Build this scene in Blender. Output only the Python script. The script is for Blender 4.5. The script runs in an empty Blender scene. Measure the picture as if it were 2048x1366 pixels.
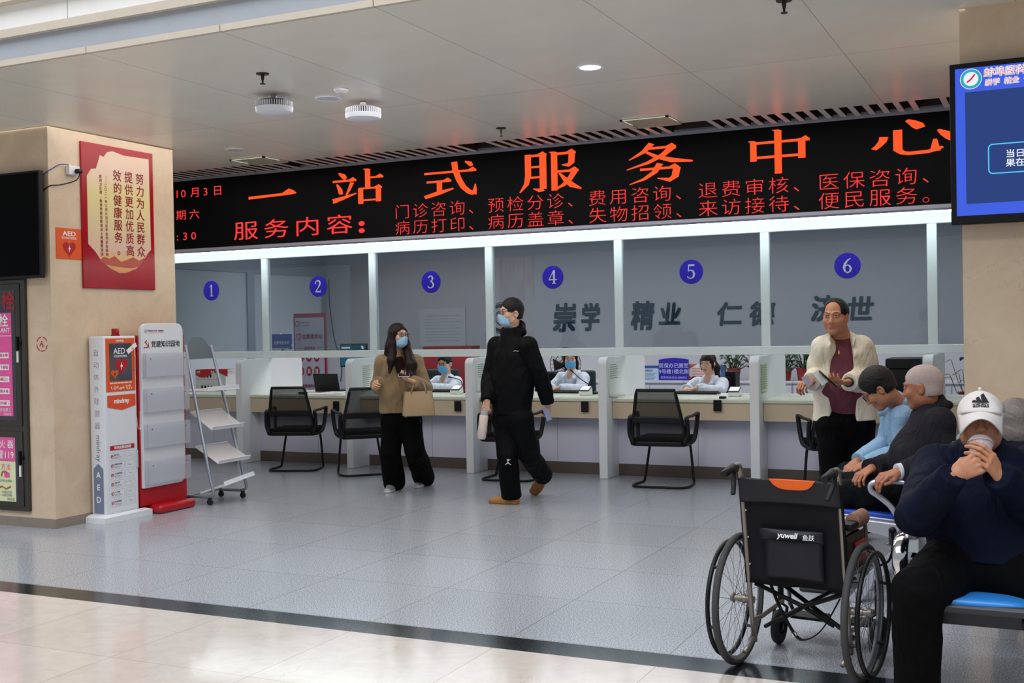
import bpy, bmesh, math, random
import numpy as np
from mathutils import Vector, Matrix
R_ = math.radians
C = bpy.context.scene.collection
SC = bpy.context.scene

WORLD, SKY, HALL, OFFICE, BACKL = 0.42, 2600, 110, 150, 45
STRIP, LEDS = 15.0, 1.25

# ------------------------------------------------------------------ camera
FL = 2282.41; YAW, PITCH, ROLL = 0.44284, -0.0111856, -0.018488
_f = np.array([-math.sin(YAW)*math.cos(PITCH), math.cos(YAW)*math.cos(PITCH), math.sin(PITCH)])
_r = np.array([math.cos(YAW), math.sin(YAW), 0.0]); _u = np.cross(_r, _f)
CR = math.cos(ROLL)*_r + math.sin(ROLL)*_u; CU = -math.sin(ROLL)*_r + math.cos(ROLL)*_u; CF = _f
EYE = np.array([0.0, 0.0, 1.5])
def ray(x, y): return CF + (x-1024)/FL*CR - (y-683)/FL*CU
def A(x, y, d): return EYE + d*ray(x, y)                    # the real point at depth d
def onz(x, y, z=0.0): d = ray(x, y); return EYE + (z-EYE[2])/d[2]*d
def ony(x, y, Y): d = ray(x, y); return EYE + Y/d[1]*d
def onx(x, y, X): d = ray(x, y); return EYE + X/d[0]*d
cam = bpy.data.cameras.new('camera'); co = bpy.data.objects.new('camera', cam); C.objects.link(co)
cam.sensor_width = 36.0; cam.lens = FL/2048*36.0; cam.clip_start = 0.05; cam.clip_end = 200
M4 = Matrix.Identity(4)
for i in range(3):
    M4[i][0] = CR[i]; M4[i][1] = CU[i]; M4[i][2] = -CF[i]; M4[i][3] = EYE[i]
co.matrix_world = M4
SC.camera = co
SC.view_settings.view_transform = 'Standard'; SC.view_settings.look = 'None'
SC.view_settings.exposure = 0.0; SC.view_settings.gamma = 1.0; SC.view_settings.use_curve_mapping = False

# ------------------------------------------------------------------ light
w = bpy.data.worlds.new('world'); SC.world = w; w.use_nodes = True
bg = w.node_tree.nodes['Background']; bg.inputs[0].default_value = (0.86, 0.93, 1.0, 1); bg.inputs[1].default_value = WORLD
def area(name, loc, rot, sx, sy, power, col=(1, 1, 1), spread=180):
    l = bpy.data.lights.new(name, 'AREA'); l.shape = 'RECTANGLE'; l.size = sx; l.size_y = sy
    l.energy = power; l.color = col; l.spread = R_(spread)
    o = bpy.data.objects.new(name, l); C.objects.link(o); o.location = loc; o.rotation_euler = rot
    return o
area('skylight', (-3.5, -3.8, 13.0), (R_(16), 0, 0), 18, 10, SKY, (0.95, 0.97, 1.0))
area('hall_fill_light', (-4.4, 7.7, 3.147), (0, 0, 0), 8, 2.4, HALL, (1.0, 0.97, 0.93))  # added fill for the hall; the ceiling has no such panel light
area('office_ceiling_light', (-4.8, 12.6, 2.74), (0, 0, 0), 9, 1.6, OFFICE, (0.97, 0.97, 1.0))
area('window_backlight', (-11.4, 13.0, 0.9), (0, R_(-90), 0), 1.6, 4.0, BACKL, (1.0, 0.99, 0.97))

# ------------------------------------------------------------------ materials
def lin(h):
    if isinstance(h, str):
        h = [int(h[i:i+2], 16)/255 for i in (0, 2, 4)]
        return tuple((c/12.92 if c <= 0.04045 else ((c+0.055)/1.055)**2.4) for c in h)
    return tuple(h)
_mc = {}
def mat(name, col, rough=0.5, metal=0.0, spec=0.5, var=0.06, scale=12.0, bump=0.0, bscale=60.0, alpha=None, trans=None, sheen=0.0, coat=0.0, sss=0.0, wr=0.0):
    if name in _mc: return _mc[name]
    m = bpy.data.materials.new(name); m.use_nodes = True; nt = m.node_tree; b = nt.nodes['Principled BSDF']
    c = lin(col)
    tc = nt.nodes.new('ShaderNodeTexCoord')
    n = nt.nodes.new('ShaderNodeTexNoise'); n.inputs['Scale'].default_value = scale; n.inputs['Detail'].default_value = 4
    nt.links.new(tc.outputs['Object'], n.inputs['Vector'])
    mx = nt.nodes.new('ShaderNodeMix'); mx.data_type = 'RGBA'
    mx.inputs[6].default_value = (*[max(0, v*(1-var)) for v in c], 1); mx.inputs[7].default_value = (*[min(1, v*(1+var)) for v in c], 1)
    nt.links.new(n.outputs['Fac'], mx.inputs[0]); nt.links.new(mx.outputs[2], b.inputs['Base Color'])
    b.inputs['Roughness'].default_value = rough; b.inputs['Metallic'].default_value = metal
    b.inputs['Specular IOR Level'].default_value = spec
    b.inputs['Sheen Weight'].default_value = sheen; b.inputs['Coat Weight'].default_value = coat
    if sss: b.inputs['Subsurface Weight'].default_value = sss; b.inputs['Subsurface Radius'].default_value = (0.01, 0.004, 0.002); b.inputs['Subsurface Scale'].default_value = 1
    if bump:
        n2 = nt.nodes.new('ShaderNodeTexNoise'); n2.inputs['Scale'].default_value = bscale; n2.inputs['Detail'].default_value = 3
        nt.links.new(tc.outputs['Object'], n2.inputs['Vector'])
        bp = nt.nodes.new('ShaderNodeBump'); bp.inputs['Strength'].default_value = bump; bp.inputs['Distance'].default_value = 0.01
        nt.links.new(n2.outputs['Fac'], bp.inputs['Height']); nt.links.new(bp.outputs[0], b.inputs['Normal'])
    if wr:
        n3 = nt.nodes.new('ShaderNodeTexNoise'); n3.inputs['Scale'].default_value = 6.5; n3.inputs['Detail'].default_value = 2.5; n3.inputs['Distortion'].default_value = 1.6; n3.inputs['Roughness'].default_value = 0.42
        mp = nt.nodes.new('ShaderNodeMapping'); mp.inputs['Rotation'].default_value = (0.4, 0.5, 0.3); mp.inputs['Scale'].default_value = (1.0, 1.0, 0.55)
        nt.links.new(tc.outputs['Object'], mp.inputs[0]); nt.links.new(mp.outputs[0], n3.inputs['Vector'])
        b3 = nt.nodes.new('ShaderNodeBump'); b3.inputs['Strength'].default_value = wr; b3.inputs['Distance'].default_value = 0.06
        nt.links.new(n3.outputs['Fac'], b3.inputs['Height'])
        if bump: nt.links.new(bp.outputs[0], b3.inputs['Normal'])
        nt.links.new(b3.outputs[0], b.inputs['Normal'])
    if alpha is not None: b.inputs['Alpha'].default_value = alpha
    if trans is not None: b.inputs['Transmission Weight'].default_value = trans
    _mc[name] = m; return m
def emit(name, col, s=1.0, spec=0.0):
    if name in _mc: return _mc[name]
    m = bpy.data.materials.new(name); m.use_nodes = True; nt = m.node_tree; b = nt.nodes['Principled BSDF']
    c = lin(col); b.inputs['Base Color'].default_value = (0.01, 0.01, 0.012, 1); b.inputs['Roughness'].default_value = 0.2
    b.inputs['Specular IOR Level'].default_value = spec
    b.inputs['Emission Color'].default_value = (*c, 1); b.inputs['Emission Strength'].default_value = s
    tc = nt.nodes.new('ShaderNodeTexCoord'); n = nt.nodes.new('ShaderNodeTexNoise'); n.inputs['Scale'].default_value = 900
    nt.links.new(tc.outputs['Object'], n.inputs['Vector']); mr = nt.nodes.new('ShaderNodeMapRange')
    mr.inputs[3].default_value = s*0.97; mr.inputs[4].default_value = s*1.03
    nt.links.new(n.outputs['Fac'], mr.inputs[0]); nt.links.new(mr.outputs[0], b.inputs['Emission Strength'])
    _mc[name] = m; return m
def glass(name, tint, gloss=0.10, rough=0.02):
    if name in _mc: return _mc[name]
    m = bpy.data.materials.new(name); m.use_nodes = True; nt = m.node_tree; nt.nodes.clear()
    out = nt.nodes.new('ShaderNodeOutputMaterial'); t = nt.nodes.new('ShaderNodeBsdfTransparent'); t.inputs[0].default_value = (*tint, 1)
    g = nt.nodes.new('ShaderNodeBsdfGlossy'); g.inputs['Roughness'].default_value = rough; g.inputs[0].default_value = (0.9, 0.95, 1, 1)
    fr = nt.nodes.new('ShaderNodeFresnel'); fr.inputs[0].default_value = 1.45
    ad = nt.nodes.new('ShaderNodeMath'); ad.operation = 'MULTIPLY_ADD'; ad.inputs[1].default_value = 1.0; ad.inputs[2].default_value = gloss-0.04
    mx = nt.nodes.new('ShaderNodeMixShader'); nt.links.new(fr.outputs[0], ad.inputs[0]); nt.links.new(ad.outputs[0], mx.inputs[0])
    nt.links.new(t.outputs[0], mx.inputs[1]); nt.links.new(g.outputs[0], mx.inputs[2]); nt.links.new(mx.outputs[0], out.inputs[0])
    _mc[name] = m; return m
def seethru(name, col, op, rough=0.6):
    """woven mesh or acrylic: part of the surface is open"""
    if name in _mc: return _mc[name]
    m = bpy.data.materials.new(name); m.use_nodes = True; nt = m.node_tree; b = nt.nodes['Principled BSDF']
    b.inputs['Base Color'].default_value = (*lin(col), 1); b.inputs['Roughness'].default_value = rough; b.inputs['Alpha'].default_value = op
    _mc[name] = m; return m

# ------------------------------------------------------------------ mesh builder
WM = {}
_fc = {}
def font_mesh(s, bold):
    k = (s, bold)
    if k not in _fc:
        cu = bpy.data.curves.new('lettering', 'FONT'); cu.body = s; cu.size = 1.0; cu.offset = bold; cu.resolution_u = 3
        o = bpy.data.objects.new('lettering', cu); C.objects.link(o)
        bpy.context.view_layer.update()
        me = bpy.data.meshes.new_from_object(o.evaluated_get(bpy.context.evaluated_depsgraph_get()))
        v = [(p.co.x, p.co.y) for p in me.vertices]; f = [tuple(p.vertices) for p in me.polygons]
        bpy.data.objects.remove(o); bpy.data.curves.remove(cu); bpy.data.meshes.remove(me)
        _fc[k] = (v, f)
    return _fc[k]
def V3(a): return Vector((float(a[0]), float(a[1]), float(a[2])))
def smooth_path(pts, n=6, closed=False):
    P = [V3(p) for p in pts]; out = []; L = len(P)
    for i in range(L if closed else L-1):
        g = (lambda j: P[j % L]) if closed else (lambda j: P[min(max(j, 0), L-1)])
        p0, p1, p2, p3 = g(i-1), g(i), g(i+1), g(i+2)
        for k in range(n):
            t = k/n
            out.append(0.5*((2*p1)+(p2-p0)*t+(2*p0-5*p1+4*p2-p3)*t*t+(3*p1-p0-3*p2+p3)*t**3))
    if not closed: out.append(P[-1])
    return out
class MB:
    def __init__(s, M=None): s.v = []; s.f = []; s.mi = []; s.M = M or Matrix.Identity(4); s.cur = 0
    def add(s, vs, fs, M=None):
        n = len(s.v); T = s.M @ M if M is not None else s.M
        s.v += [T @ V3(p) for p in vs]; s.f += [tuple(n+i for i in f) for f in fs]; s.mi += [s.cur]*len(fs); return s
    def box(s, x0, x1, y0, y1, z0, z1, M=None):
        return s.add([(x, y, z) for z in (z0, z1) for y in (y0, y1) for x in (x0, x1)],
                     [(0, 2, 3, 1), (4, 5, 7, 6), (0, 1, 5, 4), (2, 6, 7, 3), (0, 4, 6, 2), (1, 3, 7, 5)], M)
    def rbox(s, x0, x1, y0, y1, z0, z1, r=0.01, seg=2, M=None):
        bm = bmesh.new(); bmesh.ops.create_cube(bm, size=1)
        for v in bm.verts: v.co = Vector(((x0+x1)/2+v.co.x*(x1-x0), (y0+y1)/2+v.co.y*(y1-y0), (z0+z1)/2+v.co.z*(z1-z0)))
        bmesh.ops.bevel(bm, geom=bm.edges[:], offset=r, segments=seg, affect='EDGES', profile=0.5)
        bm.verts.index_update(); s.add([v.co for v in bm.verts], [tuple(v.index for v in f.verts) for f in bm.faces], M); bm.free(); return s
    def quad(s, a, b, c, d): return s.add([a, b, c, d], [(0, 1, 2, 3)])
    def poly(s, pts): return s.add(pts, [tuple(range(len(pts)))])
    def tube(s, path, r, n=8, closed=False, cap=True, flat=None):
        P = [V3(p) for p in path]; L = len(P); rr = r if hasattr(r, '__len__') else [r]*L
        vs, fs = [], []; prev = None
        for i in range(L):
            a = P[i-1] if (i > 0 or closed) else P[i]; b = P[(i+1) % L] if (i < L-1 or closed) else P[i]
            t = (b-a)
            t = t.normalized() if t.length > 1e-9 else Vector((0, 0, 1))
            if prev is None:
                up = Vector((0, 0, 1)) if abs(t.z) < 0.9 else Vector((0, 1, 0)); nx = t.cross(up).normalized()
            else: nx = (prev - t*prev.dot(t)).normalized()
            prev = nx; ny = t.cross(nx)
            fx, fy = flat or (1, 1)
            for k in range(n):
                an = 2*math.pi*k/n; vs.append(P[i]+rr[i]*(math.cos(an)*fx*nx+math.sin(an)*fy*ny))
        for i in range(L if closed else L-1):
            j = (i+1) % L
            for k in range(n): fs.append((i*n+k, i*n+(k+1) % n, j*n+(k+1) % n, j*n+k))
        if cap and not closed: fs.append(tuple(range(n-1, -1, -1))); fs.append(tuple((L-1)*n+k for k in range(n)))
        return s.add(vs, fs)
    def cyl(s, p0, p1, r0, r1=None, n=16): return s.tube([p0, p1], [r0, r0 if r1 is None else r1], n)
    def lathe(s, prof, c=(0, 0, 0), n=24, axis='Z', M=None, cap=True):
        vs, fs = [], []
        for (r, z) in prof:
            for k in range(n):
                a = 2*math.pi*k/n; x, y = r*math.cos(a), r*math.sin(a)
                p = (x, y, z) if axis == 'Z' else ((z, x, y) if axis == 'X' else (y, z, x))
                vs.append((p[0]+c[0], p[1]+c[1], p[2]+c[2]))
        for i in range(len(prof)-1):
            for k in range(n): fs.append((i*n+k, i*n+(k+1) % n, (i+1)*n+(k+1) % n, (i+1)*n+k))
        if cap: fs.append(tuple(range(n-1, -1, -1))); fs.append(tuple((len(prof)-1)*n+k for k in range(n)))
        return s.add(vs, fs, M)
    def ball(s, c, r, n=16, m=10, M=None):
        r = r if hasattr(r, '__len__') else (r, r, r); vs, fs = [], []
        for i in range(m+1):
            th = math.pi*i/m
            for k in range(n):
                a = 2*math.pi*k/n; vs.append((c[0]+r[0]*math.sin(th)*math.cos(a), c[1]+r[1]*math.sin(th)*math.sin(a), c[2]+r[2]*math.cos(th)))
        for i in range(m):
            for k in range(n): fs.append((i*n+k, (i+1)*n+k, (i+1)*n+(k+1) % n, i*n+(k+1) % n))
        return s.add(vs, fs, M)
    def prism(s, pts, d):
        """closed outline of 3D points pushed along vector d"""
        P = [V3(p) for p in pts]; D = V3(d); n = len(P)
        fs = [tuple(range(n-1, -1, -1)), tuple(range(n, 2*n))]+[(i, (i+1) % n, n+(i+1) % n, n+i) for i in range(n)]
        return s.add(P+[p+D for p in P], fs)
    def text(s, t, p, right=(1, 0, 0), up=(0, 0, 1), size=0.1, bold=0.0, xs=1.0, align='L', shear=0.0, pitch=None):
        p, rt, u = V3(p), V3(right).normalized(), V3(up).normalized()
        if pitch:
            for i, ch in enumerate(t):
                if ch != ' ': s.text(ch, p+rt*pitch*i, rt, u, size, bold, xs)
            return s
        if bold > 0 and any(ord(c) > 0x2e80 for c in t):   # heavier strokes for dense characters
            w0 = max(a[0] for a in font_mesh(t, 0.0)[0]); dx = {'L': 0, 'C': -w0/2, 'R': -w0}[align]*size*xs
            nn = rt.cross(u)
            for i_, (ox, oz) in enumerate(((-0.5, -0.5), (0.5, -0.5), (-0.5, 0.5), (0.5, 0.5))): s.text(t, p+rt*(dx+ox*bold*1.6*size)+u*(oz*bold*1.6*size)+nn*(0.00035*i_), rt, u, size, 0.0, xs, 'L', shear)
            return s
        v, f = font_mesh(t, bold); x0 = min(a[0] for a in v); x1 = max(a[0] for a in v)
        off = {'L': 0, 'C': -(x0+x1)/2, 'R': -x1}[align]
        return s.add([p+rt*((a[0]+off+shear*a[1])*size*xs)+u*(a[1]*size) for a in v], f)
    def ring(s, c, right, up, r0, r1, n=40, a0=0, a1=360):
        c, rt, u = V3(c), V3(right), V3(up); vs = []
        for k in range(n+1):
            a = R_(a0+(a1-a0)*k/n); e = rt*math.cos(a)+u*math.sin(a); vs += [c+e*r0, c+e*r1]
        return s.add(vs, [(2*k, 2*k+1, 2*k+3, 2*k+2) for k in range(n)])
    def disc(s, c, right, up, r, n=40, ry=None):
        c, rt, u = V3(c), V3(right), V3(up); ry = ry or r
        return s.poly([c+rt*r*math.cos(2*math.pi*k/n)+u*ry*math.sin(2*math.pi*k/n) for k in range(n)])
    def build(s, name, ms, parent=None, smooth=None, bevel=0, local=False, origin=None, ang=40):
        me = bpy.data.meshes.new(name); vs = s.v
        o = bpy.data.objects.new(name, me)
        if parent is not None:
            o.parent = parent; PM = WM.get(parent.name, Matrix.Identity(4)); WM[o.name] = PM
            if not local:
                inv = PM.inverted(); vs = [inv @ p for p in vs]
        elif not local:
            a = [min(p[i] for p in vs) for i in range(3)]; b = [max(p[i] for p in vs) for i in range(3)]
            og = V3(origin) if origin is not None else Vector(((a[0]+b[0])/2, (a[1]+b[1])/2, a[2]))
            o.location = og; WM[o.name] = Matrix.Translation(og); vs = [p-og for p in vs]
        me.from_pydata([tuple(p) for p in vs], [], s.f)
        ms = ms if isinstance(ms, (list, tuple)) else [ms]
        for m in ms: me.materials.append(m)
        if len(ms) > 1: me.polygons.foreach_set('material_index', s.mi)
        if smooth is True: me.polygons.foreach_set('use_smooth', [True]*len(me.polygons))
        elif smooth == 'auto':
            me.polygons.foreach_set('use_smooth', [True]*len(me.polygons)); me.set_sharp_from_angle(angle=R_(ang))
        me.update(); C.objects.link(o)
        if bevel:
            b = o.modifiers.new('bevel', 'BEVEL'); b.width = bevel; b.segments = 2; b.limit_method = 'ANGLE'
        return o
def mb(): return MB()
def tag(o, label, cat, group=None):
    o['label'] = label; o['category'] = cat
    if group: o['group'] = group
    return o
def thing(name, label, cat, loc, rz=0.0, group=None):
    o = bpy.data.objects.new(name, None); C.objects.link(o); o.empty_display_size = 0.1
    o.location = V3(loc); o.rotation_euler = (0, 0, rz)
    WM[o.name] = Matrix.Translation(V3(loc)) @ Matrix.Rotation(rz, 4, 'Z')
    return tag(o, label, cat, group)
def struct(o): o['kind'] = 'structure'; return o
def kids(o): return [c for c in bpy.data.objects if c.parent == o]
def copy_tree(o, parent=None):
    c = o.copy(); C.objects.link(c)
    if parent is not None: c.parent = parent
    for ch in kids(o): copy_tree(ch, c)
    return c
def dup(root, loc, rz, label, group=None):
    c = copy_tree(root); c.location = V3(loc); c.rotation_euler = (0, 0, rz); c['label'] = label
    if group: c['group'] = group
    return c
# ================================================================== the setting
def tile_mat(name, c1, c2, speck, mortar, rough, gx=0.8, ox=0.0, gy=0.8, oy=0.2, lw=0.0016, marble=False, wav=0.0):
    m = bpy.data.materials.new(name); m.use_nodes = True; nt = m.node_tree; b = nt.nodes['Principled BSDF']; L = nt.links.new
    def N(t, **k):
        n = nt.nodes.new(t)
        for a, v in k.items(): setattr(n, a, v)
        return n
    def mth(op, a, bv=None):
        n = N('ShaderNodeMath', operation=op)
        for i, x in enumerate((a, bv)):
            if x is None: continue
            if isinstance(x, (int, float)): n.inputs[i].default_value = x
            else: L(x, n.inputs[i])
        return n.outputs[0]
    tc = N('ShaderNodeTexCoord'); sx = N('ShaderNodeSeparateXYZ'); L(tc.outputs['Object'], sx.inputs[0])
    ux = mth('DIVIDE', mth('SUBTRACT', sx.outputs[0], ox), gx); uy = mth('DIVIDE', mth('SUBTRACT', sx.outputs[1], oy), gy)
    def line(u, g): return mth('LESS_THAN', mth('ABSOLUTE', mth('SUBTRACT', mth('FRACT', mth('ADD', u, 0.5)), 0.5)), lw/g)
    ln = mth('MAXIMUM', line(ux, gx), line(uy, gy))
    cb = N('ShaderNodeCombineXYZ'); L(mth('FLOOR', ux), cb.inputs[0]); L(mth('FLOOR', uy), cb.inputs[1])
    wn = N('ShaderNodeTexWhiteNoise', noise_dimensions='3D'); L(cb.outputs[0], wn.inputs['Vector'])
    n1 = N('ShaderNodeTexNoise'); n1.inputs['Scale'].default_value = speck; n1.inputs['Detail'].default_value = 2 if not marble else 9
    n1.inputs['Roughness'].default_value = 0.7
    if marble: n1.inputs['Distortion'].default_value = 1.3
    L(tc.outputs['Object'], n1.inputs['Vector'])
    cr = N('ShaderNodeValToRGB'); e = cr.color_ramp.elements
    e[0].position, e[1].position = (0.36, 0.64) if not marble else (0.3, 0.7)
    e[0].color = (*lin(c1), 1); e[1].color = (*lin(c2), 1); L(n1.outputs['Fac'], cr.inputs[0])
    mv = N('ShaderNodeMix', data_type='RGBA', blend_type='MULTIPLY'); mv.inputs[0].default_value = 1.0
    vr = N('ShaderNodeMapRange'); vr.inputs[3].default_value = 0.965; vr.inputs[4].default_value = 1.03; L(wn.outputs[0], vr.inputs[0])
    L(cr.outputs[0], mv.inputs[6]); L(vr.outputs[0], mv.inputs[7])
    last = mv.outputs[2]
    if marble:
        vn = N('ShaderNodeTexNoise'); vn.inputs['Scale'].default_value = 0.9; vn.inputs['Detail'].default_value = 6; vn.inputs['Distortion'].default_value = 2.5
        L(tc.outputs['Object'], vn.inputs['Vector'])
        vein = mth('LESS_THAN', mth('ABSOLUTE', mth('SUBTRACT', vn.outputs['Fac'], 0.5)), 0.0016)
        v2 = N('ShaderNodeMix', data_type='RGBA'); v2.inputs[7].default_value = (*lin('a39a93'), 1)
        L(mth('MULTIPLY', vein, 0.35), v2.inputs[0]); L(last, v2.inputs[6]); last = v2.outputs[2]
    ml = N('ShaderNodeMix', data_type='RGBA'); ml.inputs[7].default_value = (*lin(mortar), 1)
    L(ln, ml.inputs[0]); L(last, ml.inputs[6]); L(ml.outputs[2], b.inputs['Base Color'])
    rn = N('ShaderNodeTexNoise'); rn.inputs['Scale'].default_value = 3.0; L(tc.outputs['Object'], rn.inputs['Vector'])
    rr = N('ShaderNodeMapRange'); rr.inputs[3].default_value = rough*0.8; rr.inputs[4].default_value = rough*1.2
    L(rn.outputs['Fac'], rr.inputs[0]); L(rr.outputs[0], b.inputs['Roughness'])
    if wav:
        bn = N('ShaderNodeTexNoise'); bn.inputs['Scale'].default_value = 2.2; L(tc.outputs['Object'], bn.inputs['Vector'])
        bp = N('ShaderNodeBump'); bp.inputs['Strength'].default_value = wav; bp.inputs['Distance'].default_value = 0.02
        L(bn.outputs['Fac'], bp.inputs['Height']); L(bp.outputs[0], b.inputs['Normal'])
    return m
granite = tile_mat('grey granite tile', '62666d', 'c6cbd4', 150, '5b5d60', 0.19)
marble = tile_mat('cream marble tile', 'c6bbb2', 'd4cac2', 5.0, '9d9288', 0.12, oy=3.99, marble=True, wav=0.004)
black_stone = mat('black stone', '1b2124', 0.16, var=0.3, scale=90)
O0 = (0, 0, 0)
struct(mb().box(-14, 6, 4.99, 16, -0.1, 0).build('floor', granite, origin=O0))
struct(mb().box(-14, 6, -6, 4.79, -0.1, 0).build('floor_marble', marble, origin=O0))
struct(mb().box(-14, 6, 4.79, 4.99, -0.1, 0).build('trim_1', black_stone, origin=O0))

# ceiling of white panels
def ceil_mat():
    m = tile_mat('white ceiling panel', 'e2e1d6', 'e7e6db', 2.0, '8d8b86', 0.32, gx=0.983, ox=-1.14, gy=2.26, oy=5.0, lw=0.0022, wav=0.03)
    return m
ceil_m = ceil_mat()
struct(mb().box(-14, 6, 5.0, 9.04, 3.153, 3.30).build('ceiling', ceil_m, origin=O0))
beige_tr = mat('beige ceiling lip', 'c9bfb0', 0.4)
blue_tr = mat('blue grey bulkhead', 'a3a9b2', 0.45)
white_tr = mat('white fascia', 'efefec', 0.4)
def strip(name, m, y0, y1, z0, z1, joints=None):
    b = mb()
    xs = [-14]+(joints or [])+[6]
    for i in range(len(xs)-1): b.box(xs[i]+(0.003 if i else 0), xs[i+1]-(0.003 if i < len(xs)-2 else 0), y0, y1, z0, z1)
    return struct(b.build(name, m, origin=O0))
cj = [-1.14-0.983*k for k in range(12)][::-1]
strip('trim_2', beige_tr, 4.975, 4.999, 3.153, 3.19, cj)
strip('trim_3', blue_tr, 4.985, 5.10, 3.19, 3.315)
strip('trim_4', beige_tr, 4.95, 5.10, 3.315, 3.365)
strip('trim_5', white_tr, 4.965, 5.10, 3.365, 3.51, [-5.2, -2.2])
strip('trim_6', beige_tr, 4.90, 5.10, 3.51, 3.55)
strip('trim_7', white_tr, 4.965, 5.10, 3.55, 4.4)
# open slats between ceiling and sign
slat_m = mat('white ceiling slat', 'e6e3dc', 0.35)
brown_s = mat('brown slat side and dark cover', '2c211d', 0.6)
b = mb(); x = -10.4
while x < 1.0:
    if not any(g0 < x < g1 for g0, g1 in ((-2.86, -2.62), (-4.84, -4.62), (-6.84, -6.64), (-0.94, -0.75))):
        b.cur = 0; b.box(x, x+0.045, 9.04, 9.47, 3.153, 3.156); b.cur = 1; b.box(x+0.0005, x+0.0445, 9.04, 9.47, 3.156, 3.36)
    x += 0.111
b.cur = 1; b.box(-14, 6, 9.04, 9.48, 3.36, 3.37); b.box(-14, 6, 9.47, 9.48, 3.18, 3.36)  # dark cover added over and behind the slats to keep the gaps dark
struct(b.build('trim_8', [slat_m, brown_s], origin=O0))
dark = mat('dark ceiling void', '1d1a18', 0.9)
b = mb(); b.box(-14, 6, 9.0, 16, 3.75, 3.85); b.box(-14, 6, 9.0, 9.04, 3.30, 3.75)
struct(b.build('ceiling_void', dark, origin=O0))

# stone pillars
def stone(name, c1, c2):
    m = tile_mat(name, c1, c2, 3.2, '8a7660', 0.30, gx=40, ox=20.3, gy=40, oy=20.3, marble=True)
    nt = m.node_tree
    sx = [n for n in nt.nodes if n.type == 'SEPXYZ'][0]
    # joints run level: use height instead of depth
    ln = [l for l in nt.links if l.from_node == sx and l.from_socket.name == 'Y'][0]; tgt = ln.to_socket; nt.links.remove(ln)
    nt.links.new(sx.outputs[2], tgt)
    sub = tgt.node; sub.inputs[1].default_value = 0.009
    div = sub.outputs[0].links[0].to_node; div.inputs[1].default_value = 0.784
    return m
st = stone('beige stone', 'cdb498', 'dcc6ab')
def pillar(name, x0, x1, y0, y1, side):
    p = struct(mb().box(x0, x1, y0, y1, 0, 3.153).build(name, st, origin=O0))
    bs = struct(mb().box(x0-0.006, x1+0.006, y0-0.006, y1+0.006, 0, 0.075).build('baseboard_'+side, mat('brown grey skirting', '8a7d72', 0.35, var=0.15), origin=O0))
    return p
pillar('pillar_left', -9.4, -7.06, 6.51, 7.91, 'left')
pillar('pillar_right', -0.43, 0.99, 6.51, 7.91, 'right')

# side walls of the hall
wallp = mat('pale wall paint', 'c9c8c6', 0.6)
struct(mb().box(-14.1, -14, 5.0, 16, 0, 3.75).build('wall_left', wallp, origin=O0))
struct(mb().box(6, 6.1, 5.0, 16, 0, 3.75).build('wall_right', wallp, origin=O0))

# office behind the counter
office_w = mat('office wall paint', 'b4b5bb', 0.6, var=0.04, scale=2)
struct(mb().box(-10.2, 6, 14.5, 14.6, 0, 2.86).build('wall_back', office_w, origin=O0))
struct(mb().box(-14, 6, 11.13, 14.6, 2.8, 2.86).build('ceiling_office', mat('office ceiling', 'd8d8d8', 0.6), origin=O0))
fr_m = mat('white aluminium', 'e6eef0', 0.38, var=0.02)
struct(mb().box(-14, 6, 11.05, 11.13, 2.525, 3.75).build('wall_front', mat('header panel', 'c8cbd0', 0.5), origin=O0))
# frosted partition along the left of the office
part_t = mat('grey partition frame', '8f98a2', 0.4)
fm = bpy.data.materials.new('frosted glass'); fm.use_nodes = True
_b = fm.node_tree.nodes['Principled BSDF']; _b.inputs['Base Color'].default_value = (*lin('c6ccd2'), 1); _b.inputs['Roughness'].default_value = 0.5
_o = [n for n in fm.node_tree.nodes if n.type == 'OUTPUT_MATERIAL'][0]
_t = fm.node_tree.nodes.new('ShaderNodeBsdfTranslucent'); _t.inputs[0].default_value = (*lin('d3d8dd'), 1)
_n = fm.node_tree.nodes.new('ShaderNodeTexNoise'); _n.inputs['Scale'].default_value = 1.2
_r = fm.node_tree.nodes.new('ShaderNodeMapRange'); _r.inputs[3].default_value = 0.5; _r.inputs[4].default_value = 0.62
_m = fm.node_tree.nodes.new('ShaderNodeMixShader')
fm.node_tree.links.new(_n.outputs['Fac'], _r.inputs[0]); fm.node_tree.links.new(_r.outputs[0], _m.inputs[0])
fm.node_tree.links.new(_b.outputs[0], _m.inputs[1]); fm.node_tree.links.new(_t.outputs[0], _m.inputs[2]); fm.node_tree.links.new(_m.outputs[0], _o.inputs[0])
b = mb(); b.box(-10.05, -9.99, 11.13, 14.5, 2.34, 2.8); b.box(-10.05, -9.99, 12.62, 12.77, 0, 2.34); b.box(-10.05, -9.99, 14.40, 14.5, 0, 2.34); b.box(-10.05, -9.99, 11.13, 14.4, 0, 0.12)
wl = struct(b.build('wall_partition', part_t, origin=O0))
b = mb(); b.box(-10.03, -10.015, 11.13, 12.62, 0.12, 2.34); b.box(-10.03, -10.015, 12.77, 14.4, 0.12, 2.34)
pp = b.build('pane', fm, wl)
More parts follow.
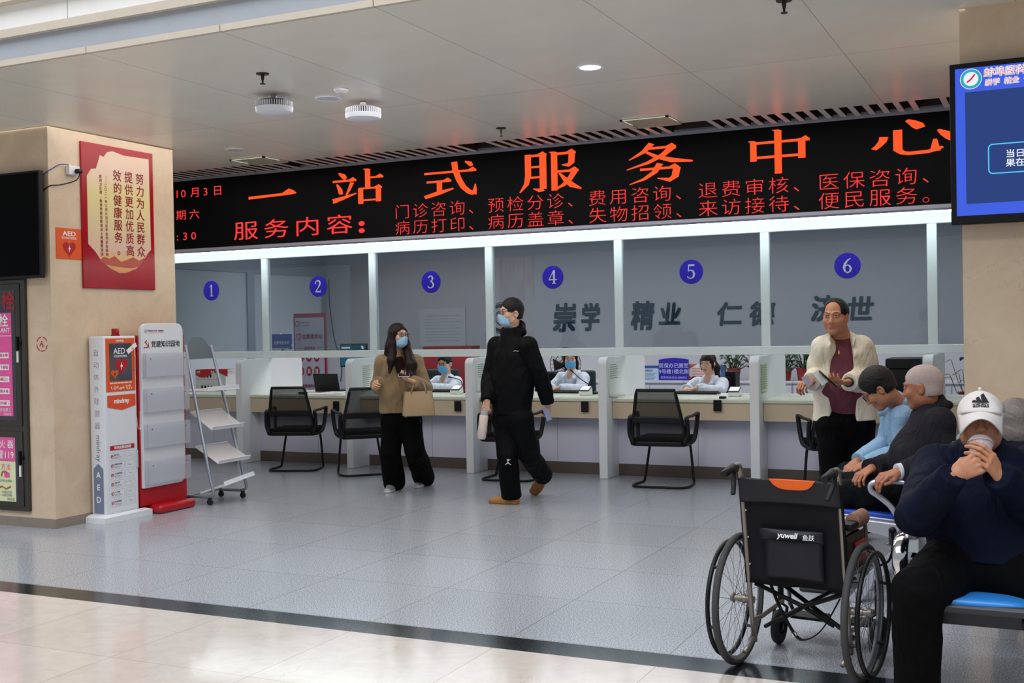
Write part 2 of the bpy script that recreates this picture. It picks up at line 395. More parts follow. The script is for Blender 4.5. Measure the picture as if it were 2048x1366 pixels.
# motto painted on the back wall
teal = mat('teal lettering', '0a3345', 0.5)
def motto(ch, x0, x1, y0, y1):
    a = ony(x0, y1, 14.49); c = ony(x1, y0, 14.49); wd = c[0]-a[0]; hh = c[2]-a[2]
    b = mb(); b.text(ch, (a[0]+wd*0.02, 14.492, a[2]+0.07*hh), size=hh/0.92, bold=0.035, xs=wd/hh*0.92, shear=0.12)
    return b
b = mb()
for t in (('崇', 1103, 1150, 606, 662), ('学', 1160, 1197, 606, 660), ('精', 1260, 1305, 602, 658), ('业', 1315, 1360, 604, 650), ('仁', 1430, 1482, 604, 650), ('德', 1496, 1546, 602, 650), ('济', 1619, 1672, 590, 642), ('世', 1690, 1744, 592, 642)):
    q = motto(*t); b.add(q.v, q.f)
o = b.build('wall_lettering', teal); tag(o, 'dark teal brush calligraphy motto on the grey office back wall', 'lettering')
cl = ony(1003, 636, 14.49)
b = mb(); b.ring(cl, (1, 0, 0), (0, 0, 1), 0.155, 0.20, 48); b.ring(cl, (1, 0, 0), (0, 0, 1), 0.09, 0.105, 40); b.ring(cl, (1, 0, 0), (0, 0, 1), 0.215, 0.222, 48)
tag(b.build('wall_emblem', teal), 'round teal emblem on office wall behind the man in black', 'emblem')

# ------------------------------------------------------------------ counter
def stroke(b, ox, oz, sx, sz, pts, y=9.509):
    """calligraphic stroke: (x, y, width) along a line, 0..100 box"""
    n = len(pts); l = []; r = []
    for i in range(n):
        p0 = pts[max(i-1, 0)]; p1 = pts[min(i+1, n-1)]
        dx, dy = p1[0]-p0[0], p1[1]-p0[1]; q = math.hypot(dx, dy) or 1
        nx, ny = -dy/q, dx/q; w_ = pts[i][2]/2
        l.append((pts[i][0]+nx*w_, pts[i][1]+ny*w_)); r.append((pts[i][0]-nx*w_, pts[i][1]-ny*w_))
    P = lambda p: (ox+p[0]*sx/100, y, oz+p[1]*sz/100)
    for i in range(n-1): b.quad(P(l[i]), P(l[i+1]), P(r[i+1]), P(r[i]))
DIG = {1: [[(18, 76, 3), (40, 95, 7)], [(42, 98, 15), (42, 4, 15)], [(20, 3, 6), (64, 3, 6)]],
 2: [[(14, 68, 10), (16, 84, 9), (30, 95, 7), (48, 94, 11), (58, 78, 16), (54, 60, 14), (38, 36, 8), (14, 10, 6)], [(12, 7, 13), (64, 7, 13)], [(62, 8, 6), (67, 26, 3)]],
 3: [[(16, 82, 10), (30, 95, 7), (46, 93, 11), (54, 77, 15), (47, 60, 10), (32, 53, 5)], [(32, 53, 5), (51, 47, 10), (60, 29, 16), (53, 10, 12), (34, 3, 7), (16, 9, 9), (13, 19, 8)]],
 4: [[(48, 98, 15), (48, 2, 15)], [(45, 94, 7), (9, 34, 6)], [(6, 31, 8), (72, 31, 8)], [(33, 3, 5), (63, 3, 5)]],
 5: [[(21, 94, 12), (62, 94, 12)], [(23, 98, 7), (18, 54, 6)], [(18, 54, 6), (34, 61, 7), (52, 53, 12), (60, 33, 16), (53, 11, 12), (34, 3, 7), (16, 9, 9), (13, 19, 8)]],
 6: [[(60, 97, 5), (40, 84, 10), (23, 60, 15), (17, 36, 16), (23, 13, 12), (38, 3, 8), (53, 10, 11), (60, 28, 15), (54, 45, 11), (40, 54, 7), (24, 46, 5)]]}
MX = [-11.51, -10.01, -8.50, -6.99, -5.507, -4.024, -2.517, -0.99, 0.52]
pane_m = glass('tinted window glass', (0.675, 0.71, 0.73), 0.05)
blue_d = mat('blue sticker', '2413a8', 0.35)
white_n = mat('pale numeral', 'b9bcd0', 0.4)
DC = {1: -9.323, 2: -7.745, 3: -6.236, 4: -4.763, 5: -3.259, 6: -1.743}
frame_b = {}
for i in range(1, len(MX)-1):
    x0, x1 = MX[i], MX[i+1]
    b = mb(); h = 0.043
    b.box(x0-h, x0+h, 11.05, 11.12, 1.285, 2.39)
    if i == len(MX)-2: b.box(x1-h, x1+h, 11.05, 11.12, 1.285, 2.39)
    e0, e1 = x0-h, x1-h
    b.box(e0, e1, 11.045, 11.125, 1.205, 1.285); b.box(e0, e1, 11.045, 11.125, 2.39, 2.52)
    wd = struct(b.build('window_%d' % i, fr_m, origin=O0)); wd.modifiers.new('bevel', 'BEVEL').width = 0.004
    struct(mb().box(x0+h, x1-h, 11.082, 11.090, 1.285, 2.39).build('pane', pane_m, wd))
    n = i
    if n in DC and 1 <= n <= 6:
        d = mb(); d.disc((DC[n], 11.079, 2.035), (1, 0, 0), (0, 0, 1), 0.122, 48)
        d = struct(d.build('number_disc', blue_d, wd))
        t = mb()
        for k_, st__ in enumerate(DIG[n]): stroke(t, DC[n]-0.056, 1.965, 0.145, 0.145, st__, 11.0765-0.0003*k_)
        struct(t.build('numeral', white_n, d))
# light strip over the window frame
sl = thing('strip_light', 'long bright white light strip along the top of the counter windows', 'light', (-5, 11.0, 2.48))
mb().box(-11.5, 0.52, 10.69, 11.045, 2.492, 2.53).build('housing', fr_m, sl)
mb().box(-11.5, 0.52, 10.70, 10.74, 2.459, 2.492).build('diffuser', emit('white light diffuser', (0.88, 1.0, 1.0), STRIP), sl)

top_m = mat('pale green worktop', 'd5dcc9', 0.25); apron_m = mat('beige laminate', 'd0bfa6', 0.4, var=0.04, scale=4)
panel_m = mat('lavender white panel', 'cfd0e4', 0.35, var=0.02); kick_m = mat('brown kickplate', '5d524b', 0.3, var=0.15)
where = ['left of the window marked 1', 'under the window marked 1, holding white boxes', 'under the window marked 2, holding a laptop', 'under the window marked 3, where a masked man works', 'under the window marked 4, where a masked woman works', 'under the window marked 5, below the purple notice', 'under the window marked 6, behind the man in cream', 'right of the window marked 6, beside the stone pillar']
for i in range(1, len(MX)-1):
    x0, x1 = MX[i]+0.046, MX[i+1]-0.046
    t = thing('service_desk', 'beige fronted service desk '+where[i], 'desk', ((x0+x1)/2, 11.2, 0), 0, 'service desks of the counter')
    mb().rbox(x0, x1, 10.685, 11.75, 0.755, 0.786, 0.004).build('worktop', top_m, t)
    mb().box(x0+0.002, x1, 10.70, 10.73, 0.586, 0.755).build('apron', apron_m, t)
    b = mb(); xm = (x0+x1)/2+0.12
    b.box(x0, xm-0.002, 10.85, 10.88, 0.12, 0.76); b.build('front_panel', panel_m, t)
    mb().box(xm+0.002, x1, 10.85, 10.88, 0.12, 0.76).build('front_panel', panel_m, t); mb().box(x0, x1, 11.70, 11.73, 0.0, 0.755).build('back_panel', panel_m, t)
    mb().box(x0, x1, 10.855, 10.885, 0, 0.122).build('kickplate', kick_m, t)
div_m = mat('white divider panel', 'e2e6ea', 0.3, var=0.02)
dl = ['hidden partly by the red leaflet stand', 'behind the grey wire leaflet rack', 'left of the woman in the tan coat, with faint white notices', 'left of the man in black, with a torn white notice', 'right of the man in black, with a curled white notice', 'behind the wheelchair, with a green printed notice', 'behind the seated old man with cropped white hair']
side_n = []
def divider(i):
    x = MX[i]; y0, y1, zt, r = 10.54, 11.72, 1.203, 0.075
    pts = [(y0, 0)]
    for k in range(9): a = math.pi-k*math.pi/16; pts.append((y0+r+r*math.cos(a), zt-r+r*math.sin(a)))
    for k in range(9): a = math.pi/2-k*math.pi/16; pts.append((y1-r+r*math.cos(a), zt-r+r*math.sin(a)))
    pts += [(y1, 0.0)]
    b = mb(); b.prism([(x-0.045, p[0], p[1]) for p in pts], (0.09, 0, 0))
    o = b.build('counter_divider', div_m, smooth='auto', bevel=0.006)
    return tag(o, 'white rounded counter divider '+dl[i-1], 'divider', 'white dividers between the service desks')
for i in range(2, 8): divider(i)
paper = mat('white paper', 'dfe3e0', 0.6, var=0.03); ink = mat('grey print', '9aa3a6', 0.7); green_ink = mat('green print', '8fa383', 0.7); green_paper = mat('pale green paper', 'cfd8bf', 0.6)
def notice(i, y0, y1, z0, z1, label, pm=paper, im=ink, cols=1, fold=0.0):
    x = MX[i]+0.0462
    t = mb(); n = 10; vs = []; fs = []
    for a in range(n+1):
        for c in range(n+1):
            u, v = c/n, a/n; fx = fold*max(0, (1-v)-0.55)*u*u*2
            vs.append((x+0.001+fx+0.0006*math.sin(9*v+u*4), y0+(y1-y0)*u, z0+(z1-z0)*v))
    for a in range(n):
        for c in range(n): fs.append((a*(n+1)+c, a*(n+1)+c+1, (a+1)*(n+1)+c+1, (a+1)*(n+1)+c))
    t.add(vs, fs); o = t.build('notice_sheet', pm, smooth=True); s = o.modifiers.new('solid', 'SOLIDIFY'); s.thickness = 0.0006
    tag(o, label, 'notice', 'paper notices on the counter dividers')
    q = mb(); rows = int((z1-z0)/0.022)
    for k in range(cols):
        c0 = y0+(y1-y0)*(k+0.10)/cols; c1 = y0+(y1-y0)*(k+0.9)/cols
        for r in range(1, rows):
            zz = z1-r*0.022
            if fold and zz < z0+(z1-z0)*0.5: continue
            rnd = random.Random(r*7+k+i); q.quad((x+0.004, c0, zz), (x+0.004, c0+(c1-c0)*rnd.uniform(0.5, 1), zz), (x+0.004, c0+(c1-c0)*0.95, zz+0.008), (x+0.004, c0, zz+0.008))
    q.build('print', im, o)
notice(3, 10.72, 10.95, 0.83, 1.13, 'white notice sheet on divider left of the woman, nearer the hall'); notice(3, 10.98, 11.22, 0.84, 1.12, 'white notice sheet on divider left of the woman, nearer the glass')
notice(4, 10.62, 10.98, 0.84, 1.15, 'white notice sheet with torn strip on divider left of man in black', fold=0.02)
notice(5, 10.60, 10.90, 0.80, 1.14, 'white notice sheet with curled corner on divider right of man in black', fold=0.09)
notice(6, 10.62, 10.86, 0.85, 1.13, 'pale green printed notice sheet on divider behind the wheelchair', green_paper, green_ink, 3)

# ------------------------------------------------------------------ LED sign
sign = thing('led_sign', 'long black scrolling display with glowing orange red characters above the counter', 'sign', (-4.6, 9.56, 2.38))
silver = mat('silver sign frame', 'a9a8b8', 0.35, 0.3)
b = mb(); b.box(-10.6, 0.9, 9.50, 9.70, 3.135, 3.168); b.box(-10.6, 0.9, 9.50, 9.70, 2.382, 2.411); b.box(-10.6, 0.9, 9.56, 9.70, 2.40, 3.15)
b.build('sign_frame', silver, sign)
mb().box(-10.6, 0.9, 9.512, 9.56, 2.411, 3.135).build('screen', mat('black display face', '09080b', 0.5, spec=0.08), sign)
LED = emit('orange red diodes', (1.0, 0.085, 0.018), LEDS); LED2 = emit('red diodes', (1.0, 0.045, 0.04), LEDS*0.85)
YL = 9.509
def Hs(x0, x1, y, t=6, serif=True, rise=0):
    o = [[(x0, y, t), (x1, y+rise, t)]]
    if serif: o.append([(x1-14, y+rise, t), (x1-6, y+rise+3, t+7), (x1, y+rise, 2)])
    return o
def Vs(x, y0, y1, w=11, serif=True):
    o = [[(x, y0, w), (x, y1, w)]]
    if serif: o.append([(x-w/2-3, y0+2, 1), (x, y0-1, 7), (x+w/2, y0-3, 4)])
    return o
G = {
 '一': [[(0, 42, 8), (80, 46, 7)], [(72, 46, 7), (86, 52, 18), (92, 49, 12), (100, 46, 2)]],
 '站': [[(14, 96, 3), (22, 88, 11), (27, 78, 8)], [(26, 78, 8), (24, 76, 2)]]+Hs(2, 48, 72, 6)+[[(10, 64, 3), (16, 48, 9), (18, 34, 8)], [(40, 66, 8), (34, 46, 6), (28, 30, 3)], [(2, 16, 12), (20, 22, 10), (48, 34, 3)], [(2, 10, 3), (8, 16, 12)]]
   + Vs(70, 100, 46, 10)+Hs(70, 100, 76, 5)+Vs(56, 46, 2, 10, False)+Vs(90, 46, 6, 10, False)+Hs(52, 97, 46, 5)+Hs(56, 90, 12, 5, False),
 '式': Hs(2, 98, 72, 6)+[[(78, 98, 3), (86, 92, 10), (90, 84, 7)], [(58, 99, 11), (60, 76, 11), (66, 50, 11), (74, 28, 11), (84, 14, 11), (93, 7, 9)], [(92, 6, 12), (95, 18, 7), (96, 34, 2)]]+Hs(6, 52, 48, 6)+[[(30, 48, 10), (30, 16, 10)], [(2, 6, 9), (28, 16, 11), (56, 26, 4)]],
 '服': [[(16, 96, 10), (16, 44, 10), (13, 22, 8), (2, 2, 2)], [(40, 96, 11), (40, 8, 11)], [(40, 8, 11), (34, 5, 9), (24, 10, 2)]]+Hs(14, 46, 92, 6)+Hs(16, 40, 64, 5, False)+Hs(16, 40, 38, 5, False)
   + Vs(58, 96, 2, 10)+Hs(58, 92, 92, 6)+[[(86, 90, 10), (85, 68, 10), (80, 62, 9), (70, 64, 2)]]+Hs(62, 96, 48, 6)+[[(90, 46, 10), (82, 28, 9), (72, 14, 7), (56, 2, 2)], [(66, 44, 3), (76, 26, 9), (86, 12, 11), (100, 2, 3)]],
 '务': [[(40, 99, 10), (28, 80, 8), (6, 62, 2)]]+Hs(32, 76, 87, 6)+[[(72, 88, 12), (56, 68, 9), (34, 52, 7), (2, 38, 2)], [(28, 82, 4), (46, 66, 8), (70, 54, 11), (100, 48, 4)]]+Hs(22, 80, 36, 6)+[[(77, 36, 11), (74, 14, 11), (66, 6, 10), (48, 12, 2)], [(52, 48, 10), (44, 28, 9), (28, 12, 6), (6, 1, 2)]],
 '中': Vs(50, 100, 0, 11)+Vs(12, 78, 32, 10)+[[(86, 78, 11), (86, 32, 11)]]+Hs(12, 98, 74, 6)+Hs(12, 86, 40, 6, False),
 '心': [[(14, 58, 12), (12, 46, 11), (6, 34, 9), (0, 26, 8)], [(32, 74, 12), (32, 20, 12), (38, 12, 10), (46, 9, 9), (70, 10, 9), (80, 14, 9), (90, 20, 5)], [(80, 10, 14), (80, 28, 9), (80, 42, 5)], [(44, 98, 6), (52, 90, 13), (58, 82, 17), (62, 74, 13)], [(84, 66, 4), (92, 56, 13), (100, 44, 15), (103, 36, 9)]],
}
for ch, xc, z0, z1, wd in (('一', -7.19, 2.75, 3.10, 0.60), ('站', -6.16, 2.745, 3.085, 0.60), ('式', -5.125, 2.745, 3.085, 0.58), ('服', -4.105, 2.735, 3.10, 0.62), ('务', -3.072, 2.74, 3.09, 0.61), ('中', -2.04, 2.745, 3.10, 0.54), ('心', -0.99, 2.80, 3.095, 0.58)):
    b = mb()
    for s_ in G[ch]: stroke(b, xc-wd/2, z0, wd, z1-z0, s_)
    b.build('title_character', LED, sign)
for k, (r1, r2) in enumerate(zip(('门诊咨询、', '预检分诊、', '费用咨询、', '退费审核、', '医保咨询、'), ('病历打印、', '病历盖章、', '失物招领、', '来访接待、', '便民服务。'))):
    x = -5.745+1.005*k
    for ro, z in ((r1, 2.592), (r2, 2.438)):
        b = mb()
        for j, ch in enumerate(ro): b.text(ch, (x+0.2*j, YL, z), size=0.148, xs=1.22, bold=-0.012)
        b.build('row_lettering', LED2, sign)
b = mb()
for j, ch in enumerate('服务内容'): b.text(ch, (-7.70+0.385*j, YL, 2.49), size=0.205, xs=1.62, bold=0.0)
b.disc((-6.12, YL, 2.49), (1, 0, 0), (0, 0, 1), 0.036, 14, 0.024); b.disc((-6.12, YL, 2.56), (1, 0, 0), (0, 0, 1), 0.036, 14, 0.024)
b.build('row_lettering', LED2, sign)
b = mb()
x = -8.47
for ch, st_ in (('1', 0.085), ('0', 0.125), ('月', 0.175), ('3', 0.125), ('日', 0.1)): b.text(ch, (x, YL, 2.965), size=0.112, xs=1.25, bold=0.0); x += st_
b.build('date_lettering', LED2, sign)
b = mb()
for j, ch in enumerate('星期六'): b.text(ch, (-8.64+0.18*j, YL, 2.735), size=0.112, xs=1.3, bold=0.0)
b.build('weekday_lettering', LED2, sign)
b = mb()
for ch, xx in ((':', -8.46), ('3', -8.375), ('0', -8.26)): b.text(ch, (xx, YL, 2.51), size=0.112, xs=1.3)
b.build('time_lettering', LED2, sign)

# ================================================================== things in the hall
blackp = mat('black plastic', '0f1013', 0.45, spec=0.3, var=0.1); blackf = mat('black fabric', '0d0d10', 0.85, spec=0.15, var=0.15, bump=0.3, bscale=300)
chrome = mat('chrome', 'd8d8d8', 0.12, 1.0); steel = mat('brushed steel', '9a9894', 0.32, 0.9, var=0.1)
white_pl = mat('white plastic', 'dfe2e8', 0.32, var=0.02); red_p = mat('red lacquer', 'b00d1c', 0.3); orange = mat('orange print', 'e2581f', 0.4)
meshb = seethru('black woven mesh', '0e0f11', 0.82, 0.9); acrylic = seethru('clear acrylic', 'c3c6d2', 0.30, 0.08)
white_ink = mat('white print', 'f2f2f2', 0.5); red_ink = mat('red print', 'b3121f', 0.5); black_ink = mat('black print', '16161a', 0.6); grey_ink = mat('slate print', '6f7787', 0.5)
rubber = mat('black rubber', '1c1c1e', 0.7, var=0.2)

# ---------- visitor chairs
def make_chair():
    t = thing('visitor_chair', 'x', 'chair', (0, 0, 0))
    b = mb(); b.rbox(-0.245, 0.245, -0.20, 0.26, 0.405, 0.465, 0.025, 3); b.build('seat', blackf, t, smooth='auto')
    p = smooth_path([(-0.16, 0.10, 0.41), (-0.18, 0.19, 0.40), (-0.20, 0.215, 0.34), (-0.235, 0.17, 0.06), (-0.245, 0.14, 0.014), (-0.265, -0.05, 0.013), (-0.262, -0.16, 0.013), (-0.20, -0.235, 0.013), (0, -0.24, 0.013)], 5)
    b = mb(); b.tube(p+[Vector((-q.x, q.y, q.z)) for q in p[::-1][1:]], 0.0125, 8); b.build('cantilever_frame', blackp, t, smooth=True)
    def yb(z): return -0.185-0.16*(z-0.40)-0.10*max(0, z-0.62)**1.5
    def hw(z): return 0.245-0.075*max(0, (z-0.55))/0.42
    zs = [0.40+0.51*k/14 for k in range(15)]
    b = mb(); out = [(-hw(z), yb(z), z) for z in zs]; loop = out+[(hw(z), yb(z), z) for z in zs[::-1]]
    b.tube(loop, 0.021, 8, closed=True, flat=(1.0, 0.75)); b.build('back_frame', blackp, t, smooth=True)
    b = mb(); n = 8
    vs = [((-1+2*c/n)*hw(z), yb(z)+0.02*(1-(-1+2*c/n)**2), z) for z in zs for c in range(n+1)]
    b.add(vs, [(a*(n+1)+c, a*(n+1)+c+1, (a+1)*(n+1)+c+1, (a+1)*(n+1)+c) for a in range(14) for c in range(n)]); b.build('mesh_back', meshb, t, smooth=True)
    b = mb(); b.rbox(-0.235, 0.235, -0.245, -0.222, 0.60, 0.665, 0.01); b.build('lumbar_bar', blackp, t)
    b = mb(); b.rbox(-0.22, 0.22, -0.21, -0.17, 0.385, 0.43, 0.01); b.build('seat_bracket', blackp, t)
    for s in (-1, 1):
        p = smooth_path([(s*0.245, -0.21, 0.42), (s*0.275, -0.20, 0.50), (s*0.275, -0.205, 0.60), (s*0.27, -0.20, 0.655), (s*0.285, -0.05, 0.662), (s*0.295, 0.10, 0.675), (s*0.292, 0.135, 0.66), (s*0.285, 0.115, 0.55), (s*0.272, 0.075, 0.44), (s*0.255, 0.03, 0.408), (s*0.25, -0.08, 0.40), (s*0.25, -0.18, 0.405)], 4, True)
        b = mb(); b.tube(p, 0.017, 8, closed=True, flat=(1.25, 0.8)); b.build('armrest', blackp, t, smooth=True)
    return t
ch0 = make_chair(); CG = 'black mesh visitor chairs at the counter'
chl = [((-7.52, 10.30), 18, 'black mesh armchair facing the window marked 2, beside the wire rack'), ((-6.60, 10.20), 44, 'black mesh armchair turned sideways behind the woman in the tan coat'), ((-4.90, 10.30), 6, 'black mesh armchair behind the man in black'), ((-3.32, 10.30), 3, 'black mesh armchair standing alone under the window marked 5'), ((-1.76, 10.36), 24, 'black mesh armchair behind the man in the cream jacket')]
for i, ((x, y), a, l) in enumerate(chl):
    if i == 0: o = ch0; o.location = (x, y, 0); o.rotation_euler = (0, 0, R_(a)); o['label'] = l; o['group'] = CG
    else: dup(ch0, (x, y, 0), R_(a), l, CG)
# black card pads on the desk fronts
def pad(px, py, l):
    c = ony(px, py, 10.698); b = mb(); b.rbox(c[0]-0.04, c[0]+0.04, 10.672, 10.684, c[2]-0.055, c[2]+0.055, 0.006)
    tag(b.build('card_reader', blackp), l, 'reader', 'black card readers on the desk fronts')
pad(674, 812, 'black card reader on desk front under the window marked 2'); pad(917, 812, 'black card reader on desk front under the window marked 3'); pad(1171, 813, 'black card reader on desk front under the window marked 4'); pad(1436, 811, 'black card reader on desk front under the window marked 5')

# ---------- wire leaflet rack
t = thing('leaflet_rack', 'slanted grey wire leaflet rack on castors beside the red display stand', 'rack', (-6.8, 8.1, 0))
gm = mat('blue grey tube', '9aa3b3', 0.35, 0.5)
for y, top in ((7.885, (-6.94, 1.41)), (8.335, (-7.035, 1.40))):
    x0 = -6.66
    p = [(top[0], y, top[1])]+smooth_path([(x0-0.03, y, 0.22), (x0, y, 0.12), (x0-0.015, y, 0.085), (x0-0.06, y, 0.07)], 5)+[(-6.97, y, 0.07)]
    b = mb(); b.tube(p, 0.014, 10); b.build('upright', gm, t, smooth=True)
    for x in (-6.95, -6.70):
        b = mb(); b.lathe([(0.0, -0.011), (0.026, -0.011), (0.028, 0), (0.026, 0.011), (0, 0.011)], (x, y, 0.028), 16, 'Y'); b.rbox(x-0.012, x+0.012, y-0.016, y+0.016, 0.03, 0.066, 0.004); b.build('castor', rubber, t, smooth='auto')
b = mb(); b.tube([(-6.97, 7.885, 0.07), (-6.97, 8.335, 0.07)], 0.009, 8); b.build('base_bar', gm, t, smooth=True)
hx = lambda y, z: (-6.915-0.22*(y-7.9)-0.24*(z-1.28), y, z)
pts = [hx(7.90, 1.28), hx(7.90, 1.385)]+[hx(8.11-0.17*math.cos(math.pi*k/14), 1.395+0.085*math.sin(math.pi*k/14)) for k in range(15)]+[hx(8.32, 1.385), hx(8.32, 1.28)]
b = mb(); b.prism(pts, (0.008, 0, 0)); b.build('header_board', mat('grey board', '5b6169', 0.5), t)
wm = seethru('white wire mesh', 'd9d4d2', 0.75, 0.5)
for zc, xc, tilt in ((1.0, -6.86, 0.02), (0.74, -6.80, -0.55), (0.44, -6.74, -0.50), (0.155, -6.69, 0.30)):
    T = Matrix.Translation((xc, 8.11, zc)) @ Matrix.Rotation(-tilt, 4, 'Y') @ Matrix.Rotation(0.10 if tilt > 0.2 else 0, 4, 'X')
    b = mb(); b.M = T; b.box(-0.14, 0.15, -0.215, 0.215, -0.004, 0.004); tr = b.build('tray', wm, t)
    e = mb(); e.M = T
    e.tube([(-0.14, -0.215, 0), (0.15, -0.215, 0), (0.15, 0.215, 0), (-0.14, 0.215, 0)], 0.005, 6, closed=True); e.rbox(0.145, 0.152, -0.215, 0.215, 0, 0.035, 0.002); e.rbox(-0.14, -0.132, -0.215, 0.215, -0.006, 0.012, 0.002)
    e.build('tray_rim', white_pl, tr)

# ---------- red and white display stand
t = thing('display_stand', 'tall white display board with four clear leaflet pockets on red stand', 'display stand', (-6.95, 7.5, 0))
b = mb(); b.rbox(-7.04, -6.765, 7.345, 7.79, 0, 0.075, 0.03, 3); b.build('base', red_p, t, smooth='auto')
b = mb(); b.box(-7.0, -6.882, 7.238, 7.80, 0.075, 1.50); b.build('backboard', red_p, t)
y0, y1, z0, z1, r = 7.250, 7.755, 0.225, 1.60, 0.07
pts = []
for cy, cz, a0 in ((y1-r, z0+r, -90), (y1-r, z1-r, 0), (y0+r, z1-r, 90), (y0+r, z0+r, 180)):
    rr = r if not (cy < 7.4 and cz < 0.4) else 0.005
    cy2 = cy if rr == r else y0+rr; cz2 = cz if rr == r else z0+rr
    for k in range(9): a = R_(a0+90*k/8); pts.append((-6.881, cy2+rr*math.cos(a), cz2+rr*math.sin(a)))
b = mb(); b.prism(pts, (0.031, 0, 0)); b.build('panel', white_pl, t, smooth='auto', bevel=0.004)
XF = -6.8495
b = mb(); b.text('党建知识园地', (XF, 7.365, 1.405), (0, 1, 0), (0, 0, 1), 0.058, 0.022); b.build('title_lettering', black_ink, t)
b = mb()
cy, cz = 7.315, 1.425
pa = [(XF, cy-0.004+0.030*math.cos(R_(a)), cz+0.032*math.sin(R_(a))) for a in range(60, -151, -15)]
for i in range(len(pa)-1):
    w0 = 0.010*math.sin(math.pi*i/(len(pa)-1))+0.001; w1 = 0.010*math.sin(math.pi*(i+1)/(len(pa)-1))+0.001
    f = lambda p, w_: (XF, cy-0.004+(p[1]-cy+0.004)*(1-w_/0.03), cz+(p[2]-cz)*(1-w_/0.03))
    b.quad(pa[i], pa[i+1], f(pa[i+1], w1), f(pa[i], w0))
for q in (((-0.022, 0.012), (-0.002, 0.034), 0.012), ((-0.012, 0.016), (0.030, -0.030), 0.008), ((-0.026, -0.022), (-0.036, -0.034), 0.010)):
    (a0, c0), (a1, c1), wd = q; dx, dz = a1-a0, c1-c0; l = math.hypot(dx, dz); nx, nz = -dz/l*wd/2, dx/l*wd/2
    b.quad((XF+0.0005, cy+a0+nx, cz+c0+nz), (XF+0.0005, cy+a1+nx, cz+c1+nz), (XF+0.0005, cy+a1-nx, cz+c1-nz), (XF+0.0005, cy+a0-nx, cz+c0-nz))
b.build('party_emblem', red_ink, t)
b = mb(); b.ring((XF, 7.305, 1.535), (0, 1, 0), (0, 0, 1), 0.011, 0.015, 20); b.ring((XF, 7.305, 1.535), (0, 1, 0), (0, 0, 1), 0.004, 0.006, 12); b.build('hospital_crest', grey_ink, t)
b = mb(); b.text('蚌埠医科大学第一附属医院', (XF, 7.325, 1.532), (0, 1, 0), (0, 0, 1), 0.016, 0.01); b.quad((XF, 7.325, 1.519), (XF, 7.515, 1.519), (XF, 7.515, 1.521), (XF, 7.325, 1.521)); b.build('crest_lettering', red_ink, t)
for zc in (1.16, 0.865, 0.57, 0.265):
    b = mb(); b.box(-6.812, -6.806, 7.255, 7.775, zc-0.01, zc+0.19); b.box(-6.848, -6.806, 7.255, 7.775, zc-0.01, zc-0.006); b.box(-6.848, -6.806, 7.255, 7.259, zc-0.01, zc+0.19); b.box(-6.848, -6.806, 7.771, 7.775, zc-0.01, zc+0.19)
    o = b.build('leaflet_pocket', acrylic, t)
    for yy in (7.31, 7.72):
        s_ = mb(); s_.cyl((-6.806, yy, zc+0.145), (-6.802, yy, zc+0.145), 0.006, n=10); s_.build('screw', steel, o)

# ---------- AED cabinet
t = thing('defibrillator_cabinet', 'white defibrillator cabinet with orange glazed door and red beacon by the pillar', 'cabinet', (-6.97, 7.03, 0))
b = mb(); b.prism([(-7.05, 6.80, 0), (-6.845, 6.80, 0), (-6.845, 7.335, 0), (-7.05, 7.335, 0)], (0, 0, 0.045)); b.add([(-7.05, 6.80, 0.045), (-6.845, 6.80, 0.045), (-6.845, 7.335, 0.045), (-7.05, 7.335, 0.045), (-7.05, 6.845, 0.062), (-6.88, 6.845, 0.062), (-6.88, 7.285, 0.062), (-7.05, 7.285, 0.062)], [(0, 1, 5, 4), (1, 2, 6, 5), (2, 3, 7, 6), (4, 5, 6, 7)])
b.build('base', white_pl, t)
b = mb(); b.rbox(-7.045, -6.885, 6.865, 7.225, 0.058, 1.50, 0.012, 3); b.build('body', white_pl, t, smooth='auto')
ux = -6.8835; R1, UP = (0, 1, 0), (0, 0, 1)
b = mb(); b.rbox(-6.888, ux, 6.885, 7.21, 1.045, 1.483, 0.004, 1); dd = b.build('door', orange, t)
b = mb(); b.box(-6.886, ux+0.0015, 6.925, 7.17, 1.135, 1.44)
b.build('door_window', mat('dark cabinet glass', '4a4d58', 0.08, var=0.35, scale=6), dd)
XW = ux+0.0025
def heart(b, x, cy, cz, s, M=None):
    pts = []
    for k in range(40):
        a = 2*math.pi*k/40; pts.append((x, cy+s*16*math.sin(a)**3/17, cz+s*(13*math.cos(a)-5*math.cos(2*a)-2*math.cos(3*a)-math.cos(4*a))/17))
    b.poly(pts)
def bolt(b, x, cy, cz, s): b.poly([(x, cy+u*s, cz+v*s) for u, v in ((0.10, 0.62), (-0.24, -0.10), (-0.02, -0.06), (-0.12, -0.62), (0.26, 0.14), (0.03, 0.10))])
b = mb(); b.text('AED', (XW, 6.97, 1.355), R1, UP, 0.068, 0.004); b.text('自动体外除颤器', (XW, 6.972, 1.328), R1, UP, 0.021, 0.006); b.build('door_lettering', white_ink, dd)
b = mb(); heart(b, XW, 7.055, 1.262, 0.078); hh = b.build('door_heart', red_ink, dd)
b = mb(); bolt(b, XW+0.001, 7.055, 1.255, 0.062); b.build('bolt', white_ink, dd)
b = mb(); heart(b, XW, 6.98, 1.195, 0.044); b.build('door_small_heart', orange, dd)
b = mb(); bolt(b, XW+0.001, 6.98, 1.19, 0.036); b.build('small_bolt', black_ink, dd)
b = mb(); b.text('mindray', (XW-0.001, 7.045, 1.455), R1, UP, 0.026, 0.03, align='C'); b.build('brand_lettering', white_ink, dd)
b = mb()
rnd = random.Random(4)
for k in range(6): b.quad((XW-0.001, 6.925+0.041*k, 1.112), (XW-0.001, 6.962+0.041*k, 1.112), (XW-0.001, 6.962+0.041*k, 1.124), (XW-0.001, 6.925+0.041*k, 1.124))
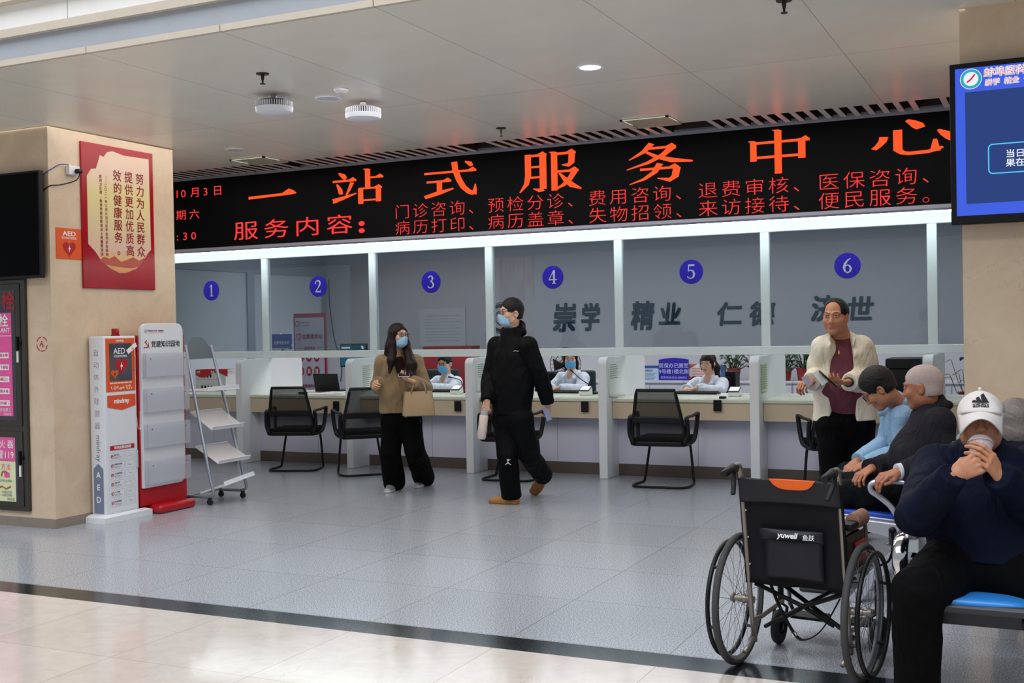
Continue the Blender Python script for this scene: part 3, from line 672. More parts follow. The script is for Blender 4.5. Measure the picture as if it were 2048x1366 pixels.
for k in range(40): y = 6.925+rnd.random()*0.235; z = 1.06+rnd.random()*0.03; xx = XW-0.001+0.00006*k; b.quad((xx, y, z), (xx, y+0.01, z), (xx, y+0.006, z+0.012), (xx, y-0.003, z+0.01))
b.build('instruction_pictures', mat('pink print', 'f1cdbf', 0.5), dd)
b = mb(); b.tube(smooth_path([(ux, 7.19, 1.335), (ux+0.022, 7.19, 1.33), (ux+0.022, 7.19, 1.225), (ux, 7.19, 1.22)], 4), 0.004, 6); b.build('handle', chrome, dd, smooth=True)
b = mb(); b.rbox(-6.888, ux, 6.885, 7.21, 0.075, 1.03, 0.003, 1); dl2 = b.build('lower_door', white_pl, t)
b = mb(); b.poly([(XW, 6.893, 1.02), (XW, 6.893, 0.925), (XW, 7.048, 0.895), (XW, 7.204, 0.925), (XW, 7.204, 1.02)]); b.build('arrow_patch', mat('orange red print', 'e2522c', 0.4), dl2)
b = mb(); b.text('mindray', (XW+0.001, 7.048, 0.955), R1, UP, 0.052, 0.035, align='C'); b.build('brand_lettering', white_ink, dl2)
b = mb(); b.quad((XW, 6.912, 0.575), (XW, 7.18, 0.575), (XW, 7.18, 0.612), (XW, 6.912, 0.612)); b.build('red_heading', red_ink, dl2)
b = mb(); b.text('现场急救流程图', (XW+0.001, 7.046, 0.584), R1, UP, 0.027, 0.03, align='C'); b.build('heading_lettering', white_ink, dl2)
steps = ('确认安全', '判断意识呼吸', '人工胸外按压', '开放气道', '人工呼吸', '使用除颤器'); cz = [0.525-0.0755*k for k in range(6)]
for k, z in enumerate(cz):
    b = mb(); b.text('CCCABD'[k], (XW+0.0015, 6.932, z-0.008), R1, UP, 0.022, 0.03, align='C'); b.build('step_letter', white_ink, dl2)
b = mb()
for z in cz: b.disc((XW, 6.932, z), R1, UP, 0.014, 16)
b.build('red_bullets', mat('crimson print', '9c1f33', 0.5), dl2)
b = mb()
for k, z in enumerate(cz):
    b.text(steps[k], (XW, 6.952, z+0.005), R1, UP, 0.0145, 0.02)
    for q in range(2): b.quad((XW, 6.952, z-0.010-q*0.008), (XW, 7.035-q*0.012, z-0.010-q*0.008), (XW, 7.035-q*0.012, z-0.008-q*0.008), (XW, 6.952, z-0.008-q*0.008))
    for q0, q1 in ((6.915, 7.06), (7.075, 7.178)):
        for u in (z-0.03, z+0.03): b.quad((XW, q0, u), (XW, q1, u), (XW, q1, u+0.001), (XW, q0, u+0.001))
        for u in (q0, q1): b.quad((XW, u, z-0.03), (XW, u+0.001, z-0.03), (XW, u+0.001, z+0.03), (XW, u, z+0.03))
    for q in range(9): a = rnd.random()*6; y = 7.10+rnd.random()*0.05; zz = z-0.018+rnd.random()*0.03; b.quad((XW, y, zz), (XW, y+0.018*math.cos(a), zz+0.012*math.sin(a)), (XW, y+0.018*math.cos(a), zz+0.012*math.sin(a)+0.0015), (XW, y, zz+0.0015))
b.build('step_lettering', grey_ink, dl2)
b = mb(); b.tube(smooth_path([(ux, 7.20, 0.545), (ux+0.018, 7.20, 0.54), (ux+0.018, 7.20, 0.415), (ux, 7.20, 0.41)], 4), 0.004, 6); b.build('handle', chrome, dl2, smooth=True)
YS = 6.8635
b = mb()
for k, ch in enumerate('自动体外除颤器'): b.text(ch, (-6.965, YS, 1.345-0.098*k), size=0.060, bold=-0.014, align='C')
b.text('mindray', (-6.98, YS, 0.705), (0, 0, -1), (1, 0, 0), 0.066, -0.004, xs=1.0); b.build('side_lettering', grey_ink, t)
b = mb(); b.poly([(-7.017, YS, 0.07), (-6.913, YS, 0.07), (-6.913, YS, 0.43), (-6.965, YS, 0.475), (-7.017, YS, 0.43)]); b.build('side_arrow', mat('slate blue print', '77829c', 0.4), t)
b = mb()
for k, ch in enumerate('AED'): b.text(ch, (-6.965, YS-0.001, 0.36-0.10*k), size=0.066, bold=0.02, align='C')
b.build('arrow_lettering', white_ink, t)
b = mb(); b.lathe([(0, 0), (0.036, 0), (0.036, 0.012), (0.031, 0.014), (0.031, 0.055), (0.027, 0.062), (0, 0.062)], (-6.965, 7.08, 1.499), 24); b.build('beacon', mat('red beacon lens', '9c0714', 0.1, var=0.2), t, smooth='auto')
b = mb(); b.M = Matrix.Translation((-6.878, 7.175, 1.40)) @ Matrix.Rotation(R_(32), 4, 'X'); b.box(-0.001, 0.001, -0.065, 0.055, -0.019, 0.019); o = b.build('warning_tag', white_ink, t)
b = mb(); b.M = Matrix.Translation((-6.8765, 7.175, 1.40)) @ Matrix.Rotation(R_(32), 4, 'X'); b.poly([(0, -0.015, -0.013), (0, 0.015, -0.013), (0, 0, 0.013)]); b.build('yellow_triangle', mat('yellow print', 'cdbf2f', 0.5), o)
b = mb(); n = 8; vs = []
for i in range(n+1):
    z = 0.98-0.26*i/n; o_ = 0.05*(i/n)**1.5
    vs += [(-6.94+o_, 7.232+0.004*math.sin(i), z), (-6.895+o_*1.2, 7.245+0.035*(i/n)**2, z-0.01)]
b.add(vs, [(2*i, 2*i+1, 2*i+3, 2*i+2) for i in range(n)]); tag(b.build('paper_slip', paper, smooth=True), 'white paper slip hanging off the side of the defibrillator cabinet', 'paper')

# ---------- things on the left pillar
XP = -7.058
t = thing('wall_poster', 'red bordered cream poster with vertical red writing on the stone pillar', 'poster', (-7.06, 7.235, 1.89))
b = mb(); b.rbox(-7.06, -7.042, 6.83, 7.641, 1.893, 3.075, 0.003, 1); b.build('board', mat('poster red', 'a00c1e', 0.22, var=0.25, scale=3), t)
XB = -7.041
cream = bpy.data.materials.new('poster cream'); cream.use_nodes = True; nt = cream.node_tree; bs_ = nt.nodes['Principled BSDF']; bs_.inputs['Roughness'].default_value = 0.2
tc = nt.nodes.new('ShaderNodeTexCoord'); sx_ = nt.nodes.new('ShaderNodeSeparateXYZ'); nt.links.new(tc.outputs['Object'], sx_.inputs[0])
rp = nt.nodes.new('ShaderNodeValToRGB'); mr = nt.nodes.new('ShaderNodeMapRange'); mr.inputs[1].default_value = 0.15; mr.inputs[2].default_value = 1.05
nz = nt.nodes.new('ShaderNodeTexNoise'); nz.inputs['Scale'].default_value = 5; ma = nt.nodes.new('ShaderNodeMath'); ma.operation = 'MULTIPLY_ADD'; ma.inputs[1].default_value = 0.18
nt.links.new(tc.outputs['Object'], nz.inputs['Vector']); nt.links.new(nz.outputs['Fac'], ma.inputs[0]); nt.links.new(sx_.outputs[2], ma.inputs[2]); nt.links.new(ma.outputs[0], mr.inputs[0])
nt.links.new(mr.outputs[0], rp.inputs[0]); nt.links.new(rp.outputs[0], bs_.inputs['Base Color'])
e = rp.color_ramp.elements; e[0].color = (*lin('c05a35'), 1); e[1].color = (*lin('dcc0a8'), 1); e[1].position = 1.0
for ps, cl_ in ((0.16, 'd9a860'), (0.28, 'd9b7a4'), (0.55, 'd8c69a'), (0.8, 'd9c98f')): q = e.new(ps); q.color = (*lin(cl_), 1)
pts = [(XB, 6.885, 2.80), (XB, 6.93, 2.86), (XB, 6.985, 2.87), (XB, 7.01, 2.93), (XB, 7.03, 2.985), (XB, 7.07, 2.975), (XB, 7.11, 3.02), (XB, 7.17, 3.035), (XB, 7.30, 3.015), (XB, 7.59, 3.02), (XB, 7.595, 2.24), (XB, 7.55, 2.20), (XB, 7.50, 2.14), (XB, 7.42, 2.07), (XB, 7.30, 2.03), (XB, 7.22, 2.025), (XB, 7.12, 2.06), (XB, 7.02, 2.12), (XB, 6.96, 2.19), (XB, 6.885, 2.25)]
b = mb(); b.poly(pts); o = b.build('printed_field', cream, t)
dkr = mat('poster dark red', '8c1622', 0.3)
b = mb(); mtn = [(7.0, 2.115), (7.05, 2.155), (7.11, 2.14), (7.17, 2.165), (7.24, 2.12), (7.31, 2.14), (7.38, 2.165), (7.45, 2.14), (7.52, 2.17), (7.54, 2.18), (7.45, 2.09), (7.36, 2.07), (7.22, 2.075), (7.10, 2.085)]
b.poly([(XB+0.0008, y, z) for y, z in mtn]); b.build('printed_hills', mat('poster brick', 'b5523f', 0.3), t)
for txt_, y in (('努力为人民群众', 7.475), ('提供更加优质高', 7.345), ('效的健康服务。', 7.215)):
    b = mb()
    for k, ch in enumerate(txt_): b.text(ch, (XB+0.001, y, 2.80-0.103*k), R1, UP, 0.098, 0.008, align='C')
    b.build('column_lettering', dkr, t)
for txt_, y, zt_ in (('——二〇二一年三月六日习近平总书记在政协', 7.085, 2.80), ('医药卫生界、教育界委员联组会上的重要讲话', 7.03, 2.80)):
    b = mb()
    for k, ch in enumerate(txt_): b.text('｜' if ch == '—' else ch, (XB+0.001, y, zt_-0.0335*k), R1, UP, 0.030, 0.004, align='C')
    b.build('column_lettering', dkr, t)
t = thing('aed_sign', 'small orange square sign with red heart and AED letters on pillar', 'sign', (-7.06, 6.70, 2.117))
b = mb(); b.rbox(-7.0605, -7.055, 6.57, 6.828, 2.117, 2.362, 0.001, 1); b.build('board', orange, t)
b = mb(); b.text('AED', (-7.0535, 6.70, 2.302), R1, UP, 0.052, 0.012, align='C', xs=1.35); b.text('自动体外除颤器', (-7.0535, 6.70, 2.277), R1, UP, 0.022, 0, align='C'); bolt(b, -7.053, 6.70, 2.20, 0.05); b.build('lettering', white_ink, t)
b = mb(); heart(b, -7.0535, 6.70, 2.203, 0.07); b.build('heart', red_ink, t)
t = thing('wall_socket', 'white wall socket with black plug high on the pillar', 'socket', (-7.06, 6.74, 2.785))
b = mb(); b.rbox(-7.0605, -7.02, 6.685, 6.796, 2.787, 2.86, 0.006); b.build('socket_box', white_pl, t)
b = mb(); b.rbox(-7.021, -6.975, 6.735, 6.785, 2.80, 2.835, 0.01); b.build('plug', blackp, t)
cbl = mat('black cable', '121214', 0.5); cbl2 = mat('blue cable', '2a3f86', 0.5)
tag(mb().tube(smooth_path([(-6.985, 6.76, 2.80), (-6.99, 6.72, 2.74), (-7.04, 6.62, 2.70), (-7.052, 6.53, 2.685), (-7.08, 6.50, 2.66), (-7.12, 6.505, 2.64)], 6), 0.005, 6).build('black_cable', cbl, smooth=True), 'black cable from plug to the switched off television', 'cable')
tag(mb().tube(smooth_path([(-7.03, 6.69, 2.862), (-7.045, 6.62, 2.86), (-7.052, 6.55, 2.82), (-7.06, 6.50, 2.79), (-7.12, 6.505, 2.76)], 6), 0.004, 6).build('blue_cable', cbl2, smooth=True), 'blue cable from wall socket to the switched off television', 'cable')
t = thing('television', 'switched off black television on front of the left stone pillar', 'television', (-7.8, 6.45, 1.96))
b = mb(); b.rbox(-8.53, -7.075, 6.43, 6.475, 1.963, 2.797, 0.005); b.build('casing', blackp, t)
b = mb(); b.box(-8.515, -7.09, 6.4285, 6.431, 1.985, 2.782); b.build('screen', mat('dark screen', '040405', 0.3, spec=0.05), t)
b = mb(); b.box(-8.1, -7.5, 6.475, 6.508, 2.2, 2.6); b.build('wall_bracket', steel, t)

# fire hydrant cabinet
t = thing('hydrant_cabinet', 'dark steel fire hydrant cabinet with pink and yellow notices set on pillar', 'cabinet', (-7.85, 6.5, 0.12))
dks = mat('dark reflective steel', '55524d', 0.22, 0.85, var=0.25, scale=2)
x0, x1, Yc = -8.45, -7.318, 6.505
b = mb(); b.rbox(x0, x1, 6.482, 6.512, 0.125, 1.965, 0.006); b.build('frame', dks, t)
dg = mat('smoky door glass', '3a3e46', 0.12, var=0.4, scale=3)
def hyd_door(z0, z1):
    o = mb().rbox(x0+0.05, x1-0.05, 6.474, 6.484, z0, z1, 0.004).build('door', dks, t)
    mb().box(x0+0.10, x1-0.10, 6.4725, 6.475, z0+0.05, z1-0.05).build('door_panel', dg, o)
    zc = (z0+z1)/2+0.09
    b = mb(); b.ring((x1-0.075, 6.4735, zc), (1, 0, 0), UP, 0.018, 0.032, 24); b.rbox(x1-0.085, x1-0.065, 6.455, 6.474, zc-0.055, zc+0.055, 0.006); b.build('handle', blackp, o)
    b = mb(); b.rbox(x1-0.088, x1-0.066, 6.469, 6.474, zc-0.15, zc-0.06, 0.002); b.build('seal_label', paper, o)
    return o
d1 = hyd_door(0.80, 1.93); d2 = hyd_door(0.16, 0.76)
YD = 6.471
b = mb(); b.text('栓', (-7.56, YD, 1.74), size=0.15, bold=0.02); b.text('火', (-7.76, YD, 1.74), size=0.15, bold=0.02); b.build('red_lettering', red_ink, d1)
pk = mat('pink notice', 'e8579d', 0.45); pk2 = mat('hot pink notice', 'e2357f', 0.45)
b = mb(); b.box(-8.2, -7.455, YD-0.001, YD+0.001, 0.88, 1.70); o = b.build('pink_notice', pk, d1)
b = mb(); b.text('消火栓', (-7.80, YD-0.003, 1.60), size=0.105, bold=0.02); b.text('HYDRANT', (-7.47, YD-0.003, 1.545), size=0.05, bold=0.02, align='R'); b.quad((-8.2, YD-0.003, 1.515), (-7.455, YD-0.003, 1.515), (-7.455, YD-0.003, 1.52), (-8.2, YD-0.003, 1.52))
b.text('使用方法', (-7.58, YD-0.003, 1.435), size=0.055, bold=0.01, align='R')
for k in range(5): z = 1.385-0.095*k; b.quad((-8.1, YD-0.002, z-0.045), (-7.49, YD-0.002, z-0.045), (-7.49, YD-0.002, z), (-8.1, YD-0.002, z))
b.text('火灾时 主动报上', (-7.475, YD-0.003, 0.918), size=0.032, bold=0.01, align='R'); b.text('消防科宣', (-7.475, YD-0.003, 0.888), size=0.022, align='R'); b.build('notice_lettering', white_ink, o)
b = mb()
for k, s_ in enumerate(('展开消防水带', '按下按钮', '接消火栓阀口上', '另一端接消防水枪', '逆时针打开阀门')): b.text(s_, (-7.50, YD-0.004, 1.352-0.095*k), size=0.03, bold=0.01, align='R')
b.build('notice_steps', pk2, o)
b = mb(); b.box(-8.2, -7.445, YD-0.001, YD+0.001, 0.20, 0.71); o = b.build('yellow_notice', mat('pale yellow notice', 'dfe3b4', 0.45), d2)
b = mb(); b.quad((-8.2, YD-0.002, 0.52), (-7.445, YD-0.002, 0.52), (-7.445, YD-0.002, 0.71), (-8.2, YD-0.002, 0.71)); b.build('pink_band', pk, o)
b = mb(); b.text('灭 火 器', (-7.46, YD-0.003, 0.63), size=0.07, bold=0.01, align='R'); b.text('火警119', (-7.46, YD-0.003, 0.545), size=0.075, bold=0.012, align='R'); b.build('band_lettering', white_ink, o)
b = mb(); b.text('方法', (-7.50, YD-0.003, 0.455), size=0.055, bold=0.0, align='R')
b.quad((-7.57, YD-0.003, 0.39), (-7.51, YD-0.003, 0.39), (-7.51, YD-0.003, 0.43), (-7.57, YD-0.003, 0.43)); b.build('pink_lettering', pk, o)
b = mb(); b.tube([(-7.60, YD-0.003, 0.40), (-7.59, YD-0.003, 0.435), (-7.56, YD-0.003, 0.44), (-7.535, YD-0.003, 0.43)], 0.006, 6); b.tube([(-7.66, YD-0.003, 0.29), (-7.60, YD-0.003, 0.32), (-7.55, YD-0.003, 0.30), (-7.50, YD-0.003, 0.32)], 0.006, 6); b.build('hose_drawing', mat('rust print', 'b0603e', 0.5), o)
b = mb(); b.text('拉开安全插销', (-7.49, YD-0.003, 0.355), size=0.024, align='R'); b.text('一手握住压把', (-7.49, YD-0.003, 0.265), size=0.022, align='R'); b.text('一手握住喷管', (-7.49, YD-0.003, 0.24), size=0.022, align='R'); b.text('消防科宣', (-7.46, YD-0.003, 0.21), size=0.022, align='R'); b.build('dark_lettering', grey_ink, o)
b = mb(); c = (-7.168, 6.5085, 1.448)
for a0, a1 in ((20, 80), (100, 160), (185, 245), (255, 300), (310, 350)): b.ring(c, (1, 0, 0), UP, 0.052, 0.060, 10, a0, a1)
b.ring((c[0]-0.004, c[1], c[2]-0.012), (1, 0, 0), UP, 0.010, 0.020, 16, -60, 200); b.quad((c[0]-0.006, c[1], c[2]+0.012), (c[0]+0.004, c[1], c[2]+0.012), (c[0]+0.004, c[1], c[2]+0.026), (c[0]-0.006, c[1], c[2]+0.026))
tag(b.build('stencil_mark', red_ink), 'round red stencilled mark on stone pillar beside hydrant cabinet', 'mark')

# ---------- right television
t = thing('television', 'lit blue hospital information television on the right stone pillar', 'television', (0.25, 6.42, 2.0))
tx0, tx1, tz0, tz1 = -0.475, 0.985, 2.0, 2.838
b = mb(); b.rbox(tx0, tx1, 6.40, 6.45, tz0, tz1, 0.005); b.build('casing', blackp, t)
b = mb(); b.box(-0.2, 0.7, 6.45, 6.508, 2.2, 2.6); b.build('wall_bracket', steel, t)
YT = 6.3985
S = lambda y, *p: [(tx0+u, YT-y, tz0+v) for u, v in p]
b = mb(); b.box(tx0+0.028, tx1-0.028, YT, 6.401, tz0+0.045, tz1-0.028); sc_ = b.build('screen', emit('blue screen', '3d62f0', 0.85, 0.5), t)
b = mb(); q = [(0.075, 0.105), (1.40, 0.105), (1.40, 0.685), (0.075, 0.685)]; b.poly(S(0.001, *q)); b.build('screen_panel', emit('dark blue screen panel', '1f3f86', 0.8, 0.5), sc_)
cy_ = emit('cyan screen line', '5fd4ff', 0.9); wh_ = emit('white screen print', 'f2f6ff', 0.95); rd_ = emit('red screen print', 'e0202a', 0.9)
b = mb(); c0 = S(0.002, (0.105, 0.752))[0]
b.ring(c0, (1, 0, 0), UP, 0.036, 0.050, 40); b.build('crest_ring', emit('teal crest', '29b3c9', 0.9), sc_)
b = mb(); b.disc(c0, (1, 0, 0), UP, 0.036); b.ring(c0, (1, 0, 0), UP, 0.050, 0.053, 40)
for s_, u, v, sz in (('蚌埠医科大学第一附属医院', 0.165, 0.758, 0.050), ('崇学  精业  仁德  济世', 0.170, 0.712, 0.036)): b.text(s_, S(0.002, (u, v))[0], size=sz, bold=0.07, xs=1.0, shear=0.1)
for s_, v in (('当日持检查、检验结', 0.335), ('果在报到机上取回执', 0.288)): b.text(s_, S(0.003, (0.265, v))[0], size=0.044, bold=0.014, xs=1.05)
b.build('white_lettering', wh_, sc_)
b = mb()
for s_, u, v, sz in (('蚌埠医科大学第一附属医院', 0.165, 0.758, 0.050), ('崇学  精业  仁德  济世', 0.170, 0.712, 0.036)): b.text(s_, S(0.003, (u, v))[0], size=sz, bold=0.0, xs=1.0, shear=0.1)
b.tube(S(0.003, (0.085, 0.735), (0.105, 0.750), (0.125, 0.775)), 0.004, 4); b.build('red_lettering', rd_, sc_)
b = mb()
def rr_(u0, u1, v0, v1, r, th):
    pts = []
    for cu_, cv_, a0 in ((u1-r, v0+r, -90), (u1-r, v1-r, 0), (u0+r, v1-r, 90), (u0+r, v0+r, 180)):
        for k in range(6): a = R_(a0+90*k/5); pts.append((cu_+r*math.cos(a), cv_+r*math.sin(a)))
    b.tube(S(0.002, *pts), th, 4, closed=True)
rr_(0.185, 0.75, 0.255, 0.405, 0.02, 0.003); b.tube(S(0.002, (0.42, 0.405), (0.42, 0.52), (1.0, 0.52)), 0.003, 4); b.build('cyan_lines', cy_, sc_)

# ---------- ceiling fittings
ZC = 3.153
def sprinkler(px, py, l):
    c = onz(px, py, ZC); t = thing('sprinkler', l, 'sprinkler', (c[0], c[1], ZC), 0, 'fire sprinklers in the white ceiling')
    mb().lathe([(0, -0.006), (0.04, -0.006), (0.042, 0), (0, 0)], (c[0], c[1], ZC)).build('rosette', mat('dark bronze', '2e2724', 0.4, 0.5), t, smooth='auto')
    b = mb(); b.lathe([(0, -0.068), (0.018, -0.068), (0.018, -0.064), (0.006, -0.06), (0.006, -0.05), (0.011, -0.03), (0.012, -0.006), (0, -0.006)], (c[0], c[1], ZC), 14); b.build('nozzle', mat('dark bronze', '2e2724'), t, smooth='auto')
sprinkler(525, 147, 'fire sprinkler in ceiling nearest the two finned lamps'); sprinkler(1002, 256, 'fire sprinkler in ceiling just before the black sign'); sprinkler(1568, 0, 'fire sprinkler at the top edge right of the lit downlight')
def ufo(px, py, l):
    c = onz(px, py, ZC); t = thing('finned_lamp', l, 'lamp', (c[0], c[1], ZC-0.10), 0, 'round finned lamps hanging below the ceiling')
    W = mat('white lamp shell', 'e6e8ee', 0.35)
    mb().cyl((c[0], c[1], ZC-0.04), (c[0], c[1], ZC), 0.02).build('stem', steel, t, smooth='auto')
    b = mb(); b.lathe([(0, -0.04), (0.10, -0.042), (0.122, -0.055), (0.105, -0.06), (0.105, -0.09), (0, -0.09)], (c[0], c[1], ZC), 40); b.build('shell', mat('shaded grey lamp core', '4a4b50', 0.5), t, smooth='auto')  # dark colour put behind the fins for the shade between them
    f = mb()
    for k in range(48):
        T = Matrix.Translation((c[0], c[1], ZC)) @ Matrix.Rotation(2*math.pi*k/48, 4, 'Z'); f.box(0.10, 0.128, -0.003, 0.003, -0.092, -0.054, T)
    f.build('fins', W, t)
    b = mb(); b.lathe([(0, -0.135), (0.10, -0.134), (0.125, -0.125), (0.130, -0.092), (0, -0.092)], (c[0], c[1], ZC), 40); b.build('diffuser', mat('white diffuser', 'e9edf6', 0.3), t, smooth='auto')
ufo(548, 189, 'round white finned ceiling lamp nearer the left pillar'); ufo(726, 203, 'round white finned ceiling lamp nearer the black sign')
def down(px, py, l, r, on=False, col=None):
    c = onz(px, py, ZC); t = thing('downlight', l, 'downlight', (c[0], c[1], ZC-0.01))
    mb().lathe([(r*0.8, -0.006), (r, -0.008), (r*1.02, 0), (r*0.8, 0)], (c[0], c[1], ZC), 36, cap=False).build('trim_ring', mat('white lamp shell', 'e6e8ee'), t, smooth='auto')
    mb().lathe([(0, -0.004), (r*0.8, -0.004), (r*0.8, 0), (0, 0)], (c[0], c[1], ZC), 36).build('lens', emit('lit lens', (0.95, 0.97, 1.0), 8.0) if on else mat('unlit lens', col or 'ccd2de', 0.3), t, smooth='auto')
    return c
cdl = down(1180, 134, 'single lit round downlight in the white ceiling', 0.085, True)
l_ = bpy.data.lights.new('downlight_beam', 'SPOT'); l_.energy = 60; l_.spot_size = R_(120); l_.shadow_soft_size = 0.07; o = bpy.data.objects.new('downlight_beam', l_); C.objects.link(o); o.location = (cdl[0], cdl[1], ZC-0.02)
down(657, 196, 'unlit round downlight between the two finned lamps', 0.092)
down(470, 299, 'round beige ceiling loudspeaker grille near the left pillar', 0.085, col='9c927e')  # a loudspeaker, built from the downlight parts; not a lamp
c = onz(682, 178, ZC); b = mb(); b.lathe([(0, -0.03), (0.028, -0.03), (0.04, -0.02), (0.05, -0.008), (0.05, 0), (0, 0)], (c[0], c[1], ZC), 24); tag(b.build('smoke_detector', mat('white lamp shell', 'e6e8ee'), smooth='auto'), 'small white smoke detector beside the finned lamps', 'detector')
def vent(px, py, l):
    c = onz(px, py, ZC); t = thing('air_vent', l, 'vent', (c[0], c[1], ZC-0.012), 0, 'square air vents in the ceiling')
    vm = mat('pale green vent', 'b9bca6', 0.45); h = 0.20
    b = mb()
    for a in (-1, 1): b.box(c[0]-h, c[0]+h, c[1]+a*h-0.022*(a > 0), c[1]+a*h+0.022*(a < 0), ZC-0.012, ZC-0.0005); b.box(c[0]+a*h-0.022*(a > 0), c[0]+a*h+0.022*(a < 0), c[1]-h, c[1]+h, ZC-0.012, ZC-0.0005)
    b.build('vent_frame', vm, t)
    mb().box(c[0]-h+0.02, c[0]+h-0.02, c[1]-h+0.02, c[1]+h-0.02, ZC-0.002, ZC-0.0005).build('backing', mat('vent gap shade', '26261f', 0.8), t)  # dark sheet painted in for the shade between the slats
    b = mb()
    for k in range(9): y = c[1]-h+0.05+0.0375*k; b.quad((c[0]-h+0.02, y, ZC-0.0035), (c[0]+h-0.02, y, ZC-0.0035), (c[0]+h-0.02, y+0.021, ZC-0.0055), (c[0]-h+0.02, y+0.021, ZC-0.0055))
    b.build('slats', vm, t)
vent(520, 321, 'square ceiling air vent at the left end of the sign'); vent(1303, 243, 'square ceiling air vent above the middle of the sign')

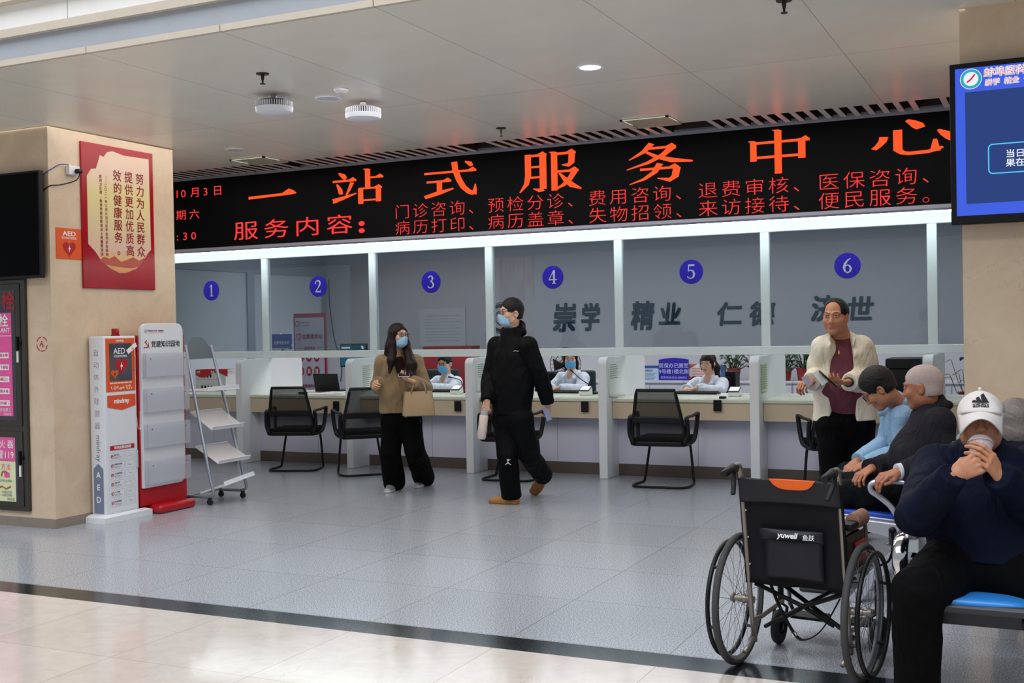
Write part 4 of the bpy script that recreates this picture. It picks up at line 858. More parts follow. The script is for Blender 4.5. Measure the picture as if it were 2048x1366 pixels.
# ================================================================== wheelchair
def wheelchair():
    M = Matrix.Translation((-1.0, 4.94, 0)) @ Matrix.Rotation(R_(-7), 4, 'Z')
    t = thing('wheelchair', 'empty black folding wheelchair seen from behind with orange handle flap', 'wheelchair', (-1.0, 4.94, 0), R_(-7))
    B = lambda: MB(M)
    bronze = mat('bronze grey tube', '8d857c', 0.35, 0.6); spoke = mat('spoke steel', 'b9bcc0', 0.3, 0.9); rim_m = mat('rim alloy', '9b9fa6', 0.35, 0.8)
    tyre = mat('dusty tyre', '3a3a3b', 0.75, var=0.2); canvas = mat('black canvas', '0d0d12', 0.72, spec=0.25, var=0.2, bump=0.25, bscale=200); satin = mat('black satin canvas', '14141d', 0.5, spec=0.4, var=0.3, scale=5)
    Rw = 0.29
    for s in (-1, 1):
        x = s*0.272; b = B(); circ = lambda r, xx, n=48: [(xx, r*math.cos(2*math.pi*k/n), Rw+r*math.sin(2*math.pi*k/n)) for k in range(n)]
        b.tube(circ(Rw-0.0155, x), 0.0155, 10, closed=True, flat=(1.0, 0.95)); wh = b.build('wheel', tyre, t, smooth=True)
        b = B(); b.lathe([(Rw-0.031, -0.011), (Rw-0.026, -0.013), (Rw-0.026, 0.013), (Rw-0.031, 0.011), (Rw-0.042, 0), (Rw-0.031, -0.011)], (x, 0, Rw), 48, 'X', cap=False); b.build('rim', rim_m, wh, smooth='auto')
        b = B()
        for k in range(28):
            a = 2*math.pi*k/28; h = (0.022 if k % 2 else -0.022); a2 = a+(0.55 if k % 4 < 2 else -0.55)
            b.tube([(x+h, 0.018*math.cos(a2), Rw+0.018*math.sin(a2)), (x, (Rw-0.035)*math.cos(a), Rw+(Rw-0.035)*math.sin(a))], 0.0012, 4, cap=False)
        b.build('spokes', spoke, wh)
        b = B(); b.lathe([(0, -0.035), (0.018, -0.035), (0.022, -0.022), (0.012, -0.018), (0.012, 0.018), (0.022, 0.022), (0.018, 0.035), (0, 0.035)], (x, 0, Rw), 20, 'X'); b.cyl((x-s*0.07, 0, Rw), (x, 0, Rw), 0.016); b.build('hub', bronze, wh, smooth='auto')
        b = B(); b.tube(circ(0.25, x+s*0.045), 0.0105, 8, closed=True)
        hr = b.build('push_rim', blackp, t, smooth=True)
        for k in range(6): b = B(); a = 2*math.pi*(k+0.3)/6; b.tube([(x+s*0.008, (Rw-0.035)*math.cos(a), Rw+(Rw-0.035)*math.sin(a)), (x+s*0.045, 0.25*math.cos(a), Rw+0.25*math.sin(a))], 0.007, 6); b.build('standoff', blackp, hr)
        # caster
        xc = s*0.225; b = B(); b.tube([(xc, 0.38+0.058*math.cos(2*math.pi*k/28), 0.082+0.058*math.sin(2*math.pi*k/28)) for k in range(28)], 0.024, 8, closed=True, flat=(0.9, 1)); cw = b.build('caster_wheel', rubber, t, smooth=True)
        b = B()
        for k in range(6): a = 2*math.pi*k/6; b.tube([(xc, 0.38, 0.082), (xc, 0.38+0.05*math.cos(a), 0.082+0.05*math.sin(a))], 0.007, 6)
        b.cyl((xc-0.02, 0.38, 0.082), (xc+0.02, 0.38, 0.082), 0.013); b.build('caster_hub', blackp, cw)
        b = B(); b.tube([(xc-0.03, 0.38, 0.082), (xc-0.03, 0.41, 0.17), (xc, 0.41, 0.19), (xc+0.03, 0.41, 0.17), (xc+0.03, 0.38, 0.082)], 0.008, 6); b.cyl((xc, 0.41, 0.18), (xc, 0.41, 0.34), 0.014); b.build('caster_fork', blackp, t, smooth='auto')
        # side frame
        xp = s*0.212; yb = lambda z: -0.02-0.16*(z-0.30)
        p = [(xp, 0.03, 0.10), (xp, 0.0, 0.2), (xp, yb(0.45), 0.45), (xp, yb(0.82), 0.82)]+smooth_path([(xp, yb(0.86), 0.86), (xp, yb(0.89)-0.012, 0.893), (xp, yb(0.89)-0.05, 0.898), (xp, yb(0.89)-0.10, 0.893)], 5)
        b = B(); b.tube(p, 0.0115, 10); b.build('back_post', bronze, t, smooth=True)
        yh = yb(0.89); b = B(); b.tube([(xp, yh-0.075, 0.896), (xp, yh-0.08, 0.896), (xp, yh-0.185, 0.878), (xp, yh-0.19, 0.877)], [0.012, 0.0165, 0.0165, 0.014], 12); gp = b.build('push_grip', blackp, t, smooth='auto')
        b = B(); b.cyl((xp-0.012, yh-0.06, 0.888), (xp+0.012, yh-0.06, 0.888), 0.016); b.tube(smooth_path([(xp, yh-0.062, 0.885), (xp+s*0.004, yh-0.072, 0.855), (xp-s*0.004, yh-0.09, 0.82), (xp-s*0.012, yh-0.12, 0.785)], 4), [0.008]*13, 6, flat=(1.4, 0.8)); b.build('brake_lever', blackp, gp, smooth='auto')
        b = B(); b.tube([(xp, 0.0, 0.20), (xp, 0.12, 0.19), (xp, 0.40, 0.20)], 0.010, 8); b.tube([(xp, yb(0.43), 0.43), (xp, 0.43, 0.44), (xp, 0.47, 0.40), (xp, 0.50, 0.16)], 0.010, 8); b.tube(smooth_path([(xp, yb(0.62), 0.62), (xp, 0.20, 0.63), (xp, 0.27, 0.60), (xp, 0.285, 0.44)], 5), 0.010, 8); b.tube([(xp, 0.02, 0.12), (xp, -0.10, 0.085)], 0.010, 8); b.build('side_frame', bronze, t, smooth=True)
        b = B(); b.rbox(xp-0.003, xp+0.003, yb(0.5)+0.03, 0.26, 0.44, 0.60, 0.002); b.build('side_guard', blackp, t)
        b = B(); b.rbox(xp-0.028, xp+0.028, -0.03, 0.24, 0.628, 0.66, 0.012); arm = b.build('armrest', blackp, t, smooth='auto')
        b = B(); b.tube([(xp, 0.07, 0.652), (xp, 0.075, 0.652), (xp, 0.23, 0.652), (xp, 0.235, 0.652)], [0.026, 0.037, 0.037, 0.026], 16, flat=(0.85, 1)); b.build('arm_wrap', mat('tan cloth wrap', '8a6552', 0.8, bump=0.4, bscale=90), arm, smooth='auto')
        b = B(); b.tube(smooth_path([(s*0.24, 0.31, 0.42), (s*0.30, 0.31, 0.45), (s*0.325, 0.29, 0.52), (s*0.325, 0.285, 0.585)], 4), 0.006, 6); b.ball((s*0.325, 0.285, 0.592), 0.016, 12, 8); b.build('brake', blackp, t, smooth=True)
        b = B(); b.tube([(xp, 0.50, 0.17), (xp, 0.56, 0.11)], 0.009, 8); b.rbox(min(xp, xp*0.25), max(xp, xp*0.25), 0.50, 0.62, 0.095, 0.11, 0.004); b.build('footrest', blackp, t)
    # cross braces
    for s in (-1, 1):
        b = B(); b.tube([(s*0.205, 0.13, 0.40), (-s*0.205, 0.13+0.012*s, 0.14)], 0.011, 8, flat=(1.5, 0.8)); b.build('cross_brace', blackp, t)
        b = B(); b.tube([(s*0.205, 0.02, 0.36), (0.0, 0.06, 0.27), (-s*0.12, 0.10, 0.19)], 0.010, 8); b.build('fold_strut', blackp, t)
    # seat and back
    b = B(); b.rbox(-0.205, 0.205, -0.02, 0.40, 0.425, 0.45, 0.01); b.build('seat', canvas, t, smooth='auto')
    n, mm = 18, 16; vs = []
    yb = lambda z: -0.02-0.16*(z-0.30)
    for a in range(mm+1):
        z = 0.37+0.465*a/mm
        for c in range(n+1):
            u = -1+2*c/n; sag = 0.045*(1-u*u)*(0.5+0.5*math.sin(math.pi*a/mm))
            vs.append((u*0.222, yb(z)+sag-0.012, z+0.004*math.sin(5*u)))
    b = B(); b.add(vs, [(a*(n+1)+c, a*(n+1)+c+1, (a+1)*(n+1)+c+1, (a+1)*(n+1)+c) for a in range(mm) for c in range(n)])
    bk = b.build('back_panel', canvas, t, smooth=True); bk.modifiers.new('solid', 'SOLIDIFY').thickness = 0.012
    yq = lambda x, z, o=0.0: yb(z)+0.045*(1-(x/0.222)**2)*(0.5+0.5*math.sin(math.pi*(z-0.37)/0.465))-0.020-o
    def patch(name, m, x0, x1, z0, z1, off, par, puff=0.0, nn=10, zf=None):
        vs = []
        for a in range(nn+1):
            for c in range(nn+1):
                u, v = c/nn, a/nn; x = x0+(x1-x0)*u; z = z0+(z1-z0)*v
                if zf: z = zf(u, v, z)
                vs.append((x, yq(x, z, off+puff*math.sin(math.pi*u)*math.sin(math.pi*v)), z))
        b = B(); b.add(vs, [(a*(nn+1)+c, a*(nn+1)+c+1, (a+1)*(nn+1)+c+1, (a+1)*(nn+1)+c) for a in range(nn) for c in range(nn)])
        o = b.build(name, m, par, smooth=True); o.modifiers.new('solid', 'SOLIDIFY').thickness = 0.004; return o
    patch('top_band', satin, -0.218, 0.218, 0.735, 0.84, 0.004, bk)
    patch('orange_flap', mat('orange cloth', 'f2661c', 0.6), -0.085, 0.115, 0.80, 0.843, 0.012, bk, 0, 12, lambda u, v, z: 0.843-(1-v)*0.045*(1-(2*u-1)**4))
    patch('pocket', satin, -0.13, 0.125, 0.40, 0.60, 0.008, bk, 0.028)
    fl = patch('pocket_flap', satin, -0.14, 0.135, 0.575, 0.625, 0.024, bk, 0.022, 12)
    b = B(); zc = 0.592
    b.text('yuwell', (-0.06, yq(-0.0, zc, 0.052), zc), (1, 0, 0), (0, 0, 1), 0.033, 0.03, shear=0.25); b.text('鱼跃', (0.048, yq(0.0, zc, 0.052), zc-0.002), (1, 0, 0), (0, 0, 1), 0.026, 0.01, shear=0.1); b.build('brand_lettering', white_ink, fl)
    for z in (0.46, 0.58, 0.70):
        b = B(); b.ball((-0.195, yq(-0.195, z, 0.004), z), 0.005, 8, 6); b.build('rivet', chrome, bk)
    b = B(); b.tube(smooth_path([(-0.13, 0.0, 0.38), (-0.09, 0.0, 0.28), (-0.02, 0.0, 0.16), (0.03, 0.0, 0.145), (0.10, 0.0, 0.20), (0.17, 0.02, 0.33)], 6), 0.012, 6, flat=(0.25, 1.4)); st_ = b.build('strap', canvas, t, smooth=True)
    b = B(); b.rbox(-0.035, -0.012, -0.008, 0.008, 0.148, 0.172, 0.003); b.build('buckle', chrome, st_)
    b = B(); b.rbox(0.205, 0.225, 0.10, 0.24, 0.47, 0.56, 0.006); b.build('red_label', mat('red label', 'a3122a', 0.5), t)
wheelchair()

# ================================================================== waiting benches
silver_p = mat('silver cast metal', 'b9bcc6', 0.28, 0.55, var=0.04); blue_pad = mat('blue seat pad', '2b57d0', 0.4, var=0.04); beam_m = mat('dark beam', '3c3d44', 0.4, 0.4); lblue = mat('light blue seat pad', '2f86d8', 0.35, var=0.03)
pale_in = mat('pale grey inlay', 'a9b2b0', 0.4)
def side_bench():
    # row facing -X beside the right pillar; seats run along Y
    t = thing('waiting_bench', 'silver waiting bench with blue seat pads beside the right stone pillar', 'bench', (-0.75, 7.0, 0))
    y0, pitch, n = 6.30, 0.56, 3
    for k in range(n):
        yc = y0+0.03+pitch*(k+0.5); X0, X1 = -1.07, -0.70
        b = mb(); pts = [(X0, yc-0.24, 0.415), (X0-0.012, yc-0.24, 0.44), (X0, yc-0.24, 0.462), (-0.9, yc-0.24, 0.452), (X1+0.14, yc-0.24, 0.425), (X1+0.14, yc-0.24, 0.40)]
        b.prism(pts, (0, 0.48, 0)); st_ = b.build('seat', silver_p, t, bevel=0.006)
        b = mb(); b.prism([(X0-0.005, yc-0.235, 0.462), (X0+0.005, yc-0.235, 0.482), (-0.9, yc-0.235, 0.474), (X1+0.12, yc-0.235, 0.447), (X1+0.12, yc-0.235, 0.428)], (0, 0.47, 0)); b.build('seat_pad', blue_pad, st_, bevel=0.006)
        b = mb(); b.prism([(X1+0.13, yc-0.24, 0.40), (X1+0.16, yc-0.24, 0.40), (X1+0.205, yc-0.24, 0.70), (X1+0.235, yc-0.24, 0.86), (X1+0.21, yc-0.24, 0.865), (X1+0.18, yc-0.24, 0.72)], (0, 0.48, 0)); b.build('backrest', silver_p, t, bevel=0.01)
    b = mb(); b.box(-0.80, -0.70, y0, y0+pitch*n+0.06, 0.32, 0.40); b.build('beam', beam_m, t)
    for k in (0, n):
        y = y0+0.0+pitch*k+(0.0 if k == 0 else 0.02)
        # armrest: loop from the hub up and forward, then back
        p = smooth_path([(-0.70, y, 0.36), (-0.745, y, 0.45), (-0.79, y, 0.525), (-0.85, y, 0.575), (-0.885, y, 0.60), (-0.885, y, 0.635), (-0.84, y, 0.655), (-0.76, y, 0.656), (-0.64, y, 0.648), (-0.58, y, 0.62)], 5)
        b = mb(); b.tube(p, 0.017, 8, flat=(1.5, 0.9)); b.build('armrest', silver_p, t, smooth=True)
        b = mb(); b.prism([(-0.76, y-0.02, 0.44), (-0.70, y-0.02, 0.45), (-0.60, y-0.02, 0.38), (-0.60, y-0.02, 0.27), (-0.69, y-0.02, 0.25), (-0.755, y-0.02, 0.33)], (0, 0.04, 0)); hb = b.build('hub_casting', silver_p, t, bevel=0.01)
        b = mb(); b.prism([(-0.735, y-0.0225, 0.40), (-0.70, y-0.0225, 0.415), (-0.645, y-0.0225, 0.365), (-0.65, y-0.0225, 0.29), (-0.715, y-0.0225, 0.29), (-0.745, y-0.0225, 0.34)], (0, 0.003, 0)); b.build('inlay', pale_in, hb)
        for nm, pp in (('leg', [(-0.74, 0.34), (-0.90, 0.17), (-1.0, 0.03), (-1.05, 0.0), (-0.95, 0.0), (-0.86, 0.12), (-0.76, 0.22), (-0.68, 0.26)]), ('leg', [(-0.68, 0.30), (-0.60, 0.27), (-0.52, 0.14), (-0.46, 0.0), (-0.53, 0.0), (-0.58, 0.12), (-0.65, 0.22), (-0.70, 0.26)])):
            b = mb(); b.prism([(x, y-0.02, z) for x, z in pp], (0, 0.04, 0)); b.build(nm, silver_p, t, bevel=0.006)
    b = mb(); b.prism([(-1.06, 6.305, 0.455), (-0.75, 6.305, 0.43), (-0.75, 6.305, 0.36), (-0.80, 6.305, 0.355), (-1.0, 6.305, 0.40), (-1.07, 6.305, 0.41)], (0, 0.025, 0)); b.build('seat_bracket', silver_p, t, bevel=0.006)
side_bench()
def front_bench():
    # row facing -Y, at the right edge
    t = thing('waiting_bench', 'silver waiting bench with light blue pads under the man in the white cap', 'bench', (0.0, 4.9, 0))
    for k, xc in enumerate((-0.285, 0.275, 0.835)):
        b = mb(); b.prism([(xc-0.24, 4.585, 0.395), (xc-0.24, 4.575, 0.42), (xc-0.24, 4.59, 0.435), (xc-0.24, 5.00, 0.41), (xc-0.24, 5.00, 0.385)], (0.48, 0, 0)); st_ = b.build('seat', beam_m, t, bevel=0.006)
        b = mb(); n = 10; vs = []
        for a in range(n+1):
            for c in range(n+1):
                u, v = -1+2*c/n, a/n; w_ = 0.22-0.05*(1-v)**6-0.03*v; vs.append((xc+u*w_, 4.58+0.40*v+0.02*u*u*(1-v), 0.44-0.022*v+0.022*(1-u**4)*math.sin(math.pi*min(1, v*1.15+0.08))))
        b.add(vs, [(a*(n+1)+c, a*(n+1)+c+1, (a+1)*(n+1)+c+1, (a+1)*(n+1)+c) for a in range(n) for c in range(n)]); o = b.build('seat_pad', lblue, st_, smooth=True); o.modifiers.new('solid', 'SOLIDIFY').thickness = 0.02
        b = mb(); b.prism([(xc-0.24, 5.02, 0.40), (xc-0.24, 5.05, 0.40), (xc-0.24, 5.14, 0.66), (xc-0.24, 5.20, 0.84), (xc-0.24, 5.17, 0.845), (xc-0.24, 5.10, 0.67)], (0.48, 0, 0)); b.build('backrest', silver_p, t, bevel=0.01)
    mb().box(-0.52, 1.1, 4.84, 4.92, 0.29, 0.375).build('beam', beam_m, t)
    mb().box(-0.40, -0.12, 4.70, 4.84, 0.33, 0.385).build('seat_bracket', beam_m, t)
    x = -0.555
    p = smooth_path([(x, 4.80, 0.42), (x, 4.74, 0.46), (x, 4.69, 0.54), (x, 4.70, 0.60), (x, 4.76, 0.63), (x, 4.90, 0.635), (x, 5.05, 0.63), (x, 5.10, 0.58)], 5)
    b = mb(); b.tube(p, 0.030, 12, flat=(1.0, 0.55)); ar = b.build('armrest', chrome, t, smooth=True)
    for yy, pp in ((4.88, [(4.80, 0.40), (4.70, 0.20), (4.60, 0.0), (4.68, 0.0), (4.78, 0.16), (4.90, 0.30)]), (4.88, [(4.95, 0.40), (5.08, 0.20), (5.16, 0.0), (5.08, 0.0), (4.98, 0.16), (4.88, 0.30)])):
        b = mb(); b.prism([(x+0.015, y, z) for y, z in pp], (0.04, 0, 0)); b.build('leg', silver_p, t, bevel=0.006)
    # back to back row
    t2 = thing('waiting_bench', 'silver waiting bench facing the pillar under the person with grey streaked hair', 'bench', (0.0, 5.55, 0))
    for k, xc in enumerate((-0.10, 0.46)):
        b = mb(); b.prism([(xc-0.24, 5.86, 0.395), (xc-0.24, 5.87, 0.42), (xc-0.24, 5.855, 0.435), (xc-0.24, 5.45, 0.41), (xc-0.24, 5.45, 0.385)], (0.48, 0, 0)); b.build('seat', silver_p, t2, bevel=0.006)
        b = mb(); b.prism([(xc-0.24, 5.43, 0.40), (xc-0.24, 5.40, 0.40), (xc-0.24, 5.33, 0.66), (xc-0.24, 5.28, 0.84), (xc-0.24, 5.31, 0.845), (xc-0.24, 5.37, 0.67)], (0.48, 0, 0)); b.build('backrest', silver_p, t2, bevel=0.01)
    mb().box(-0.40, 0.75, 5.54, 5.62, 0.29, 0.375).build('beam', beam_m, t2)
    for xx in (-0.06, 0.68):
        b = mb(); b.prism([(xx, 5.58, 0.33), (xx, 5.40, 0.0), (xx, 5.46, 0.0), (xx, 5.58, 0.22), (xx, 5.74, 0.0), (xx, 5.80, 0.0)], (0.04, 0, 0)); b.build('leg', silver_p, t2)
front_bench()

# ================================================================== the office behind the glass
ZD = 0.787
cabm = mat('white office cabinet', 'b9bbc2', 0.45, var=0.03)
for k in range(5):
    x0 = -6.9+1.35*k
    t = thing('low_cabinet', 'low white cabinet along the office wall, '+('behind the man in black', 'behind the masked woman clerk', 'under the purple notice', 'under the potted plants', 'beside the black printer')[k], 'cabinet', (x0+0.67, 14.2, 0), 0, 'low white cabinets along the office wall')
    mb().box(x0, x0+1.345, 13.90, 14.49, 0, 0.775).build('body', cabm, t); mb().rbox(x0, x0+1.345, 13.88, 14.49, 0.775, 0.80, 0.003).build('top', cabm, t)
    for q in range(3): o = mb().rbox(x0+0.01+0.445*q, x0+0.445+0.445*q, 13.885, 13.899, 0.05, 0.745, 0.003).build('door', cabm, t)
ZB = 0.801
def board(name, l, cat, px0, px1, py0, py1, Y, m, dep=0.012, z0=None):
    a = ony(px0, py1, Y); c = ony(px1, py0, Y)
    zb = a[2] if z0 is None else z0
    t = thing(name, l, cat, ((a[0]+c[0])/2, Y, zb)); b = mb(); b.box(a[0], c[0], Y, Y+dep, zb, c[2]); o = b.build('board', m, t)
    return t, a[0], c[0], zb, c[2]
pur = mat('purple notice board', '2b1b96', 0.4); pale_ink = mat('pale lilac print', 'aeb0dc', 0.5)
t, x0, x1, z0, z1 = board('notice_board', 'purple notice board with pale Chinese writing on low cabinet beside the young clerk', 'sign', 1318, 1377, 719, 762, 14.1, pur, z0=ZB)
b = mb(); b.prism([(x0+(x1-x0)*k/10, 14.1, z1+0.022*math.sin(math.pi*k/10)) for k in range(11)]+[(x1, 14.1, z1-0.001), (x0, 14.1, z1-0.001)], (0, 0.012, 0)); b.build('board_crest', pur, t)
b = mb(); hh = z1-z0; cx = (x0+x1)/2
b.text('医保办已搬至', (cx, 14.097, z0+hh*0.62), size=0.066, bold=0.01, align='C'); b.text('9号楼1楼北侧', (cx, 14.097, z0+hh*0.33), size=0.066, bold=0.01, align='C'); b.text('联系电话:0552-3086075', (cx, 14.097, z0+hh*0.09), size=0.034, align='C'); b.build('lettering', pale_ink, t)
t, x0, x1, z0, z1 = board('notice_card', 'pale blue printed card with dark blue heading on low cabinet left of the purple board', 'sign', 1279, 1317, 731, 762, 14.13, mat('pale blue card', 'a9c3da', 0.5), z0=ZB)
b = mb(); b.quad((x0, 14.128, z1-0.035), (x1, 14.128, z1-0.035), (x1, 14.128, z1), (x0, 14.128, z1)); b.build('heading_band', mat('navy print', '27448c', 0.5), t)
b = mb(); b.text('温馨提示', ((x0+x1)/2, 14.127, z1-0.075), size=0.03, bold=0.02, align='C')
for k in range(6): b.quad((x0+0.02, 14.127, z1-0.10-0.017*k), (x1-0.03-0.02*(k % 3), 14.127, z1-0.10-0.017*k), (x1-0.03-0.02*(k % 3), 14.127, z1-0.095-0.017*k), (x0+0.02, 14.127, z1-0.095-0.017*k))
b.build('lettering', grey_ink, t)
t, x0, x1, z0, z1 = board('notice_card', 'white card with red print on low cabinet partly behind the young clerk', 'sign', 1377, 1412, 728, 761, 14.16, mat('cream card', 'd9cfcb', 0.5), z0=ZB)
b = mb()
for k in range(6): b.quad((x0+0.05, 14.158, z1-0.06-0.02*k), (x1-0.02, 14.158, z1-0.06-0.02*k), (x1-0.02, 14.158, z1-0.052-0.02*k), (x0+0.05, 14.158, z1-0.052-0.02*k))
b.poly([(x0, 14.158, z1), (x0+0.12, 14.158, z1), (x0+0.05, 14.158, z1-0.04), (x0, 14.158, z1-0.07)]); b.poly([(x0, 14.158, z0), (x0+0.07, 14.158, z0), (x0, 14.158, z0+0.07)]); b.build('lettering', mat('brick print', 'a8604f', 0.5), t)
t, x0, x1, z0, z1 = board('notice_card', 'small blue card on low cabinet between young clerk and potted plant', 'sign', 1441, 1452, 730, 756, 14.16, mat('blue card', '46688f', 0.5), z0=ZB)
leafm = mat('dark green leaf', '1d3d1c', 0.45, var=0.5, scale=30); potm = mat('red plastic pot', '86262c', 0.5); stemm = mat('green stem', '35521f', 0.6)
def plant(px, py, hgt, spread, l, seed, Y=14.12, n=46, potr=0.085, z0=ZB, poth=0.14):
    c = ony(px, py, Y); rnd = random.Random(seed); x, y = c[0], Y
    t = thing('potted_plant', l, 'plant', (x, y, z0), 0, 'potted plants on the office cabinets')
    mb().lathe([(0, 0), (potr*0.75, 0), (potr, poth), (potr*1.08, poth), (potr*1.08, poth+0.015), (potr*0.9, poth+0.015), (potr*0.85, poth-0.02), (0, poth-0.02)], (x, y, z0), 20).build('pot', potm, t, smooth='auto')
    s_ = mb(); f = mb()
    for k in range(n):
        a = rnd.random()*6.283; r = spread*math.sqrt(rnd.random()); h = poth+0.03+hgt*rnd.random()
        tip = Vector((x+r*math.cos(a), y+r*0.6*math.sin(a), z0+h)); tip.y = min(tip.y, 14.44)
        s_.tube([(x+0.2*r*math.cos(a), y, z0+poth-0.02), (x+0.6*r*math.cos(a), y+0.3*r*math.sin(a), z0+h*0.8), tip], 0.003, 4, cap=False)
        L = 0.05+0.05*rnd.random(); d = Vector((math.cos(a), 0.5*math.sin(a)-0.2, -0.45+0.5*rnd.random())).normalized(); sd = d.cross(Vector((0, 0, 1))).normalized(); up_ = sd.cross(d)
        pts = []
        for q, w_ in ((0, 0), (0.25, 0.34), (0.55, 0.30), (0.8, 0.15), (1.0, 0)):
            m_ = tip+d*L*q-Vector((0, 0, 0.02*q*q)); pts.append((m_-sd*L*w_+up_*0.006*w_*3, m_, m_+sd*L*w_+up_*0.006*w_*3))
        vs = [p for tr in pts for p in tr]; f.add(vs, [(3*i+j, 3*i+j+1, 3*i+j+4, 3*i+j+3) for i in range(4) for j in (0, 1)])
    s_.build('stems', stemm, t); o = f.build('leaves', leafm, t, smooth=True)
plant(1468, 750, 0.19, 0.20, 'bushy green plant in red pot just right of the young clerk', 3); plant(1570, 750, 0.19, 0.16, 'bushy green plant in red pot behind the left hand of the man in cream', 5); plant(1607, 750, 0.19, 0.16, 'bushy green plant in red pot tucked behind the man in cream', 8)
plant(1935, 748, 0.34, 0.22, 'leafy green plant at the edge of the right stone pillar', 11, 12.6, 12, 0.09, 0.0, 0.75)

def rb(name, m, x0, x1, y0, y1, z0, z1, l, cat, r=0.006, group=None): return tag(mb().rbox(x0, x1, y0, y1, z0, z1, r).build(name, m, smooth='auto'), l, cat, group)
# keyboards, scanners, microphones on the desks
def keyboard(px0, px1, py, l, Y=11.52):
    a = ony(px0, py, Y); c = ony(px1, py, Y); t = thing('keyboard', l, 'keyboard', ((a[0]+c[0])/2, Y, ZD), 0, 'black keyboards on the service desks')
    b = mb(); b.rbox(a[0], c[0], Y-0.07, Y+0.09, ZD, ZD+0.022, 0.005); b.build('case', blackp, t)
    b = mb()
    for r in range(5):
        for k in range(15): w_ = (c[0]-a[0]-0.03)/15; b.box(a[0]+0.015+w_*k, a[0]+0.015+w_*(k+0.86), Y-0.055+0.027*r, Y-0.033+0.027*r, ZD+0.022, ZD+0.029)
    b.build('keys', rubber, t)
keyboard(862, 914, 775, 'black keyboard before the masked man clerk'); keyboard(1095, 1160, 777, 'black keyboard before the masked woman clerk'); keyboard(1352, 1437, 781, 'long black keyboard before the unmasked young clerk')
def scanner(px, py, l, Y=11.15, dark=False):
    c = ony(px, py, Y); t = thing('payment_scanner', l, 'scanner', (c[0], Y, ZD), 0, 'white payment scanners on the service desks')
    W = mat('white scanner shell', 'dde0e0', 0.3); x = c[0]
    b = mb(); b.prism([(x-0.055, Y-0.05, ZD), (x-0.055, Y+0.07, ZD), (x-0.055, Y+0.055, ZD+0.085), (x-0.055, Y-0.045, ZD+0.045)], (0.115, 0, 0)); b.build('shell', W, t, bevel=0.008)
    b = mb(); b.M = Matrix.Translation((x+0.0025, Y+0.005, ZD+0.0665)) @ Matrix.Rotation(R_(22), 4, 'X'); b.rbox(-0.058, 0.058, -0.056, 0.056, 0, 0.008, 0.003); b.build('rim', blackp, t)
    b = mb(); b.M = Matrix.Translation((x+0.0025, Y+0.005, ZD+0.0745)) @ Matrix.Rotation(R_(22), 4, 'X'); b.rbox(-0.048, 0.048, -0.046, 0.046, 0, 0.003, 0.001); b.build('scan_window', mat('pale scan window', 'd5d9e0', 0.1), t)
scanner(1170, 770, 'white payment scanner at the masked woman clerk'); scanner(1468, 778, 'white payment scanner at the unmasked young clerk'); scanner(912, 768, 'white payment scanner half hidden behind divider by the masked man clerk')
def mic(pts, l):
    p = [ony(x, y, Y) for x, y, Y in pts]; t = thing('desk_microphone', l, 'microphone', (p[-1][0], p[-1][1], ZD), 0, 'gooseneck microphones on the desks')
    b = mb(); b.tube(smooth_path(p, 6), 0.005, 6); b.build('gooseneck', blackp, t, smooth=True)
    b = mb(); b.tube([p[0], V3(p[0])+(V3(p[0])-V3(p[1])).normalized()*0.05], [0.008, 0.011], 8); b.build('head', blackp, t, smooth='auto')
    b = mb(); b.rbox(p[-1][0]-0.04, p[-1][0]+0.04, p[-1][1]-0.05, p[-1][1]+0.05, ZD, ZD+0.025, 0.006); b.build('base', blackp, t)
mic([(1146, 744, 11.45), (1160, 757, 11.40), (1176, 768, 11.36), (1185, 776, 11.36), (1187, 783, 11.36)], 'gooseneck microphone before the masked woman clerk'); mic([(903, 755, 11.45), (912, 757, 11.42), (922, 762, 11.40), (926, 776, 11.40)], 'gooseneck microphone before the masked man clerk')
c = ony(1447, 789, 10.86); rb('card_dongle', blackp, c[0]-0.03, c[0]+0.03, 10.80, 10.86, ZD, ZD+0.022, 'small black dongle on desk edge before the scanner of the young clerk', 'dongle', 0.004)
b = mb(); p0 = ony(1476, 790, 11.1); tag(b.tube(smooth_path([(p0[0], 11.15, ZD+0.01), (p0[0]+0.08, 11.1, ZD+0.03), (p0[0]+0.15, 11.2, ZD+0.006), (p0[0]+0.22, 11.3, ZD+0.006), (p0[0]+0.20, 11.45, ZD+0.006)], 5), 0.004, 6).build('scanner_cable', mat('pale cable', 'c9cbc9', 0.5), smooth=True), 'pale cable trailing from the scanner of the young clerk', 'cable')
# black monitor stand by the young clerk, printer and screen at window six
def at_y(px, py, Y): return ony(px, py, Y)
a = ony(1455, 790, 12.6); t = thing('monitor_stand', 'slim black column standing just right of the unmasked young clerk', 'stand', (a[0]+0.05, 12.6, 0)); x = a[0]+0.06
mb().rbox(x-0.06, x+0.06, 12.5, 12.7, 0, 0.98, 0.01).build('column', blackp, t); mb().rbox(x-0.10, x+0.10, 12.45, 12.72, 0, 0.06, 0.01).build('foot', blackp, t)
a = ony(1765, 778, 12.2); c = ony(1850, 715, 12.2)
t = thing('printer', 'bulky black printer behind the window marked 6, right of the man in cream', 'printer', ((a[0]+c[0])/2, 12.3, 0))
mb().rbox(a[0], c[0], 12.0, 12.55, 0.72, 1.02, 0.02).build('body', blackp, t, smooth='auto'); mb().rbox(a[0]+0.05, c[0]-0.02, 12.03, 12.5, 1.02, 1.13, 0.02).build('scanner_lid', blackp, t, smooth='auto'); mb().box(a[0]+0.02, c[0]-0.02, 12.02, 12.52, 0, 0.72).build('stand', cabm, t)
mb().box(c[0]-0.14, c[0]-0.10, 11.997, 12.0, 0.86, 0.93).build('label', white_ink, t)
